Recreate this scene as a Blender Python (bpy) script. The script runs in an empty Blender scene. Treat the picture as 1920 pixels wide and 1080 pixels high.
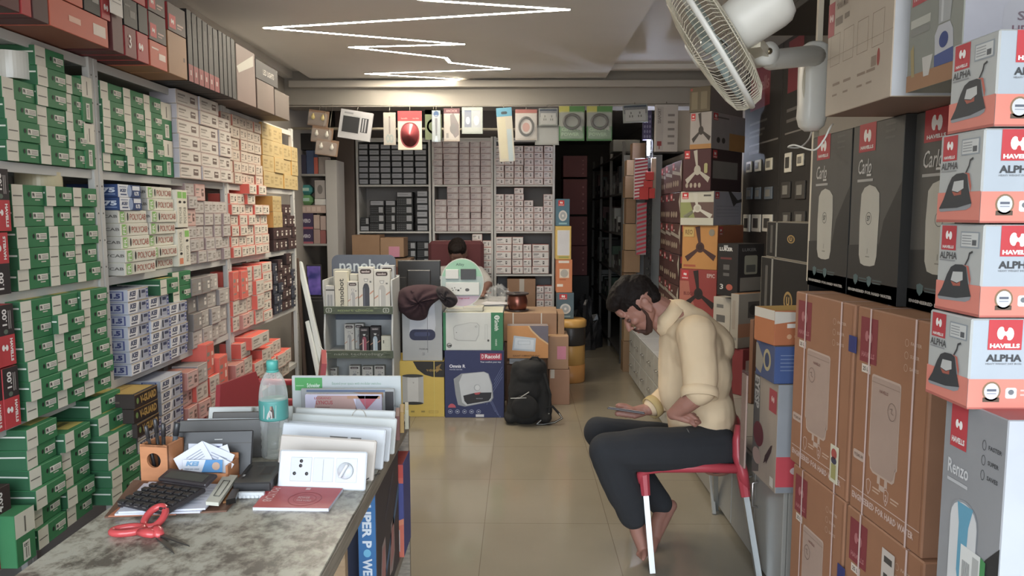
import bpy, bmesh, math, random
from mathutils import Vector, Matrix, Euler
random.seed(11)
S = bpy.context.scene
C = S.collection
PI = math.pi
# ---------------------------------------------------------------- camera, daylight, exposure
FP = 1400.0
cd = bpy.data.cameras.new('camera'); cam = bpy.data.objects.new('camera', cd); C.objects.link(cam)
cd.sensor_width = 36; cd.lens = 36*FP/1920; cd.clip_start = .02
CAM = Vector((0, 0, 1.5))
cam.location = CAM
cam.rotation_euler = Euler((math.radians(90-5.71), 0, math.radians(0.6)))
S.camera = cam
RM = cam.rotation_euler.to_matrix()
S.view_settings.view_transform = 'Standard'; S.view_settings.look = 'None'
S.view_settings.gamma = 1; S.view_settings.use_curve_mapping = False
S.view_settings.exposure = 0.5
W = bpy.data.worlds.new('sky'); S.world = W; W.use_nodes = True
wn = W.node_tree.nodes; wl = W.node_tree.links
bgn = wn['Background']; bgn.inputs[1].default_value = 7.5
tc = wn.new('ShaderNodeTexCoord'); sx = wn.new('ShaderNodeSeparateXYZ'); rp = wn.new('ShaderNodeValToRGB')
wl.new(tc.outputs['Generated'], sx.inputs[0]); wl.new(sx.outputs[2], rp.inputs[0]); wl.new(rp.outputs[0], bgn.inputs[0])
rp.color_ramp.elements[0].position = 0.0; rp.color_ramp.elements[0].color = (.40, .37, .34, 1)
rp.color_ramp.elements[1].position = .12; rp.color_ramp.elements[1].color = (.80, .90, 1.0, 1)
# portal that guides sky sampling through the open shop front (gives no light of its own)
pl = bpy.data.lights.new('shopfront_daylight', 'AREA'); pl.shape = 'RECTANGLE'; pl.size = 3.7; pl.size_y = 2.7
pl.cycles.is_portal = True
po = bpy.data.objects.new('shopfront_daylight', pl); C.objects.link(po)
po.location = (-.15, -1.2, 1.3); po.rotation_euler = (math.radians(90), 0, 0)

def ray(px, py):
    return (RM @ Vector(((px-960)/FP, (540-py)/FP, -1))).normalized()
def atY(px, py, Y):
    r = ray(px, py); return CAM + r*(Y/r.y)
def atX(px, py, X):
    r = ray(px, py); return CAM + r*(X/r.x)
def atZ(px, py, Z):
    r = ray(px, py); return CAM + r*((Z-1.5)/r.z)

# ---------------------------------------------------------------- materials
def lin(c): return c/12.92 if c <= .04045 else ((c+.055)/1.055)**2.4
def hexc(h):
    h = h.lstrip('#'); return tuple(lin(int(h[i:i+2], 16)/255) for i in (0, 2, 4))
MATS = {}
def M(h, kind='card'):
    k = (h, kind)
    if k in MATS: return MATS[k]
    m = bpy.data.materials.new(kind+'_'+h.lstrip('#')); m.use_nodes = True
    nt = m.node_tree; N = nt.nodes; L = nt.links; b = N['Principled BSDF']
    c = hexc(h); lu = .25*c[0]+.65*c[1]+.10*c[2]; c = c if kind == 'hair' else tuple((v*.80+lu*.20)*.96+.014 for v in c); rough = {'card': .55, 'matte': .9, 'gloss': .22, 'metal': .3, 'plastic': .35, 'cloth': .95, 'film': .12, 'skin': .55, 'paint': .6, 'semi': .42}.get(kind, .5)  # colours greyed and darks lifted to imitate a hazy lens veil
    b.inputs['Roughness'].default_value = rough
    if kind == 'hair': b.inputs['Roughness'].default_value = .7; b.inputs['Specular IOR Level'].default_value = .15
    if kind in ('card', 'paint'): b.inputs['Specular IOR Level'].default_value = .28
    b.inputs['Base Color'].default_value = (*c, 1)
    if kind == 'emit':
        b.inputs['Emission Color'].default_value = (*c, 1); b.inputs['Emission Strength'].default_value = 1.0
    elif kind == 'film':
        b.inputs['Alpha'].default_value = .13
        b.inputs['Specular IOR Level'].default_value = .9
    elif kind == 'glassy':
        b.inputs['Roughness'].default_value = .05; b.inputs['Transmission Weight'].default_value = 1; b.inputs['IOR'].default_value = 1.12
    else:
        amt = {'card': .10, 'matte': .10, 'cloth': .09, 'paint': .06, 'skin': .10, 'hair': .3, 'metal': .06}.get(kind, .04)
        sc = {'card': 9, 'cloth': 7, 'matte': 6, 'paint': 2.5, 'skin': 25, 'hair': 90}.get(kind, 12)
        t = N.new('ShaderNodeTexCoord'); n = N.new('ShaderNodeTexNoise'); n.inputs['Scale'].default_value = sc; n.inputs['Detail'].default_value = 3
        L.new(t.outputs['Object'], n.inputs['Vector'])
        mr = N.new('ShaderNodeMapRange'); mr.inputs[3].default_value = 1-amt; mr.inputs[4].default_value = 1+amt
        L.new(n.outputs[0], mr.inputs[0])
        hs = N.new('ShaderNodeHueSaturation'); hs.inputs['Color'].default_value = (*c, 1)
        L.new(mr.outputs[0], hs.inputs['Value']); L.new(hs.outputs[0], b.inputs['Base Color'])
        if kind == 'metal': b.inputs['Metallic'].default_value = .85
        if kind == 'cloth':
            bp = N.new('ShaderNodeBump'); bp.inputs['Strength'].default_value = .16; bp.inputs['Distance'].default_value = .004
            n2 = N.new('ShaderNodeTexNoise'); n2.inputs['Scale'].default_value = 14; n2.inputs['Detail'].default_value = 5
            L.new(t.outputs['Object'], n2.inputs['Vector']); L.new(n2.outputs[0], bp.inputs['Height']); L.new(bp.outputs[0], b.inputs['Normal'])
        if kind == 'skin':
            b.inputs['Subsurface Weight'].default_value = .08; b.inputs['Subsurface Radius'].default_value = (.02, .008, .004)
    MATS[k] = m; return m
def emis(name, h, s):
    m = bpy.data.materials.new(name); m.use_nodes = True; b = m.node_tree.nodes['Principled BSDF']
    b.inputs['Base Color'].default_value = (.8, .8, .8, 1)
    b.inputs['Emission Color'].default_value = (*hexc(h), 1); b.inputs['Emission Strength'].default_value = s
    return m

# ---------------------------------------------------------------- text outlines
TXT = {}
def textpoly(s, bold=.02, shear=0):
    k = (s, bold, shear)
    if k in TXT: return TXT[k]
    cu = bpy.data.curves.new('t', 'FONT'); cu.body = s; cu.offset = bold; cu.shear = shear; cu.resolution_u = 1 if len(s) > 12 else 2
    o = bpy.data.objects.new('t', cu)
    C.objects.link(o)
    dg = bpy.context.evaluated_depsgraph_get(); dg.update()
    me = o.evaluated_get(dg).to_mesh()
    vs = [tuple(v.co)[:2] for v in me.vertices]; fs = [tuple(p.vertices) for p in me.polygons]
    o.evaluated_get(dg).to_mesh_clear()
    bpy.data.objects.remove(o); bpy.data.curves.remove(cu)
    x0 = min(v[0] for v in vs); x1 = max(v[0] for v in vs); y0 = min(v[1] for v in vs); y1 = max(v[1] for v in vs)
    vs = [((x-x0)/(x1-x0), (y-y0)/(y1-y0)) for x, y in vs]
    TXT[k] = (vs, fs); return TXT[k]

# ---------------------------------------------------------------- mesh builder
class MB:
    def __init__(s): s.v = []; s.f = []; s.m = []; s.sm = []; s.ms = []; s.w = s.d = s.h = 1
    def mi(s, m):
        if isinstance(m, str): m = M(m)
        if m not in s.ms: s.ms.append(m)
        return s.ms.index(m)
    def add(s, vs, fs, m, smooth=False):
        b = len(s.v); i = s.mi(m)
        s.v += [tuple(v) for v in vs]
        for f in fs: s.f.append(tuple(b+j for j in f)); s.m.append(i); s.sm.append(smooth)
        return s
    # chamfered box
    def box(s, x0, x1, y0, y1, z0, z1, m, c=.0015, T=None, faces=None):
        if x1 < x0: x0, x1 = x1, x0
        if y1 < y0: y0, y1 = y1, y0
        if z1 < z0: z0, z1 = z1, z0
        c = min(c, (x1-x0)/3, (y1-y0)/3, (z1-z0)/3)
        X = (x0, x1); Y = (y0, y1); Z = (z0, z1); vs = []
        for i in (0, 1):
            for j in (0, 1):
                for k in (0, 1):
                    sx, sy, sz = (1, -1)[i]*c, (1, -1)[j]*c, (1, -1)[k]*c
                    vs += [(X[i], Y[j]+sy, Z[k]+sz), (X[i]+sx, Y[j], Z[k]+sz), (X[i]+sx, Y[j]+sy, Z[k])]
        I = lambda i, j, k, a: (i*4+j*2+k)*3+a
        fs = [
            (I(0,0,0,0), I(0,0,1,0), I(0,1,1,0), I(0,1,0,0)), (I(1,0,0,0), I(1,1,0,0), I(1,1,1,0), I(1,0,1,0)),
            (I(0,0,0,1), I(1,0,0,1), I(1,0,1,1), I(0,0,1,1)), (I(0,1,0,1), I(0,1,1,1), I(1,1,1,1), I(1,1,0,1)),
            (I(0,0,0,2), I(0,1,0,2), I(1,1,0,2), I(1,0,0,2)), (I(0,0,1,2), I(1,0,1,2), I(1,1,1,2), I(0,1,1,2))]
        # edges
        for j in (0, 1):
            for k in (0, 1): fs.append((I(0,j,k,1), I(1,j,k,1), I(1,j,k,2), I(0,j,k,2)) if (j+k) % 2 else (I(0,j,k,2), I(1,j,k,2), I(1,j,k,1), I(0,j,k,1)))
        for i in (0, 1):
            for k in (0, 1): fs.append((I(i,0,k,2), I(i,1,k,2), I(i,1,k,0), I(i,0,k,0)) if (i+k) % 2 else (I(i,0,k,0), I(i,1,k,0), I(i,1,k,2), I(i,0,k,2)))
        for i in (0, 1):
            for j in (0, 1): fs.append((I(i,j,0,0), I(i,j,1,0), I(i,j,1,1), I(i,j,0,1)) if (i+j) % 2 else (I(i,j,0,1), I(i,j,1,1), I(i,j,1,0), I(i,j,0,0)))
        for i in (0, 1):
            for j in (0, 1):
                for k in (0, 1):
                    t = (I(i,j,k,0), I(i,j,k,1), I(i,j,k,2)); fs.append(t if (i+j+k) % 2 == 0 else t[::-1])
        if T is not None: vs = [tuple(T @ Vector(v)) for v in vs]
        if faces:
            b = len(s.v); s.v += vs
            nm = ['left', 'right', 'front', 'back', 'bottom', 'top']
            for n, f in enumerate(fs):
                mm = faces.get(nm[n], m) if n < 6 else m
                s.f.append(tuple(b+q for q in f)); s.m.append(s.mi(mm)); s.sm.append(False)
            return s
        return s.add(vs, fs, m)
    def quad(s, pts, m): return s.add(pts, [tuple(range(len(pts)))], m)
    def ring(s, prof, m, n=24, T=None, closed=False, smooth=True):
        """lathe: prof list of (r,z) about z"""
        vs = []; fs = []
        for (r, z) in prof:
            for k in range(n):
                a = 2*PI*k/n; vs.append(Vector((r*math.cos(a), r*math.sin(a), z)))
        P = len(prof)
        for i in range(P-1 if not closed else P):
            j = (i+1) % P
            for k in range(n):
                l = (k+1) % n; fs.append((i*n+k, i*n+l, j*n+l, j*n+k))
        if not closed:
            if prof[0][0] > 1e-6: fs.append(tuple(range(n))[::-1])
            if prof[-1][0] > 1e-6: fs.append(tuple((P-1)*n+k for k in range(n)))
        if T is not None: vs = [T @ v for v in vs]
        return s.add(vs, fs, m, smooth)
    def tube(s, pts, r, m, n=8, closed=False, smooth=True, caps=True, flat=1.0, up=None):
        pts = [Vector(p) for p in pts]; rs = r if isinstance(r, (list, tuple)) else [r]*len(pts)
        vs = []; fs = []; Np = len(pts); prev = None
        for i, p in enumerate(pts):
            if closed: t = pts[(i+1) % Np]-pts[i-1]
            else: t = pts[min(i+1, Np-1)]-pts[max(i-1, 0)]
            if t.length < 1e-9: t = Vector((0, 0, 1))
            t.normalize()
            if prev is None:
                a = Vector(up) if up else (Vector((0, 0, 1)) if abs(t.z) < .9 else Vector((1, 0, 0)))
            else: a = prev
            u = (a-t*a.dot(t)).normalized(); w = t.cross(u); prev = u
            for k in range(n):
                q = 2*PI*(k+.5)/n; vs.append(p+(u*math.cos(q)+w*math.sin(q)*flat)*rs[i])
        for i in range(Np if closed else Np-1):
            j = (i+1) % Np
            for k in range(n):
                l = (k+1) % n; fs.append((i*n+k, i*n+l, j*n+l, j*n+k))
        if caps and not closed:
            fs.append(tuple(range(n))[::-1]); fs.append(tuple((Np-1)*n+k for k in range(n)))
        return s.add(vs, fs, m, smooth)
    def prism(s, poly, t, m, T=None, smooth=False, c=0):
        """poly in xz (list of (x,z)), extruded along y from 0 to t"""
        n = len(poly); vs = [Vector((x, 0, z)) for x, z in poly]+[Vector((x, t, z)) for x, z in poly]
        fs = [tuple(range(n)), tuple(range(2*n-1, n-1, -1))]
        for k in range(n):
            l = (k+1) % n; fs.append((l, k, n+k, n+l))
        if T is not None: vs = [T @ v for v in vs]
        return s.add(vs, fs, m, smooth)
    # printing on the faces of a box w*d*h with its base centre-front at the origin
    def fr(s, face, lay):
        w, d, h = s.w, s.d, s.h; e = .00035*lay+.0002
        if face == 'front': return Vector((-w/2, -e, 0)), Vector((w, 0, 0)), Vector((0, 0, h))
        if face == 'right': return Vector((w/2+e, 0, 0)), Vector((0, d, 0)), Vector((0, 0, h))
        if face == 'left': return Vector((-w/2-e, d, 0)), Vector((0, -d, 0)), Vector((0, 0, h))
        if face == 'top': return Vector((-w/2, 0, h+e)), Vector((w, 0, 0)), Vector((0, d, 0))
        return Vector((w/2, d+e, 0)), Vector((-w, 0, 0)), Vector((0, 0, h))
    def P(s, face, pts, m, lay=1):
        o, u, v = s.fr(face, lay)
        return s.add([o+u*a+v*b for a, b in pts], [tuple(range(len(pts)))], m)
    def R(s, face, u0, v0, u1, v1, m, lay=1): return s.P(face, [(u0, v0), (u1, v0), (u1, v1), (u0, v1)], m, lay)
    def E(s, face, cx, cy, rx, ry, m, lay=1, n=20, p=2):
        pts = []
        for k in range(n):
            a = 2*PI*k/n; c_, s_ = math.cos(a), math.sin(a)
            pts.append((cx+rx*math.copysign(abs(c_)**(2/p), c_), cy+ry*math.copysign(abs(s_)**(2/p), s_)))
        return s.P(face, pts, m, lay)
    def RR(s, face, u0, v0, u1, v1, m, lay=1, r=.25):
        """rounded rectangle, r in metres share of short side"""
        o, U, V = s.fr(face, lay); W_ = (u1-u0)*U.length; H_ = (v1-v0)*V.length; q = r*min(W_, H_)
        pts = []
        for cx, cy, a0 in ((u1-q/U.length, v0+q/V.length, -90), (u1-q/U.length, v1-q/V.length, 0), (u0+q/U.length, v1-q/V.length, 90), (u0+q/U.length, v0+q/V.length, 180)):
            for k in range(5):
                a = math.radians(a0+90*k/4); pts.append((cx+q/U.length*math.cos(a), cy+q/V.length*math.sin(a)))
        return s.P(face, pts, m, lay)
    def O(s, face, u0, v0, u1, v1, m, t=.004, lay=1):
        """outline rectangle with line width t metres"""
        o, U, V = s.fr(face, lay); a = t/U.length; b = t/V.length
        s.R(face, u0, v0, u1, v0+b, m, lay); s.R(face, u0, v1-b, u1, v1, m, lay); s.R(face, u0, v0, u0+a, v1, m, lay); return s.R(face, u1-a, v0, u1, v1, m, lay)
    def L(s, face, pts, t, m, lay=1, closed=False):
        """polyline with width t metres"""
        o, U, V = s.fr(face, lay); u = U.normalized(); v = V.normalized(); lu, lv = U.length, V.length
        q = [Vector((a*lu, b*lv)) for a, b in pts]
        if closed: q.append(q[0])
        vs = []; fs = []
        for a, b in zip(q, q[1:]):
            dd = (b-a)
            if dd.length < 1e-6: continue
            dd.normalize(); nn = Vector((-dd.y, dd.x))*t/2; bb = len(vs)
            for z in (a-nn-dd*t*.2, b-nn+dd*t*.2, b+nn+dd*t*.2, a+nn-dd*t*.2): vs.append(o+u*z.x+v*z.y)
            fs.append((bb, bb+1, bb+2, bb+3))
        return s.add(vs, fs, m)
    def X(s, face, txt, u0, v0, u1, v1, m, lay=3, rot=0, bold=.02, shear=0):
        vs, fs = textpoly(txt, bold, shear); o, u, v = s.fr(face, lay); out = []
        for a, b in vs:
            if rot == 0: p, q = a, b
            elif rot == 90: p, q = 1-b, a      # reads upwards
            elif rot == -90: p, q = b, 1-a     # reads downwards
            else: p, q = 1-a, 1-b
            out.append(o+u*(u0+(u1-u0)*p)+v*(v0+(v1-v0)*q))
        return s.add(out, fs, m)
    def carton(s, w, d, h, m, c=.0015, faces=None):
        s.w, s.d, s.h = w, d, h
        return s.box(-w/2, w/2, 0, d, 0, h, m, c, faces=faces)
    def mesh(s, name='m'):
        me = bpy.data.meshes.new(name); me.from_pydata(s.v, [], s.f)
        for m in s.ms: me.materials.append(m)
        me.polygons.foreach_set('material_index', s.m); me.polygons.foreach_set('use_smooth', s.sm)
        me.update(); return me
    def build(s, name, parent=None, loc=(0, 0, 0), rz=0, label=None, cat=None, group=None, kind=None):
        return put(name, s.mesh(name), parent, loc, rz, label, cat, group, kind)
def put(name, me, parent=None, loc=(0, 0, 0), rz=0, label=None, cat=None, group=None, kind=None):
    o = bpy.data.objects.new(name, me); C.objects.link(o); o.location = loc
    o.rotation_euler = (0, 0, rz) if isinstance(rz, (int, float)) else rz
    if parent: o.parent = parent
    tag(o, label, cat, group, kind); return o
def tag(o, label=None, cat=None, group=None, kind=None):
    if label: o['label'] = label
    if cat: o['category'] = cat
    if group: o['group'] = group
    if kind: o['kind'] = kind
    return o
def thing(name, label, cat, loc=(0, 0, 0), rz=0, group=None):
    o = bpy.data.objects.new(name, None); C.objects.link(o); o.location = loc; o.empty_display_size = .05
    o.rotation_euler = (0, 0, rz) if isinstance(rz, (int, float)) else rz
    return tag(o, label, cat, group)
def struct(name, mb): return mb.build(name, kind='structure')
def dup(o, loc, rz=None, label=None, group=None):
    c = o.copy(); C.objects.link(c); c.location = loc
    if rz is not None: c.rotation_euler = (0, 0, rz) if isinstance(rz, (int, float)) else rz
    if label: c['label'] = label
    if group: c['group'] = group
    for ch in list(o.children):
        k = ch.copy(); C.objects.link(k); k.parent = c
        for g in list(ch.children):
            q = g.copy(); C.objects.link(q); q.parent = k
    return c
ORD = ['zeroth', 'first', 'second', 'third', 'fourth', 'fifth', 'sixth', 'seventh', 'eighth', 'ninth', 'tenth', 'eleventh', 'twelfth', 'thirteenth', 'fourteenth', 'fifteenth', 'sixteenth', 'seventeenth', 'eighteenth', 'nineteenth', 'twentieth']
def rownm(i, n):
    """i counted from the bottom, 0-based"""
    if n == 1: return 'alone'
    if i == 0: return 'bottom'
    if i == n-1: return 'top'
    return ORD[i+1]+' from bottom'
j = random.uniform
# ---------------------------------------------------------------- the room
XL, XR, ZC = -1.95, 1.65, 2.6
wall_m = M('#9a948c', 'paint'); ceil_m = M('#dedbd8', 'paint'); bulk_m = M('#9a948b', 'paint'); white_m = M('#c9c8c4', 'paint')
def tile_mat():
    m = bpy.data.materials.new('polished_beige_tiles'); m.use_nodes = True; nt = m.node_tree; N = nt.nodes; L = nt.links; b = N['Principled BSDF']
    t = N.new('ShaderNodeTexCoord'); mp = N.new('ShaderNodeMapping'); mp.inputs['Location'].default_value = (.17, .1, 0)
    L.new(t.outputs['Object'], mp.inputs[0])
    br = N.new('ShaderNodeTexBrick'); br.offset = 0; br.inputs['Scale'].default_value = 1
    br.inputs['Brick Width'].default_value = .6; br.inputs['Row Height'].default_value = .6; br.inputs['Mortar Size'].default_value = .0018
    br.inputs['Color1'].default_value = (*hexc('#8c8474'), 1); br.inputs['Color2'].default_value = (*hexc('#908878'), 1); br.inputs['Mortar'].default_value = (*hexc('#746a5c'), 1)
    L.new(mp.outputs[0], br.inputs[0])
    n = N.new('ShaderNodeTexNoise'); n.inputs['Scale'].default_value = 2.5; n.inputs['Detail'].default_value = 6; L.new(t.outputs['Object'], n.inputs[0])
    hs = N.new('ShaderNodeHueSaturation'); mr = N.new('ShaderNodeMapRange'); mr.inputs[3].default_value = .88; mr.inputs[4].default_value = 1.1
    L.new(n.outputs[0], mr.inputs[0]); L.new(mr.outputs[0], hs.inputs['Value']); L.new(br.outputs[0], hs.inputs['Color']); L.new(hs.outputs[0], b.inputs['Base Color'])
    r2 = N.new('ShaderNodeMapRange'); r2.inputs[3].default_value = .07; r2.inputs[4].default_value = .19; L.new(n.outputs[0], r2.inputs[0]); L.new(r2.outputs[0], b.inputs['Roughness'])
    return m
struct('floor', MB().box(XL-.1, XR+.1, -1.2, 13, -.06, 0, tile_mat(), .0))
struct('floor_outside', MB().box(-9, 9, -14, -1.2, -.12, -.04, M('#8f877c', 'matte'), 0))
struct('wall_left', MB().box(XL-.12, XL, -1.2, 7.7, 0, ZC+.15, wall_m, 0))
struct('wall_right', MB().box(XR, XR+.12, -1.2, 13, 0, ZC+.15, wall_m, 0))
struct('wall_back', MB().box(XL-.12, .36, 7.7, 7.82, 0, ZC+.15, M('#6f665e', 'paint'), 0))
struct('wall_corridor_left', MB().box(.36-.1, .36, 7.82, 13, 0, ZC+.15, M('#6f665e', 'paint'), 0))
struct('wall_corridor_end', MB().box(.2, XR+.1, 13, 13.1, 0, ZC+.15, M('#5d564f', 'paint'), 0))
# ceiling: centre panel hung lower between two shallow recesses
struct('ceiling', MB().box(XL-.12, XR+.12, -1.2, 13, ZC+.07, ZC+.15, ceil_m, 0))
pL = -1.72; pR = .70
struct('ceiling_panel', MB().box(pL, pR, -1.2, 6.30, ZC, ZC+.07, ceil_m, 0))
struct('trim_1', MB().box(XL, pL-.16, -1.2, 6.30, ZC+.01, ZC+.07, ceil_m, 0))
struct('ceiling_bulkhead', MB().box(XL, XR, 6.30, 6.55, 2.38, ZC+.07, bulk_m, 0))
struct('trim_2', MB().box(XL+.05, XR, 6.24, 6.30, 2.53, 2.585, M('#b4aea5', 'paint'), .004))
struct('trim_3', MB().box(pR, XR, 6.02, 6.1, ZC+.03, ZC+.07, ceil_m, .004))
struct('pillar_left', MB().box(-1.77, -1.60, 7.25, 7.7, 0, ZC+.15, M('#5a4a40', 'paint'), .003))
# zig-zag light line let into the ceiling panel
pts = [(560, -40), (799, 0), (1065, 17.5), (497, 52), (868, 82.5), (657, 88), (836, 108), (844, 117), (953, 129), (687, 138), (858, 148), (866, 164)]
wp = [atZ(x, y, ZC-.004) for x, y in pts]
mb = MB(); em = emis('led_diffuser', '#fff3dd', 75)
t = thing('zigzag_ceiling_light', 'long zigzag white light line set into the grey ceiling panel', 'ceiling light', (wp[5].x, wp[5].y, ZC))
o0 = Vector((wp[5].x, wp[5].y, ZC)); pr = MB()
for a, b in zip(wp, wp[1:]):
    d = (b-a).normalized(); n = Vector((-d.y, d.x, 0))
    for bld, w_, z0, z1, mt, ex in ((mb, .0135, -.006, -.001, em, .010), (pr, .018, -.003, -.0005, M('#c8c4bc', 'paint'), .012)):
        A = a-d*ex; B = b+d*ex; q = [A-n*w_, B-n*w_, B+n*w_, A+n*w_]
        lo = [Vector((p.x, p.y, ZC+z0))-o0 for p in q]; hi = [Vector((p.x, p.y, ZC+z1))-o0 for p in q]
        bld.add(lo+hi, [(3, 2, 1, 0)], mt); bld.add(lo+hi, [(4, 5, 6, 7), (0, 1, 5, 4), (1, 2, 6, 5), (2, 3, 7, 6), (3, 0, 4, 7)], '#c8c4bc')
mb.build('diffuser', t); pr.build('channel', t)
# ---------------------------------------------------------------- printed cartons
def hlogo(b, face, cx, cy, s, m='#e9e4e0', bg='#c81e28', lay=2):
    """white two-lobed emblem; s = half width in share of face width"""
    o, U, V = b.fr(face, 1); k = U.length/V.length
    b.E(face, cx-s*.50, cy+s*k*.05, s*.50, s*k*.78, m, lay, 14); b.E(face, cx+s*.50, cy-s*k*.05, s*.50, s*k*.78, m, lay+.35, 14)
    b.R(face, cx-s*.5, cy-s*k*.2, cx+s*.5, cy+s*k*.2, m, lay+.6)
    b.E(face, cx+s*.02, cy+s*k*.62, s*.26, s*k*.40, bg, lay+1, 12); b.E(face, cx-s*.02, cy-s*k*.62, s*.26, s*k*.40, bg, lay+1.2, 12)
def hbadge(b, face, u0, v0, u1, v1, bg='#c81e28', lay=1, word=True):
    b.R(face, u0, v0, u1, v1, bg, lay)
    o, U, V = b.fr(face, 1)
    hlogo(b, face, (u0+u1)/2, v0+(v1-v0)*(.58 if word else .5), (u1-u0)*.22, bg=bg, lay=lay+1)
    if word: b.X(face, 'HAVELLS', u0+(u1-u0)*.1, v0+(v1-v0)*.1, u1-(u1-u0)*.1, v0+(v1-v0)*.24, '#e9e4e0', lay+2, bold=.04)
DES = {}
def design(key, w, d, h, base, fn=None, faces=None, c=.0015):
    if key not in DES:
        b = MB(); b.carton(w, d, h, base, c, faces)
        if fn: fn(b)
        DES[key] = (b.mesh(key), w, d, h)
    return DES[key]
G1 = '#177a42'; G2 = '#0f5a33'; CR = '#d9d3c2'  # G2 is the side green, darkened to carry the shading there
def g_green(b):
    b.R('front', 0, 0, .34, 1, CR); b.R('front', .03, .44, .30, .50, '#6f6a60', 2)
    b.P('front', [(.34, 0), (.345, 0), (.38, .5), (.345, 1), (.34, 1)], G1, 2)
    b.E('front', .52, .55, .035, .12, '#14201a', 2, 10)
    b.R('front', .60, .38, .95, .68, '#dedacd', 2); b.X('front', 'FR', .62, .44, .70, .62, '#2c2a26', 3, bold=.05)
    for v in (.58, .50, .43): b.R('front', .73, v, .93, v+.035, '#8a867c', 3)
    b.R('front', .70, .26, .86, .32, '#c9c5b4', 2)
    b.R('left', .12, .62, .98, .70, '#c8ccc0', 1); b.R('top', .36, .1, .98, .95, '#b5a63c', 1); b.R('top', .5, .3, .9, .4, '#6d6a2c', 2); b.R('top', .36, .5, .98, .54, G1, 2)
D_GREEN = design('green_wire', .162, .21, .066, G1, g_green, {'left': G2, 'front': G1, 'top': G1})
def g_greenv(b):
    b.R('front', 0, .55, 1, 1, CR); b.R('front', .46, .6, .54, .9, '#6f6a60', 2)
    b.R('front', .32, .06, .68, .42, '#dedacd', 2); b.X('front', 'FR', .38, .32, .62, .39, '#2c2a26', 3, rot=90); b.R('front', .44, .1, .5, .3, '#8a867c', 3); b.R('front', .56, .1, .6, .3, '#8a867c', 3)
D_GREENV = design('green_wire_upright', .066, .19, .162, G1, g_greenv)
def g_kei(b):
    b.P('front', [(0, .06), (.42, .06), (.52, .94), (0, .94)], '#e4e3e4'); b.X('front', 'KEI', .08, .42, .38, .84, '#4b5372', 3, bold=.05, shear=.2)
    b.R('front', .06, .18, .34, .30, '#5a5d70', 2)
    b.R('front', .54, .2, .60, .82, '#2c3140', 2); b.R('front', .66, .52, .84, .78, '#3d4466', 2); b.R('front', .66, .25, .84, .45, '#a9aec0', 2)
    b.R('front', .88, .12, .98, .86, '#5f68a0', 2); b.R('front', .90, .62, .96, .74, '#d4d6e2', 3); b.R('front', .90, .3, .96, .4, '#d4d6e2', 3); b.R('front', 0, .94, 1, 1, '#b9a06a', 2)
    b.R('left', .60, .12, .92, .88, '#4a5592', 1); b.R('left', .63, .18, .89, .82, '#a9aec2', 2); b.X('left', '1.5', .66, .3, .86, .72, '#39437e', 4, bold=.06); b.R('left', .08, .4, .3, .5, '#5a6088', 1); b.R('left', .08, .56, .3, .62, '#5a6088', 1)
    b.R('top', .1, .3, .9, .4, '#9a9eb4', 1)
D_KEI = design('kei_wire', .172, .20, .049, '#b4b8c6', g_kei)
def g_keib(b):
    b.R('front', 0, 0, .45, 1, '#dfe3ea'); b.X('front', 'KEI', .08, .4, .34, .66, '#2f4576', 3, bold=.04, shear=.2); b.R('front', .1, .16, .36, .27, '#4a5b86', 2); b.R('front', .06, .78, .36, .84, '#6d7ba0', 2)
    b.E('front', .49, .5, .1, .5, '#8fa6d0', 2, 12); b.R('front', .62, .58, .95, .92, '#dfe3ea', 2); b.X('front', '0.75', .7, .15, .9, .48, '#e4e8f0', 3, bold=.05)
    b.X('left', '0.75', .5, .35, .95, .75, '#cfd8ea', 3, bold=.05); b.R('left', .1, .3, .36, .75, '#6d4450', 2); b.R('left', .5, .2, .95, .26, '#8fa6d0', 2)
D_KEIB = design('kei_blue', .20, .20, .050, '#26457e', g_keib)
def g_poly(b):
    b.R('front', .05, .08, .19, .92, '#7fc24a'); b.X('front', 'FR', .07, .15, .17, .85, '#e8eadd', 3, rot=90, bold=.02)
    b.R('front', .21, .12, .235, .88, '#b9c9a4', 2); b.E('front', .31, .5, .026, .34, '#33302c', 2, 10)
    b.X('front', 'POLYCAB', .38, .24, .96, .74, '#b4614f', 3, bold=.01)
    b.X('left', 'POLYCAB', .35, .42, .98, .66, '#5a5650', 3)
D_POLY = design('polycab_wire', .232, .20, .050, '#dcd9c8', g_poly, {'left': '#b9b5ac'})
def g_polyv(b):
    b.R('front', .15, .78, .85, .95, '#7fc24a'); b.E('front', .5, .68, .22, .035, '#2a2826', 2, 12); b.X('front', 'POLYCAB', .3, .12, .7, .55, '#8d8a7e', 3, rot=90, bold=0)
    b.R('top', .2, .2, .8, .8, '#a9c48a')
D_POLYV = design('polycab_upright', .052, .20, .172, '#dcd8c6', g_polyv)
def g_polyo(b):
    b.R('front', .2, .06, .8, .22, '#e08050'); b.E('front', .5, .34, .22, .035, '#2a2826', 2, 12); b.X('front', 'POLYCAB', .3, .42, .7, .92, '#8d8a7e', 3, rot=90, bold=0)
D_POLYO = design('polycab_upright_orange', .052, .20, .172, '#dcd8c6', g_polyo)
def small(key, w, h, base, side, mark, txt='#8f857c', edge=None, d=.12, lblw=.22):
    def fn(b):
        if edge: b.O('front', .02, .03, .98, .97, edge, .0016, 1)
        b.R('front', .08, .62, .40, .74, txt, 2); b.R('front', .08, .46, .32, .52, txt, 2); b.R('front', .08, .2, .5, .25, txt, 2)
        b.R('front', .62, .28, .62+lblw, .72, mark, 2); b.R('front', .65, .5, .60+lblw, .6, base, 3)
        b.R('top', .1, .45, .9, .52, txt, 1)
    return design(key, w, d, h, base, fn, {'left': side, 'top': side, 'right': side, 'back': side})
D_W1 = small('white_switch', .15, .066, '#cfc6bc', '#b9b6c2', '#6d5a52', edge='#b88a84')
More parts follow.
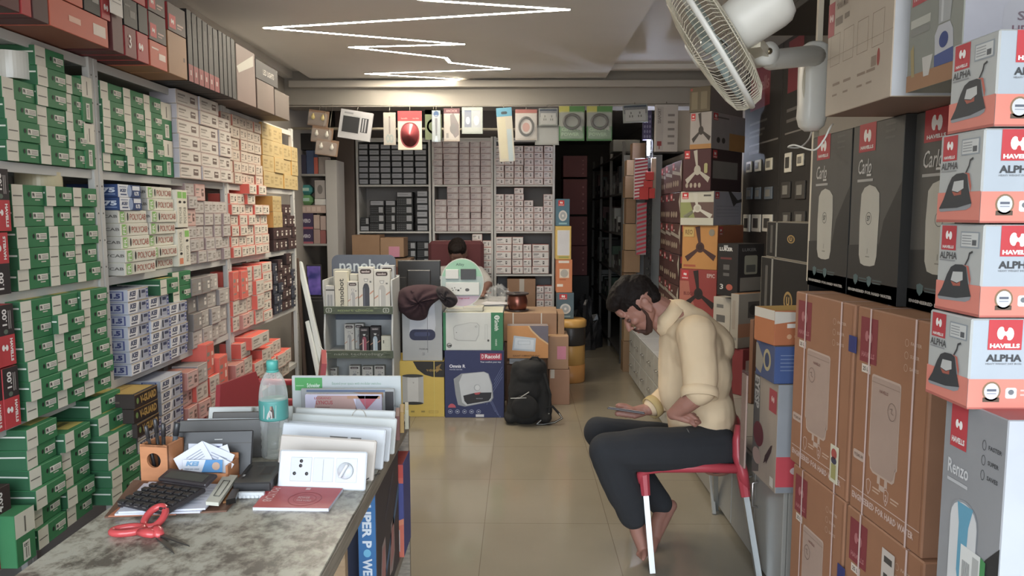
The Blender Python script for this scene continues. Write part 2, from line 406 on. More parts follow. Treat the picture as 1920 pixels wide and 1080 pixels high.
D_W2 = small('beige_switch', .10, .062, '#c9baa8', '#c7705a', '#4a3e38', edge='#b08878', lblw=.1)
D_G1 = small('grey_switch', .13, .060, '#c0bab4', '#a58a88', '#a0988f', edge='#a47c78')
D_G2 = small('grey_module', .12, .088, '#b5afa8', '#8e8684', '#d6d0c6', edge='#9a7672')
D_G3 = small('dark_module', .12, .088, '#8c8884', '#77706c', '#d6d0c6', edge='#9a7672')
D_O1 = small('orange_switch', .092, .058, '#d4cbbb', '#e4553f', '#4a3e38', edge='#dc7560', lblw=.12)
D_O2 = small('orange_module', .11, .085, '#ccc3b5', '#e4553f', '#a79b8e', edge='#dc7560')
D_O3 = small('orange_large', .15, .12, '#cfc6ba', '#e4553f', '#8f857c', edge='#dc7560')
D_OT = small('orange_tall', .075, .16, '#e0604c', '#e4553f', '#e8c0b0', edge='#d8c8bc')
D_PK = small('pink_module', .11, .082, '#d2aca2', '#c07a6c', '#7a5a52', edge='#c8685a')
D_Y1 = small('yellow_carton', .13, .100, '#b9a065', '#cf9a2c', '#a68d50', txt='#9a8450')
D_Y2 = small('yellow_plain', .16, .125, '#b89a3e', '#c08a24', '#a68d50', txt='#9a8450')
D_M1 = small('maroon_carton', .08, .075, '#3a2020', '#2a1818', '#c9c0b6', txt='#5a3838', lblw=.3)
D_M2 = small('navy_carton', .08, .065, '#2c3040', '#20222c', '#b8b4ae', txt='#4a5068', lblw=.3)
def g_vg(b):
    b.X('front', 'V-GUARD', .22, .22, .92, .78, '#b98f2a', 3, bold=.05); b.E('front', .12, .5, .05, .22, '#6f8f3a', 2, 12); b.R('front', 0, .92, 1, 1, '#8c6a2a', 2)
    b.R('left', .08, .4, .7, .52, '#54463a', 1); b.R('top', .06, .06, .94, .94, '#b8942c', 1); b.R('top', .12, .45, .88, .5, '#9a7820', 2)
D_VG = design('vguard', .22, .19, .058, '#2c201a', g_vg)
def g_hav(b):
    b.R('front', 0, .0, .52, 1, '#c5202c'); b.R('front', .52, 0, 1, 1, '#2c2022')
    hlogo(b, 'front', .16, .5, .09, bg='#c5202c'); b.X('front', 'HAVELLS', .29, .2, .40, .8, '#e6dcd8', 3, rot=-90, bold=.05)
D_HAV = design('red_wire', .15, .2, .066, '#b81c28', None)
def g_havs(b, inv=False):
    if inv:
        b.R('front', 0, 0, 1, .5, '#2a2021'); b.R('front', 0, .5, 1, 1, '#c5202c'); hlogo(b, 'front', .34, .75, .20, bg='#c5202c')
        b.X('front', 'HAVELLS', .66, .56, .84, .94, '#eadfdb', 3, rot=90, bold=.05); b.X('front', '1.00', .25, .08, .55, .36, '#e2dcd8', 3, rot=90, bold=.03); return
    # upright cartons: red lower half with emblem, dark upper half with the size in figures
    b.R('front', 0, .50, 1, 1, '#2a2021'); b.R('front', 0, 0, 1, .50, '#c5202c'); hlogo(b, 'front', .34, .30, .20, bg='#c5202c')
    b.X('front', 'HAVELLS', .66, .06, .84, .44, '#eadfdb', 3, rot=-90, bold=.05)
    b.X('front', '1.00', .25, .66, .55, .93, '#e2dcd8', 3, rot=90, bold=.03); b.R('front', .64, .6, .7, .9, '#a09894', 2); b.R('front', .76, .6, .81, .9, '#a09894', 2); b.E('front', .45, .56, .14, .04, '#5a6a5a', 2, 10)
D_HAVS = design('red_black_wire_upright', .068, .16, .21, '#a81c26', g_havs, {'left': '#c5202c'})
def g_havs4(b):
    b.R('front', 0, .42, 1, 1, '#33201f'); b.R('front', 0, 0, 1, .42, '#c5202c'); hlogo(b, 'front', .34, .26, .2, bg='#c5202c'); b.X('front', 'HAVELLS', .66, .05, .84, .38, '#eadfdb', 3, rot=-90, bold=.05)
    b.X('front', '4.00', .2, .7, .55, .95, '#e2dcd8', 3, rot=90, bold=.03); b.R('front', .3, .46, .6, .56, '#9a9290', 2)
D_HAVS4 = design('red_black_wire_upright_4', .075, .16, .24, '#3c2422', g_havs4)

def place(name, D, X, Y0, Y1, z, label, cat, group=None, hs=1.0, jx=.006, jr=.01, face='L'):
    """stand a carton in a rack whose front is at X; it spans Y0..Y1 along the rack"""
    me, w, d, h = D; sx = (Y1-Y0)/w*.985
    o = put(name, me, None, (X+(j(-jx, jx) if jx else 0), (Y0+Y1)/2, z), (PI/2 if face == 'L' else -PI/2)+j(-jr, jr), label, cat, group)
    o.scale = (sx, 1, hs*.985)
    return o
def cell(X, pxs, pyr, z, rows, D, name, cat, desc, where, group, face='L', hs=1.0, z_of=None, first=1, jx=.006, jr=.01):
    """columns between the picture columns pxs; rows = cartons per column (bottom up), each entry a count or a list of designs"""
    n = len(rows); made = []
    for c in range(n):
        Y0 = atX(pxs[c], pyr, X).y; Y1 = atX(pxs[c+1], pyr, X).y
        if Y1 < Y0: Y0, Y1 = Y1, Y0
        lst = [D]*rows[c] if isinstance(rows[c], int) else rows[c]
        zz = z+(z_of[c] if z_of else 0); m = len(lst)
        for r, dd in enumerate(lst):
            if dd is None: zz += .03; continue
            ds = desc if isinstance(desc, str) else desc.get(dd, desc[None])
            lab = '%s, %s of %s stack %s' % (ds, rownm(r, m), ORD[c+first], where)
            if len(lab.split()) > 16: lab = lab.replace(' from bottom', ' up')
            made.append(place(name, dd, X, Y0, Y1, zz, lab, cat, group, hs=hs, jx=jx, jr=jr, face=face)); zz += dd[3]*hs
    return made
# ---------------------------------------------------------------- steel racks along the left wall
XF = -1.55; rk = M('#bdbcb8', 'paint')
SH = [.10, .46, .86, 1.26, 1.66, 2.06]
def rack(Y0, Y1, lab, zs=SH, top=2.075):
    t = thing('steel_rack', lab, 'rack', (XF-.02, (Y0+Y1)/2, 0)); hw = (Y1-Y0)/2
    for z in zs: MB().box(-.36, .0, -hw+.002, hw-.002, z-.022, z-.003, rk, .002).box(-.004, .004, -hw+.002, hw-.002, z-.034, z-.002, rk, .001).build('shelf', t)
    for y in (-hw+.016, hw-.016):
        for x in (-.345, -.002):
            b = MB().box(x-.012, x+.014, y-.014, y+.014, 0, top, rk, .002)
            if x > -.1:
                for k in range(20): b.ring([(.0035, 0), (.0035, .0006)], '#5a5854', 8, Matrix.Translation((x+.0142, y, .1+k*.1)) @ Matrix.Rotation(PI/2, 4, 'Y'), smooth=False)
            b.build('post', t)
    MB().box(-.364, -.358, -hw, hw, .05, top, M('#a7a6a4', 'paint'), .001).build('back_panel', t)
    return t
YA, YB, YC_, YD = 1.56, 2.775, 3.985, 5.19
rack(YA, YB, 'grey steel rack nearest on the left, full of green and white cable boxes')
rack(YB, YC_, 'grey steel rack in the middle of the left wall, with white and green cable boxes')
rack(YC_, YD, 'grey steel rack at the far end of the left wall, with orange edged cartons')
GD = 'green and white cable box'; gc = 'cable box'
up = lambda s: 'on %s' % s
# --- nearest rack
cell(XF, [10, 72, 127, 163], 240, 1.66, [4, 6, 5], D_GREEN, 'cable_box', gc, GD, 'on the upper left shelf', 'green boxes upper left shelf', hs=.95)
for k in range(2): place('cable_box', D_GREENV, XF, 2.68, 2.745, 1.66+k*.165, 'green and white cable box standing on end by the first rack post, '+('lower', 'upper')[k], gc, 'green boxes upper left shelf')
cell(XF, [28, 88, 138, 183], 440, 1.26, [5, 5, 5], D_GREEN, 'cable_box', gc, GD, 'on the second left shelf', 'green boxes second left shelf')
place('cable_box', D_GREENV, XF-.02, 2.685, 2.745, 1.26, 'green cable box standing on end behind the first rack post, second shelf', gc, 'green boxes second left shelf')
cell(XF+.04, [50, 108, 160, 210], 680, .86, [6, 6, 6], D_GREEN, 'cable_box', gc, GD, 'on the third left shelf', 'green boxes third left shelf', hs=.94, jx=.012, jr=.03)
# silver and cream tape rolls
def roll(name, lab, cx, cy, z, r, h, m, core='#b59a6a', g=None):
    b = MB(); b.ring([(r*.62, 0), (r, 0), (r, h), (r*.62, h)], m, 40, closed=True, smooth=False)
    t = thing(name, lab, 'roll of tape', (cx, cy, z), 0, g); b.build('tape', t)
    MB().ring([(r*.56, .001), (r*.62, .001), (r*.62, h-.001), (r*.56, h-.001)], core, 40, closed=True, smooth=False).build('core', t)
p = atX(15, 100, -1.64); roll('tape_roll', 'shiny clear tape roll on top of the nearest green boxes', -1.63, p.y, 1.66+4*.066+.001, .062, .085, M('#c9c6bc', 'gloss'))
p = atX(80, 320, -1.62); roll('tape_roll', 'cream tape roll lying on the second left shelf of green boxes', -1.635, p.y, 1.26+5*.066+.001, .07, .048, M('#c9bb92', 'plastic'))
# stacks on the lowest rack shelf and flat ones on a bench before it
t = thing('bench', 'low white bench under the flat green cable boxes', 'bench', (-1.35, 2.32, 0))
MB().box(-.12, .12, -.42, .42, .34, .37, rk, .003).build('bench_top', t)
for y in (-.4, .4): MB().box(-.12, .12, y-.012, y+.012, 0, .34, rk, .002).build('side_panel', t)
for k, y in enumerate((1.91, 2.075, 2.24, 2.405, 2.57)):
    place('cable_box', D_GREEN, -1.215, y, y+.163, .371, 'green cable box lying flat on the low bench, %s from the front' % ORD[k+1], gc, 'green boxes flat on the bench', jx=.01, jr=.04).scale[1] = .75
def stack(Xf, pxs, py, z, n, wh, jx=.014, jr=.05, dx=0):
    Y0, Y1 = atX(pxs[0], py, Xf).y, atX(pxs[1], py, Xf).y
    for r in range(n): place('cable_box', D_GREEN, Xf-dx*max(0, r-3), Y0, Y1, z+r*.0635, '%s, %s of the lowest shelf stack %s' % ('green cable box', rownm(r, n), wh), gc, 'green boxes stacked on the lowest shelf', jx=jx, jr=jr, hs=.96)
stack(-1.50, (58, 119), 900, .46, 6, 'at left')
stack(-1.50, (121, 174), 860, .46, 5, 'in the middle')
stack(-1.455, (204, 259), 830, .46, 6, 'beside the pen holder', dx=.03, jx=.006, jr=.03)
# dark and red boxes at the very left edge
cr = 'red and black cable box'
def hv(D, px1, py, z, inv, lab, hs=1):
    Y1 = atX(px1, py, -1.52).y
    o = place('cable_box', D, -1.52, Y1-D[1], Y1, z, lab, gc, 'red and black boxes at the left edge', hs=hs, jx=.002, jr=.01)
D_HAVI = design('red_black_wire_inverted', .068, .16, .21, '#a81c26', lambda b: g_havs(b, True), {'left': '#c5202c'})
hv(D_HAVI, 17, 480, 1.262, 1, cr+' at the left edge, red side up', .88); hv(D_HAVS, 17, 380, 1.262+.186, 0, cr+' at the left edge, above the one with red side up', .88)
for k in range(2):
    for q in range(2): hv(D_HAVS, 33-30*k, 700, .862+q*.187, 0, '%s at the left edge, third shelf, %s %s' % (cr, ('upper', 'lower')[1-q], ('right', 'left')[k]), .88)
hv(D_HAVS4, 24, 980, .462, 0, cr+' with figure four, lowest at the left edge, right', 1); hv(D_HAVS4, -8, 980, .462, 0, cr+' with figure four, lowest at the left edge, left', 1)
Y = atX(28, 980, -1.47).y; place('cable_box', D_GREENV, -1.47, Y, Y+.09, .462, 'green cable box on end beside the dark figure four boxes', gc, 'green boxes stacked on the lowest shelf')

# --- middle rack
W1 = {None: 'white switch carton'}
cell(XF, [193, 234, 272, 305], 260, 1.66, [5, 5, 5], D_GREEN, 'cable_box', gc, GD, 'on the top shelf of the middle rack', 'green boxes on middle rack top')
for k in range(2): place('cable_box', D_GREENV, XF, atX(306, 260, XF).y, atX(326, 260, XF).y, 1.66+k*.162, 'green and white cable box standing on end beside white cartons, '+('lower', 'upper')[k], gc, 'green boxes on middle rack top')
cell(XF+.02, [334, 375, 410, 432], 250, 1.66, [[D_W1]*6, [D_W1]*6, [D_W1]*5], D_W1, 'switch_carton', 'carton', 'white switch carton', 'on the middle rack top shelf', 'white cartons middle rack top')
cell(XF, [418, 436, 450, 463, 476, 489], 260, 1.66, [[D_W2]*6]*5, D_W2, 'switch_carton', 'carton', 'beige switch carton', 'left of the yellow cartons', 'beige cartons top shelf')
cell(XF, [491, 512, 530, 545, 556], 260, 1.66, [[D_Y1]*3+[D_Y1], [D_Y1]*4, [D_Y1]*3, [D_Y1]*2+[D_Y1]], D_Y1, 'yellow_carton', 'carton', 'yellow carton', 'at the far shelf end', 'yellow cartons top shelf', hs=.97)
# second shelf: blue, white-green and small cartons
PL = 'white and green cable box'
yb = lambda a, y=430: atX(a, y, XF).y
for r in range(7):
    if r < 5: place('cable_box', D_POLY, XF+(.03 if r < 2 else 0), yb(216 if r < 2 else 224), yb(277), 1.26+r*.0505, '%s, %s of the left lettered stack' % (PL, rownm(r, 8)), gc, 'white and green cable boxes')
    else: place('cable_box', D_KEIB, XF, yb(224), yb(267), 1.26+r*.0505, 'blue and white cable box, %s, on the left stack of white-green boxes' % ('lower', 'upper')[r-5], gc, 'blue cable boxes')
    place('cable_box', D_POLY, XF+j(-.01, .01), yb(279), yb(327), 1.26+r*.0505, '%s, %s of the right lettered stack' % (PL, rownm(r, 7)), gc, 'white and green cable boxes')
for k in range(2):
    for q in range(2): place('cable_box', D_POLYO if (q == 0 and k == 0) else D_POLYV, XF+.01, yb(328+k*12), yb(339.5+k*12), 1.26+q*.176, 'white cable box standing on end, %s %s of four' % (('lower', 'upper')[q], ('left', 'right')[k]), gc, 'upright white cable boxes')
GM = {D_G1: 'pale grey module carton', D_G2: 'grey module carton', D_G3: 'dark grey module carton', None: 'module carton', D_PK: 'pink edged module carton', D_O1: 'orange edged carton', D_O2: 'orange edged module carton', D_O3: 'large orange edged carton', D_OT: 'orange carton standing on end', D_W1: 'white carton', D_M1: 'dark maroon carton with a white label', D_M2: 'navy carton with a white label', D_Y2: 'plain yellow carton', D_Y1: 'yellow carton', D_W2: 'beige carton'}
R = random.Random(4)
mix = lambda n, opts: [R.choice(opts) for _ in range(n)]
cell(XF, [353, 369, 386, 402, 416, 429], 440, 1.26, [mix(6, [D_G1, D_G1, D_PK]) for _ in range(2)]+[mix(5, [D_G1, D_G1]) for _ in range(3)], D_G1, 'module_carton', 'carton', GM, 'beside upright cable boxes', 'small cartons second shelf', jx=.012, jr=.04)
cell(XF+.01, [436, 450, 464, 478, 492, 505], 440, 1.26, [mix(6, [D_O1]) for _ in range(3)]+[[D_O1]*5]*2, D_O1, 'switch_carton', 'carton', GM, 'orange block, second shelf', 'orange cartons second shelf', jx=.01, jr=.03)
for k in range(2): place('switch_carton', D_O1, XF+.03, yb(458+20*k), yb(474+20*k), 1.26+6*.058, 'bright orange carton lying on top of the orange block, '+('left', 'right')[k], 'carton', 'orange cartons second shelf', jr=.2)
cell(XF, [512, 521, 530, 539, 547, 555], 440, 1.26, [[D_M1]*2+[D_Y1]*2, [D_M1]*2+[D_Y1]*2, [D_M1]*4, [D_M1]*4, [D_M1]*3], D_M1, 'labelled_carton', 'carton', GM, 'far end of the second shelf', 'dark cartons second shelf', jr=.04)
# third shelf
KL = 'lavender and white cable box'
cell(XF+.02, [241, 281, 319, 352], 610, .86, [7, 6, 5], D_KEI, 'cable_box', gc, KL, 'on the third shelf', 'lavender cable boxes third shelf')
place('cable_box', D_GREEN, XF+.03, yb(281), yb(316), .86+6*.049, 'green cable box lying on the lavender boxes, left of two', gc, 'green boxes on lavender boxes')
for k in range(2): place('cable_box', D_GREEN, XF+.01, yb(317), yb(352), .86+5*.049+k*.066, 'green cable box on the third lavender stack, '+('lower', 'upper')[k], gc, 'green boxes on lavender boxes')
cell(XF, [356, 374, 392, 410, 428], 560, .86, [mix(4, [D_G2, D_G3, D_G2]), mix(4, [D_G2, D_G3, D_PK]), mix(4, [D_G2, D_G2, D_PK]), mix(3, [D_G3, D_G2])], D_G2, 'module_carton', 'carton', GM, 'on the third shelf before the post', 'module cartons third shelf', jx=.015, jr=.05, hs=.95)
cell(XF+.01, [437, 450, 464, 478], 560, .86, [[D_O2]*2+[D_OT], [D_PK, D_O2, D_OT], [D_O2]*4], D_O2, 'switch_carton', 'carton', GM, 'third shelf past the second post', 'orange cartons third shelf', jx=.012, jr=.05)
cell(XF+.03, [480, 494, 511], 560, .86, [[D_O2]*4, [D_O1]*6], D_O2, 'switch_carton', 'carton', GM, 'third shelf, right end of the orange ones', 'orange cartons third shelf', jx=.008, jr=.02)
cell(XF, [514, 522, 530, 539, 547, 555], 560, .86, [[D_M2]*5, [D_M2]*3+[D_M1]*2, [D_M1]*4, [D_M1]*5, [D_M2]*4], D_M1, 'labelled_carton', 'carton', GM, 'far end of the third shelf', 'dark cartons third shelf', jr=.05)
# lowest shelf
cell(-1.50, [257, 304, 346], 800, .46, [4, 7], D_KEI, 'cable_box', gc, KL, 'on the lowest shelf behind the pens', 'lavender cable boxes lowest shelf')
p0, p1 = atX(252, 760, -1.44).y, atX(297, 760, -1.44).y
for k in range(3): place('wire_box', D_VG, -1.44, p0, p1, .462+4*.049+k*.056, 'dark brown box with yellow lettering, %s of three' % ('bottom', 'middle', 'top')[k], 'box', 'brown and yellow boxes', jr=.03, hs=.95)
cell(-1.50, [349, 368, 388], 740, .46, [[D_PK]*4, [D_PK, D_PK, D_O2, D_G2]], D_PK, 'module_carton', 'carton', GM, 'lowest shelf behind the counter', 'cartons on the lowest shelf', jx=.02, jr=.06)
cell(-1.50, [390, 408, 427], 720, .46, [[D_O2]*3+[D_OT], [D_O2, D_O2, D_OT]], D_O2, 'module_carton', 'carton', GM, 'lowest shelf before the second post', 'cartons on the lowest shelf', jx=.02, jr=.08)
cell(-1.50, [437, 455, 472, 488, 503, 518, 532, 545], 700, .46, [[D_PK, D_O2, D_PK], [D_O2]*4, [D_O3, D_O2], [D_O2]*3, [D_PK, D_O2, D_O2], [D_O2]*3, [D_O2]*2], D_O2, 'module_carton', 'carton', GM, 'lowest shelf past the second post', 'cartons on the lowest shelf', jx=.02, jr=.06)
place('module_carton', D_O3, -1.47, atX(462, 640, -1.5).y, atX(496, 640, -1.5).y, .463+.0855*3+.03, 'large bright orange carton on top of the lowest shelf stacks', 'carton', 'cartons on the lowest shelf', jx=0, jr=0, hs=.6)

# --- boxes on the rack tops
XT = -1.41; zt = 2.062
def tb(nm, px0, px1, h, cols, lab, cat='box', z=zt, d=.42, fn=None, X=XT, grp=None):
    Y0, Y1 = atX(px0, 120, X).y, atX(px1, 120, X).y
    b = MB(); b.carton(Y1-Y0-.004, d, h, cols[0], .0015, {'left': cols[1], 'bottom': cols[2]})
    if fn: fn(b)
    return b.build(nm, None, (X, (Y0+Y1)/2, z), PI/2, lab, cat, grp)
RD = '#b3242a'; OR = '#c9502e'; BK = '#161112'; MR = '#5c2426'; BR = '#9a6a3c'
def badge(b): hbadge(b, 'front', .06, .12, .42, .6, word=False); b.R('front', .5, .3, .85, .36, '#c9a49a'); b.R('front', .5, .2, .75, .24, '#c9a49a')
def lines(c, u=.45): return lambda b: (b.R('front', u, .35, u+.4, .6, c), b.R('front', .1, .7, .5, .76, c))
tb('carton', -130, -20, .28, (RD, MR, MR), 'red carton on the rack top at the left picture edge')
tb('carton', -18, 44, .26, (MR, '#3a2420', '#4a3028'), 'maroon carton on the rack top, second from the left edge', fn=lines('#8a4a44'))
tb('carton', 46, 66, .24, (RD, RD, MR), 'narrow red carton with white emblem on the rack top', fn=lambda b: hlogo(b, 'front', .5, .5, .2))
tb('carton', 67, 97, .22, ('#4a2426', MR, MR), 'glossy maroon carton beside the narrow red one', fn=lines('#c9a49a', .5))
for k in range(3): tb('long_carton', 98, 162, .085, (OR, OR, '#8a4a30'), 'flat orange carton on the rack top, %s of three' % ('bottom', 'middle', 'top')[k], z=zt+.095+k*.086, fn=lines('#e0a890', .55), grp='flat orange cartons')
tb('long_carton', 98, 206, .092, (OR, OR, '#8a4a30'), 'long orange carton lying lowest under the flat orange ones', fn=lambda b: (b.R('front', .72, .3, .95, .7, '#dcc8ba'), b.R('front', .3, .4, .5, .6, '#e0a890')))
for k in range(2): tb('carton', 163, 194, .11, (BK, BK, BK), 'black carton on the long orange one, '+('lower', 'upper')[k], z=zt+.094+k*.112, fn=lines('#8f8a84', .5), grp='black cartons on the rack top')
tb('carton', 195, 212, .20, (RD, RD, MR), 'red carton left of the white paper sheet', z=zt+.094, fn=lambda b: hlogo(b, 'front', .5, .2, .25))
tb('carton', 213, 234, .27, (MR, MR, MR), 'dark red carton behind the white paper sheet')
tb('paper_sheet', 212, 236, .17, ('#cfc9c4', '#cfc9c4', '#cfc9c4'), 'white printed paper sheet hanging from the rack top cartons', 'paper', z=zt+.12, d=.003, X=XT+.014, fn=lambda b: [b.R('front', .15, .8-.08*k, .85, .82-.08*k, '#8a8480') for k in range(8)])
tb('carton', 236, 262, .10, (BK, BK, MR), 'black carton lying on red ones right of the paper', z=zt+.108, fn=lines('#6a6460'))
tb('carton', 236, 258, .106, ('#7a2026', RD, MR), 'dark red carton with a white figure three', fn=lambda b: b.X('front', '3', .3, .3, .55, .75, '#d8ccc8', 3))
tb('carton', 238, 278, .085, (RD, RD, MR), 'red carton uppermost right of the paper', z=zt+.21, fn=lines('#c98a84', .3))
tb('carton', 259, 280, .106, (RD, RD, MR), 'red carton with emblem beside the figure three carton', fn=lambda b: hlogo(b, 'front', .3, .5, .2))
tb('carton', 263, 281, .10, (BK, BK, BK), 'small black carton between red ones on the rack top', z=zt+.108)
for k in range(2): tb('carton', 282, 314, .105, ('#43302c', RD, MR), 'brown and red carton, %s of two above the orange one' % ('lower', 'upper')[k], z=zt+.10+k*.107, fn=badge, grp='brown and red cartons')
tb('carton', 282, 314, .098, (OR, OR, BR), 'orange carton under the two brown and red ones', fn=lines('#e8d0c4', .5))
tb('carton', 316, 351, .17, (BR, BR, BR), 'plain brown carton on the rack top before black upright ones', fn=lambda b: b.R('front', .8, .4, .88, .5, '#5a3c22'))
tb('carton', 318, 351, .11, ('#4a3430', RD, MR), 'maroon carton on the plain brown carton', z=zt+.172, fn=badge)
for k in range(6):
    a = 353+k*9.6
    tb('upright_carton', a, a+9.2, .30-.003*k, (BK, BK, BK), 'black upright carton with a red foot, %s in the row on the rack' % ORD[k+1], fn=lambda b: (b.R('front', 0, 0, 1, .24, '#8a2226'), b.R('front', .3, .09, .6, .16, '#b08a84', 2), b.R('front', .42, .65, .5, .85, '#5f5a56')), grp='black upright cartons')
for k in range(4):
    a = 411+k*7.6
    tb('upright_carton', a, a+7.2, .29, ('#120e0e', BK, BK), 'plain black upright carton, %s before the brown fan carton' % ORD[k+1], fn=lambda b: b.R('front', .45, .6, .53, .8, '#4f4a46'), grp='plain black upright cartons')
t = tb('fan_carton', 443, 478, .28, ('#7a625a', '#a09a8a', '#5a4a40'), 'brown fan carton with white blade drawing on the rack top', X=XT+.0, fn=lambda b: (b.E('left', .35, .72, .2, .14, '#b9b5a8'), b.R('left', .3, .02, .45, .62, '#b9b5a8'), b.P('front', [(0, .6), (.9, .95), (.9, .75), (.1, .5)], '#b0aca0')))
tb('carton', 479, 520, .10, ('#242022', '#242022', '#3a3230'), 'black carton with small white lettering on the rack top', z=zt+.16, fn=lambda b: b.X('front', 'LED LIGHTS', .3, .35, .8, .65, '#b9b4ae', 3))
tb('carton', 480, 512, .158, ('#6a584e', '#6a584e', '#4a3c34'), 'brown carton under the black lettered one on the rack top')
tb('carton', 513, 540, .15, ('#5c5048', '#5c5048', '#4a3c34'), 'dull grey carton at the far end of the rack tops')
# ---------------------------------------------------------------- back rack
def ext(px0, py0, px1, py1, Y):
    """left, right, bottom, top in metres of a picture rectangle on the plane at depth Y"""
    cx = (px0+px1)/2; cy = (py0+py1)/2
    return atY(px0, cy, Y).x, atY(px1, cy, Y).x, atY(cx, py1, Y).z, atY(cx, py0, Y).z
def slab(name, Y, px0, py0, px1, py1, d, base, lab=None, cat=None, grp=None, fn=None, faces=None, z=None, rz=0, c=.002, parent=None):
    x0, x1, z0, z1 = ext(px0, py0, px1, py1, Y)
    if z is not None: z1 = z+(z1-z0) if z < 0 else z1; z0 = abs(z)
    b = MB(); b.carton(x1-x0, d, z1-z0, base, c, faces)
    if fn: fn(b)
    return b.build(name, parent, ((x0+x1)/2, Y, z0), rz, lab, cat, grp)
YR = 7.3
zs = [atY(850, y, YR).z for y in (601, 514, 433.5, 346, 262)]
def brack(px0, px1, lab):
    x0 = atY(px0, 400, YR).x; x1 = atY(px1, 400, YR).x
    t = thing('wall_rack', lab, 'rack', ((x0+x1)/2, YR, 0)); hw = (x1-x0)/2
    for z in [.12, .45]+zs+[zs[-1]+.02]: MB().box(-hw+.001, hw-.001, 0, .36, z-.02, z-.002, rk, .002).build('shelf', t)
    for x in (-hw+.012, hw-.012): MB().box(x-.011, x+.011, -.004, .37, 0, zs[-1]+.03, rk, .002).build('side_panel', t)
    MB().box(-hw, hw, .37, .376, 0, zs[-1]+.03, M('#8e8a88', 'paint'), .001).build('back_panel', t)
brack(669, 808.5, 'grey wall rack at the back left, full of dark labelled cartons')
brack(810.5, 925, 'grey wall rack at the back centre behind the seated person')
brack(926, 1040, 'grey wall rack at the back right, full of white orange cartons')
def dark(key, w, h, lab=(.05, .14, .93, .88)):
    return design(key, w, .16, h, '#26282c', lambda b: (b.R('front', *lab, '#979aa0'), b.R('front', lab[0]+.06, .5, lab[2]-.2, .56, '#5e6166', 2)))
D_D1 = dark('dark_label', .10, .055)
def g_mcb(b):
    b.R('front', .62, .2, .92, .88, '#9a9ca0', 2)
    for k in range(5):
        for q in range(3): b.R('front', .06+.11*k, .15+.27*q, .11+.11*k, .24+.27*q, '#5c5e62', 1)
D_D2 = design('dark_mcb', .17, .16, .082, '#202225', g_mcb)
D_R1 = small('rose_carton', .10, .060, '#bdb4b4', '#945a58', '#cdc6c4', txt='#8a7f80', edge='#a8625e')
D_R2 = small('white_red_carton', .10, .060, '#d4cdcb', '#c2584a', '#5a5452', txt='#6a6260', edge='#c46c5e', lblw=.14)
D_R3 = small('white_orange_carton', .15, .072, '#d8d4d0', '#e4553f', '#5a5452', txt='#6a6260', edge='#d8735f', lblw=.10)
def bcell(pxs, py_floor, rows, D, nm, desc, where, grp, hs=1.0, jt=.03, jx=.02):
    z0 = atY(850, py_floor, YR).z
    for c in range(len(rows)):
        x0 = atY(pxs[c], 400, YR).x; x1 = atY(pxs[c+1], 400, YR).x; lst = [D]*rows[c] if isinstance(rows[c], int) else rows[c]; zz = z0
        for r, dd in enumerate(lst):
            if dd is None: zz += .05; continue
            me, w, d, h = dd; k = (x1-x0)/w*R.uniform(.90, .975)
            o = put(nm, me, None, ((x0+x1)/2+R.uniform(-.002, .002), YR+.012+R.uniform(-jx, 0), zz), R.uniform(-jt, jt), '%s, %s of %s stack %s' % (desc, rownm(r, len(lst)), ORD[c+1], where), 'carton', grp)
            o.scale = (k, 1, hs*.97); zz += h*hs
DL = 'dark carton with grey label'
bcell([674, 693, 714, 735, 756, 778, 802], 346, [7, 7, 7, 7, 7, 7], D_D1, 'labelled_carton', DL, 'in the back left top cell', 'dark cartons top left cell', hs=1.02)
bcell([675, 692, 722, 742, 775], 433.5, [[D_D1, D_D2], [D_D2]*3+[D_D1], [D_D2]*3+[D_D1], [D_D2]*4+[D_D1]], D_D2, 'labelled_carton', 'dark dotted carton', 'in the back left middle cell', 'dark cartons middle left cell', hs=1.0)
bcell([781, 803], 433.5, [6], D_D1, 'labelled_carton', DL, 'at the right of the middle cell', 'dark cartons middle left cell', hs=1.2)
bcell([752, 780, 804], 513, [[D_D2]*4, [D_D2]*4], D_D2, 'labelled_carton', 'dark dotted carton', 'above the monitor', 'dark cartons above the monitor', hs=.95)
bcell([812, 831, 861, 881, 901, 922], 346, [7, 7, 7, 7, 7], D_R1, 'switch_carton', 'rose edged carton', 'in the back centre top cell', 'rose cartons top cell', hs=.99, jt=.015)
bcell([815, 838, 860, 882, 903, 922], 433.5, [[D_R1]*5, 7, 7, 7, 7], D_R1, 'switch_carton', 'rose edged carton', 'in the back centre middle cell', 'rose cartons middle cell', hs=1.03)
bcell([928, 946, 964, 982, 1001, 1019, 1037], 346, [6]*6, D_R2, 'switch_carton', 'white red edged carton', 'in the back right top cell', 'white cartons top cell', hs=1.03, jt=.01)
bcell([928, 946, 964, 982, 1001, 1019, 1037], 433.5, [6, 6, 7, 5, 4, 6], D_R2, 'switch_carton', 'white red edged carton', 'in the back right middle cell', 'white cartons middle cell', hs=1.0, jt=.02)
bcell([815, 838, 860, 884, 904, 922], 513, [5, 5, 5, 6, 5], D_R3, 'switch_carton', 'white orange carton', 'behind the seated person', 'cartons behind the person', hs=.9)
bcell([929, 960, 981, 997, 1031], 513, [5, 5, 4, 4], D_R3, 'switch_carton', 'white orange carton', 'in the back right third cell', 'white orange cartons third cell', hs=1.0)
bcell([886, 902, 922], 601, [4, 4], D_R3, 'switch_carton', 'white orange carton', 'beside the plastic bag', 'cartons lowest cell', hs=.95)
bcell([1006, 1021, 1037], 601, [5, 5], D_R2, 'switch_carton', 'white red edged carton', 'in the lowest back cell', 'cartons lowest cell', hs=1.15)
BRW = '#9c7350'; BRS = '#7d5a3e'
tape = lambda b: (b.R('front', .44, .0, .58, 1, '#b08a66'), b.R('front', .43, .55, .60, 1, '#b9b0a4', 2))
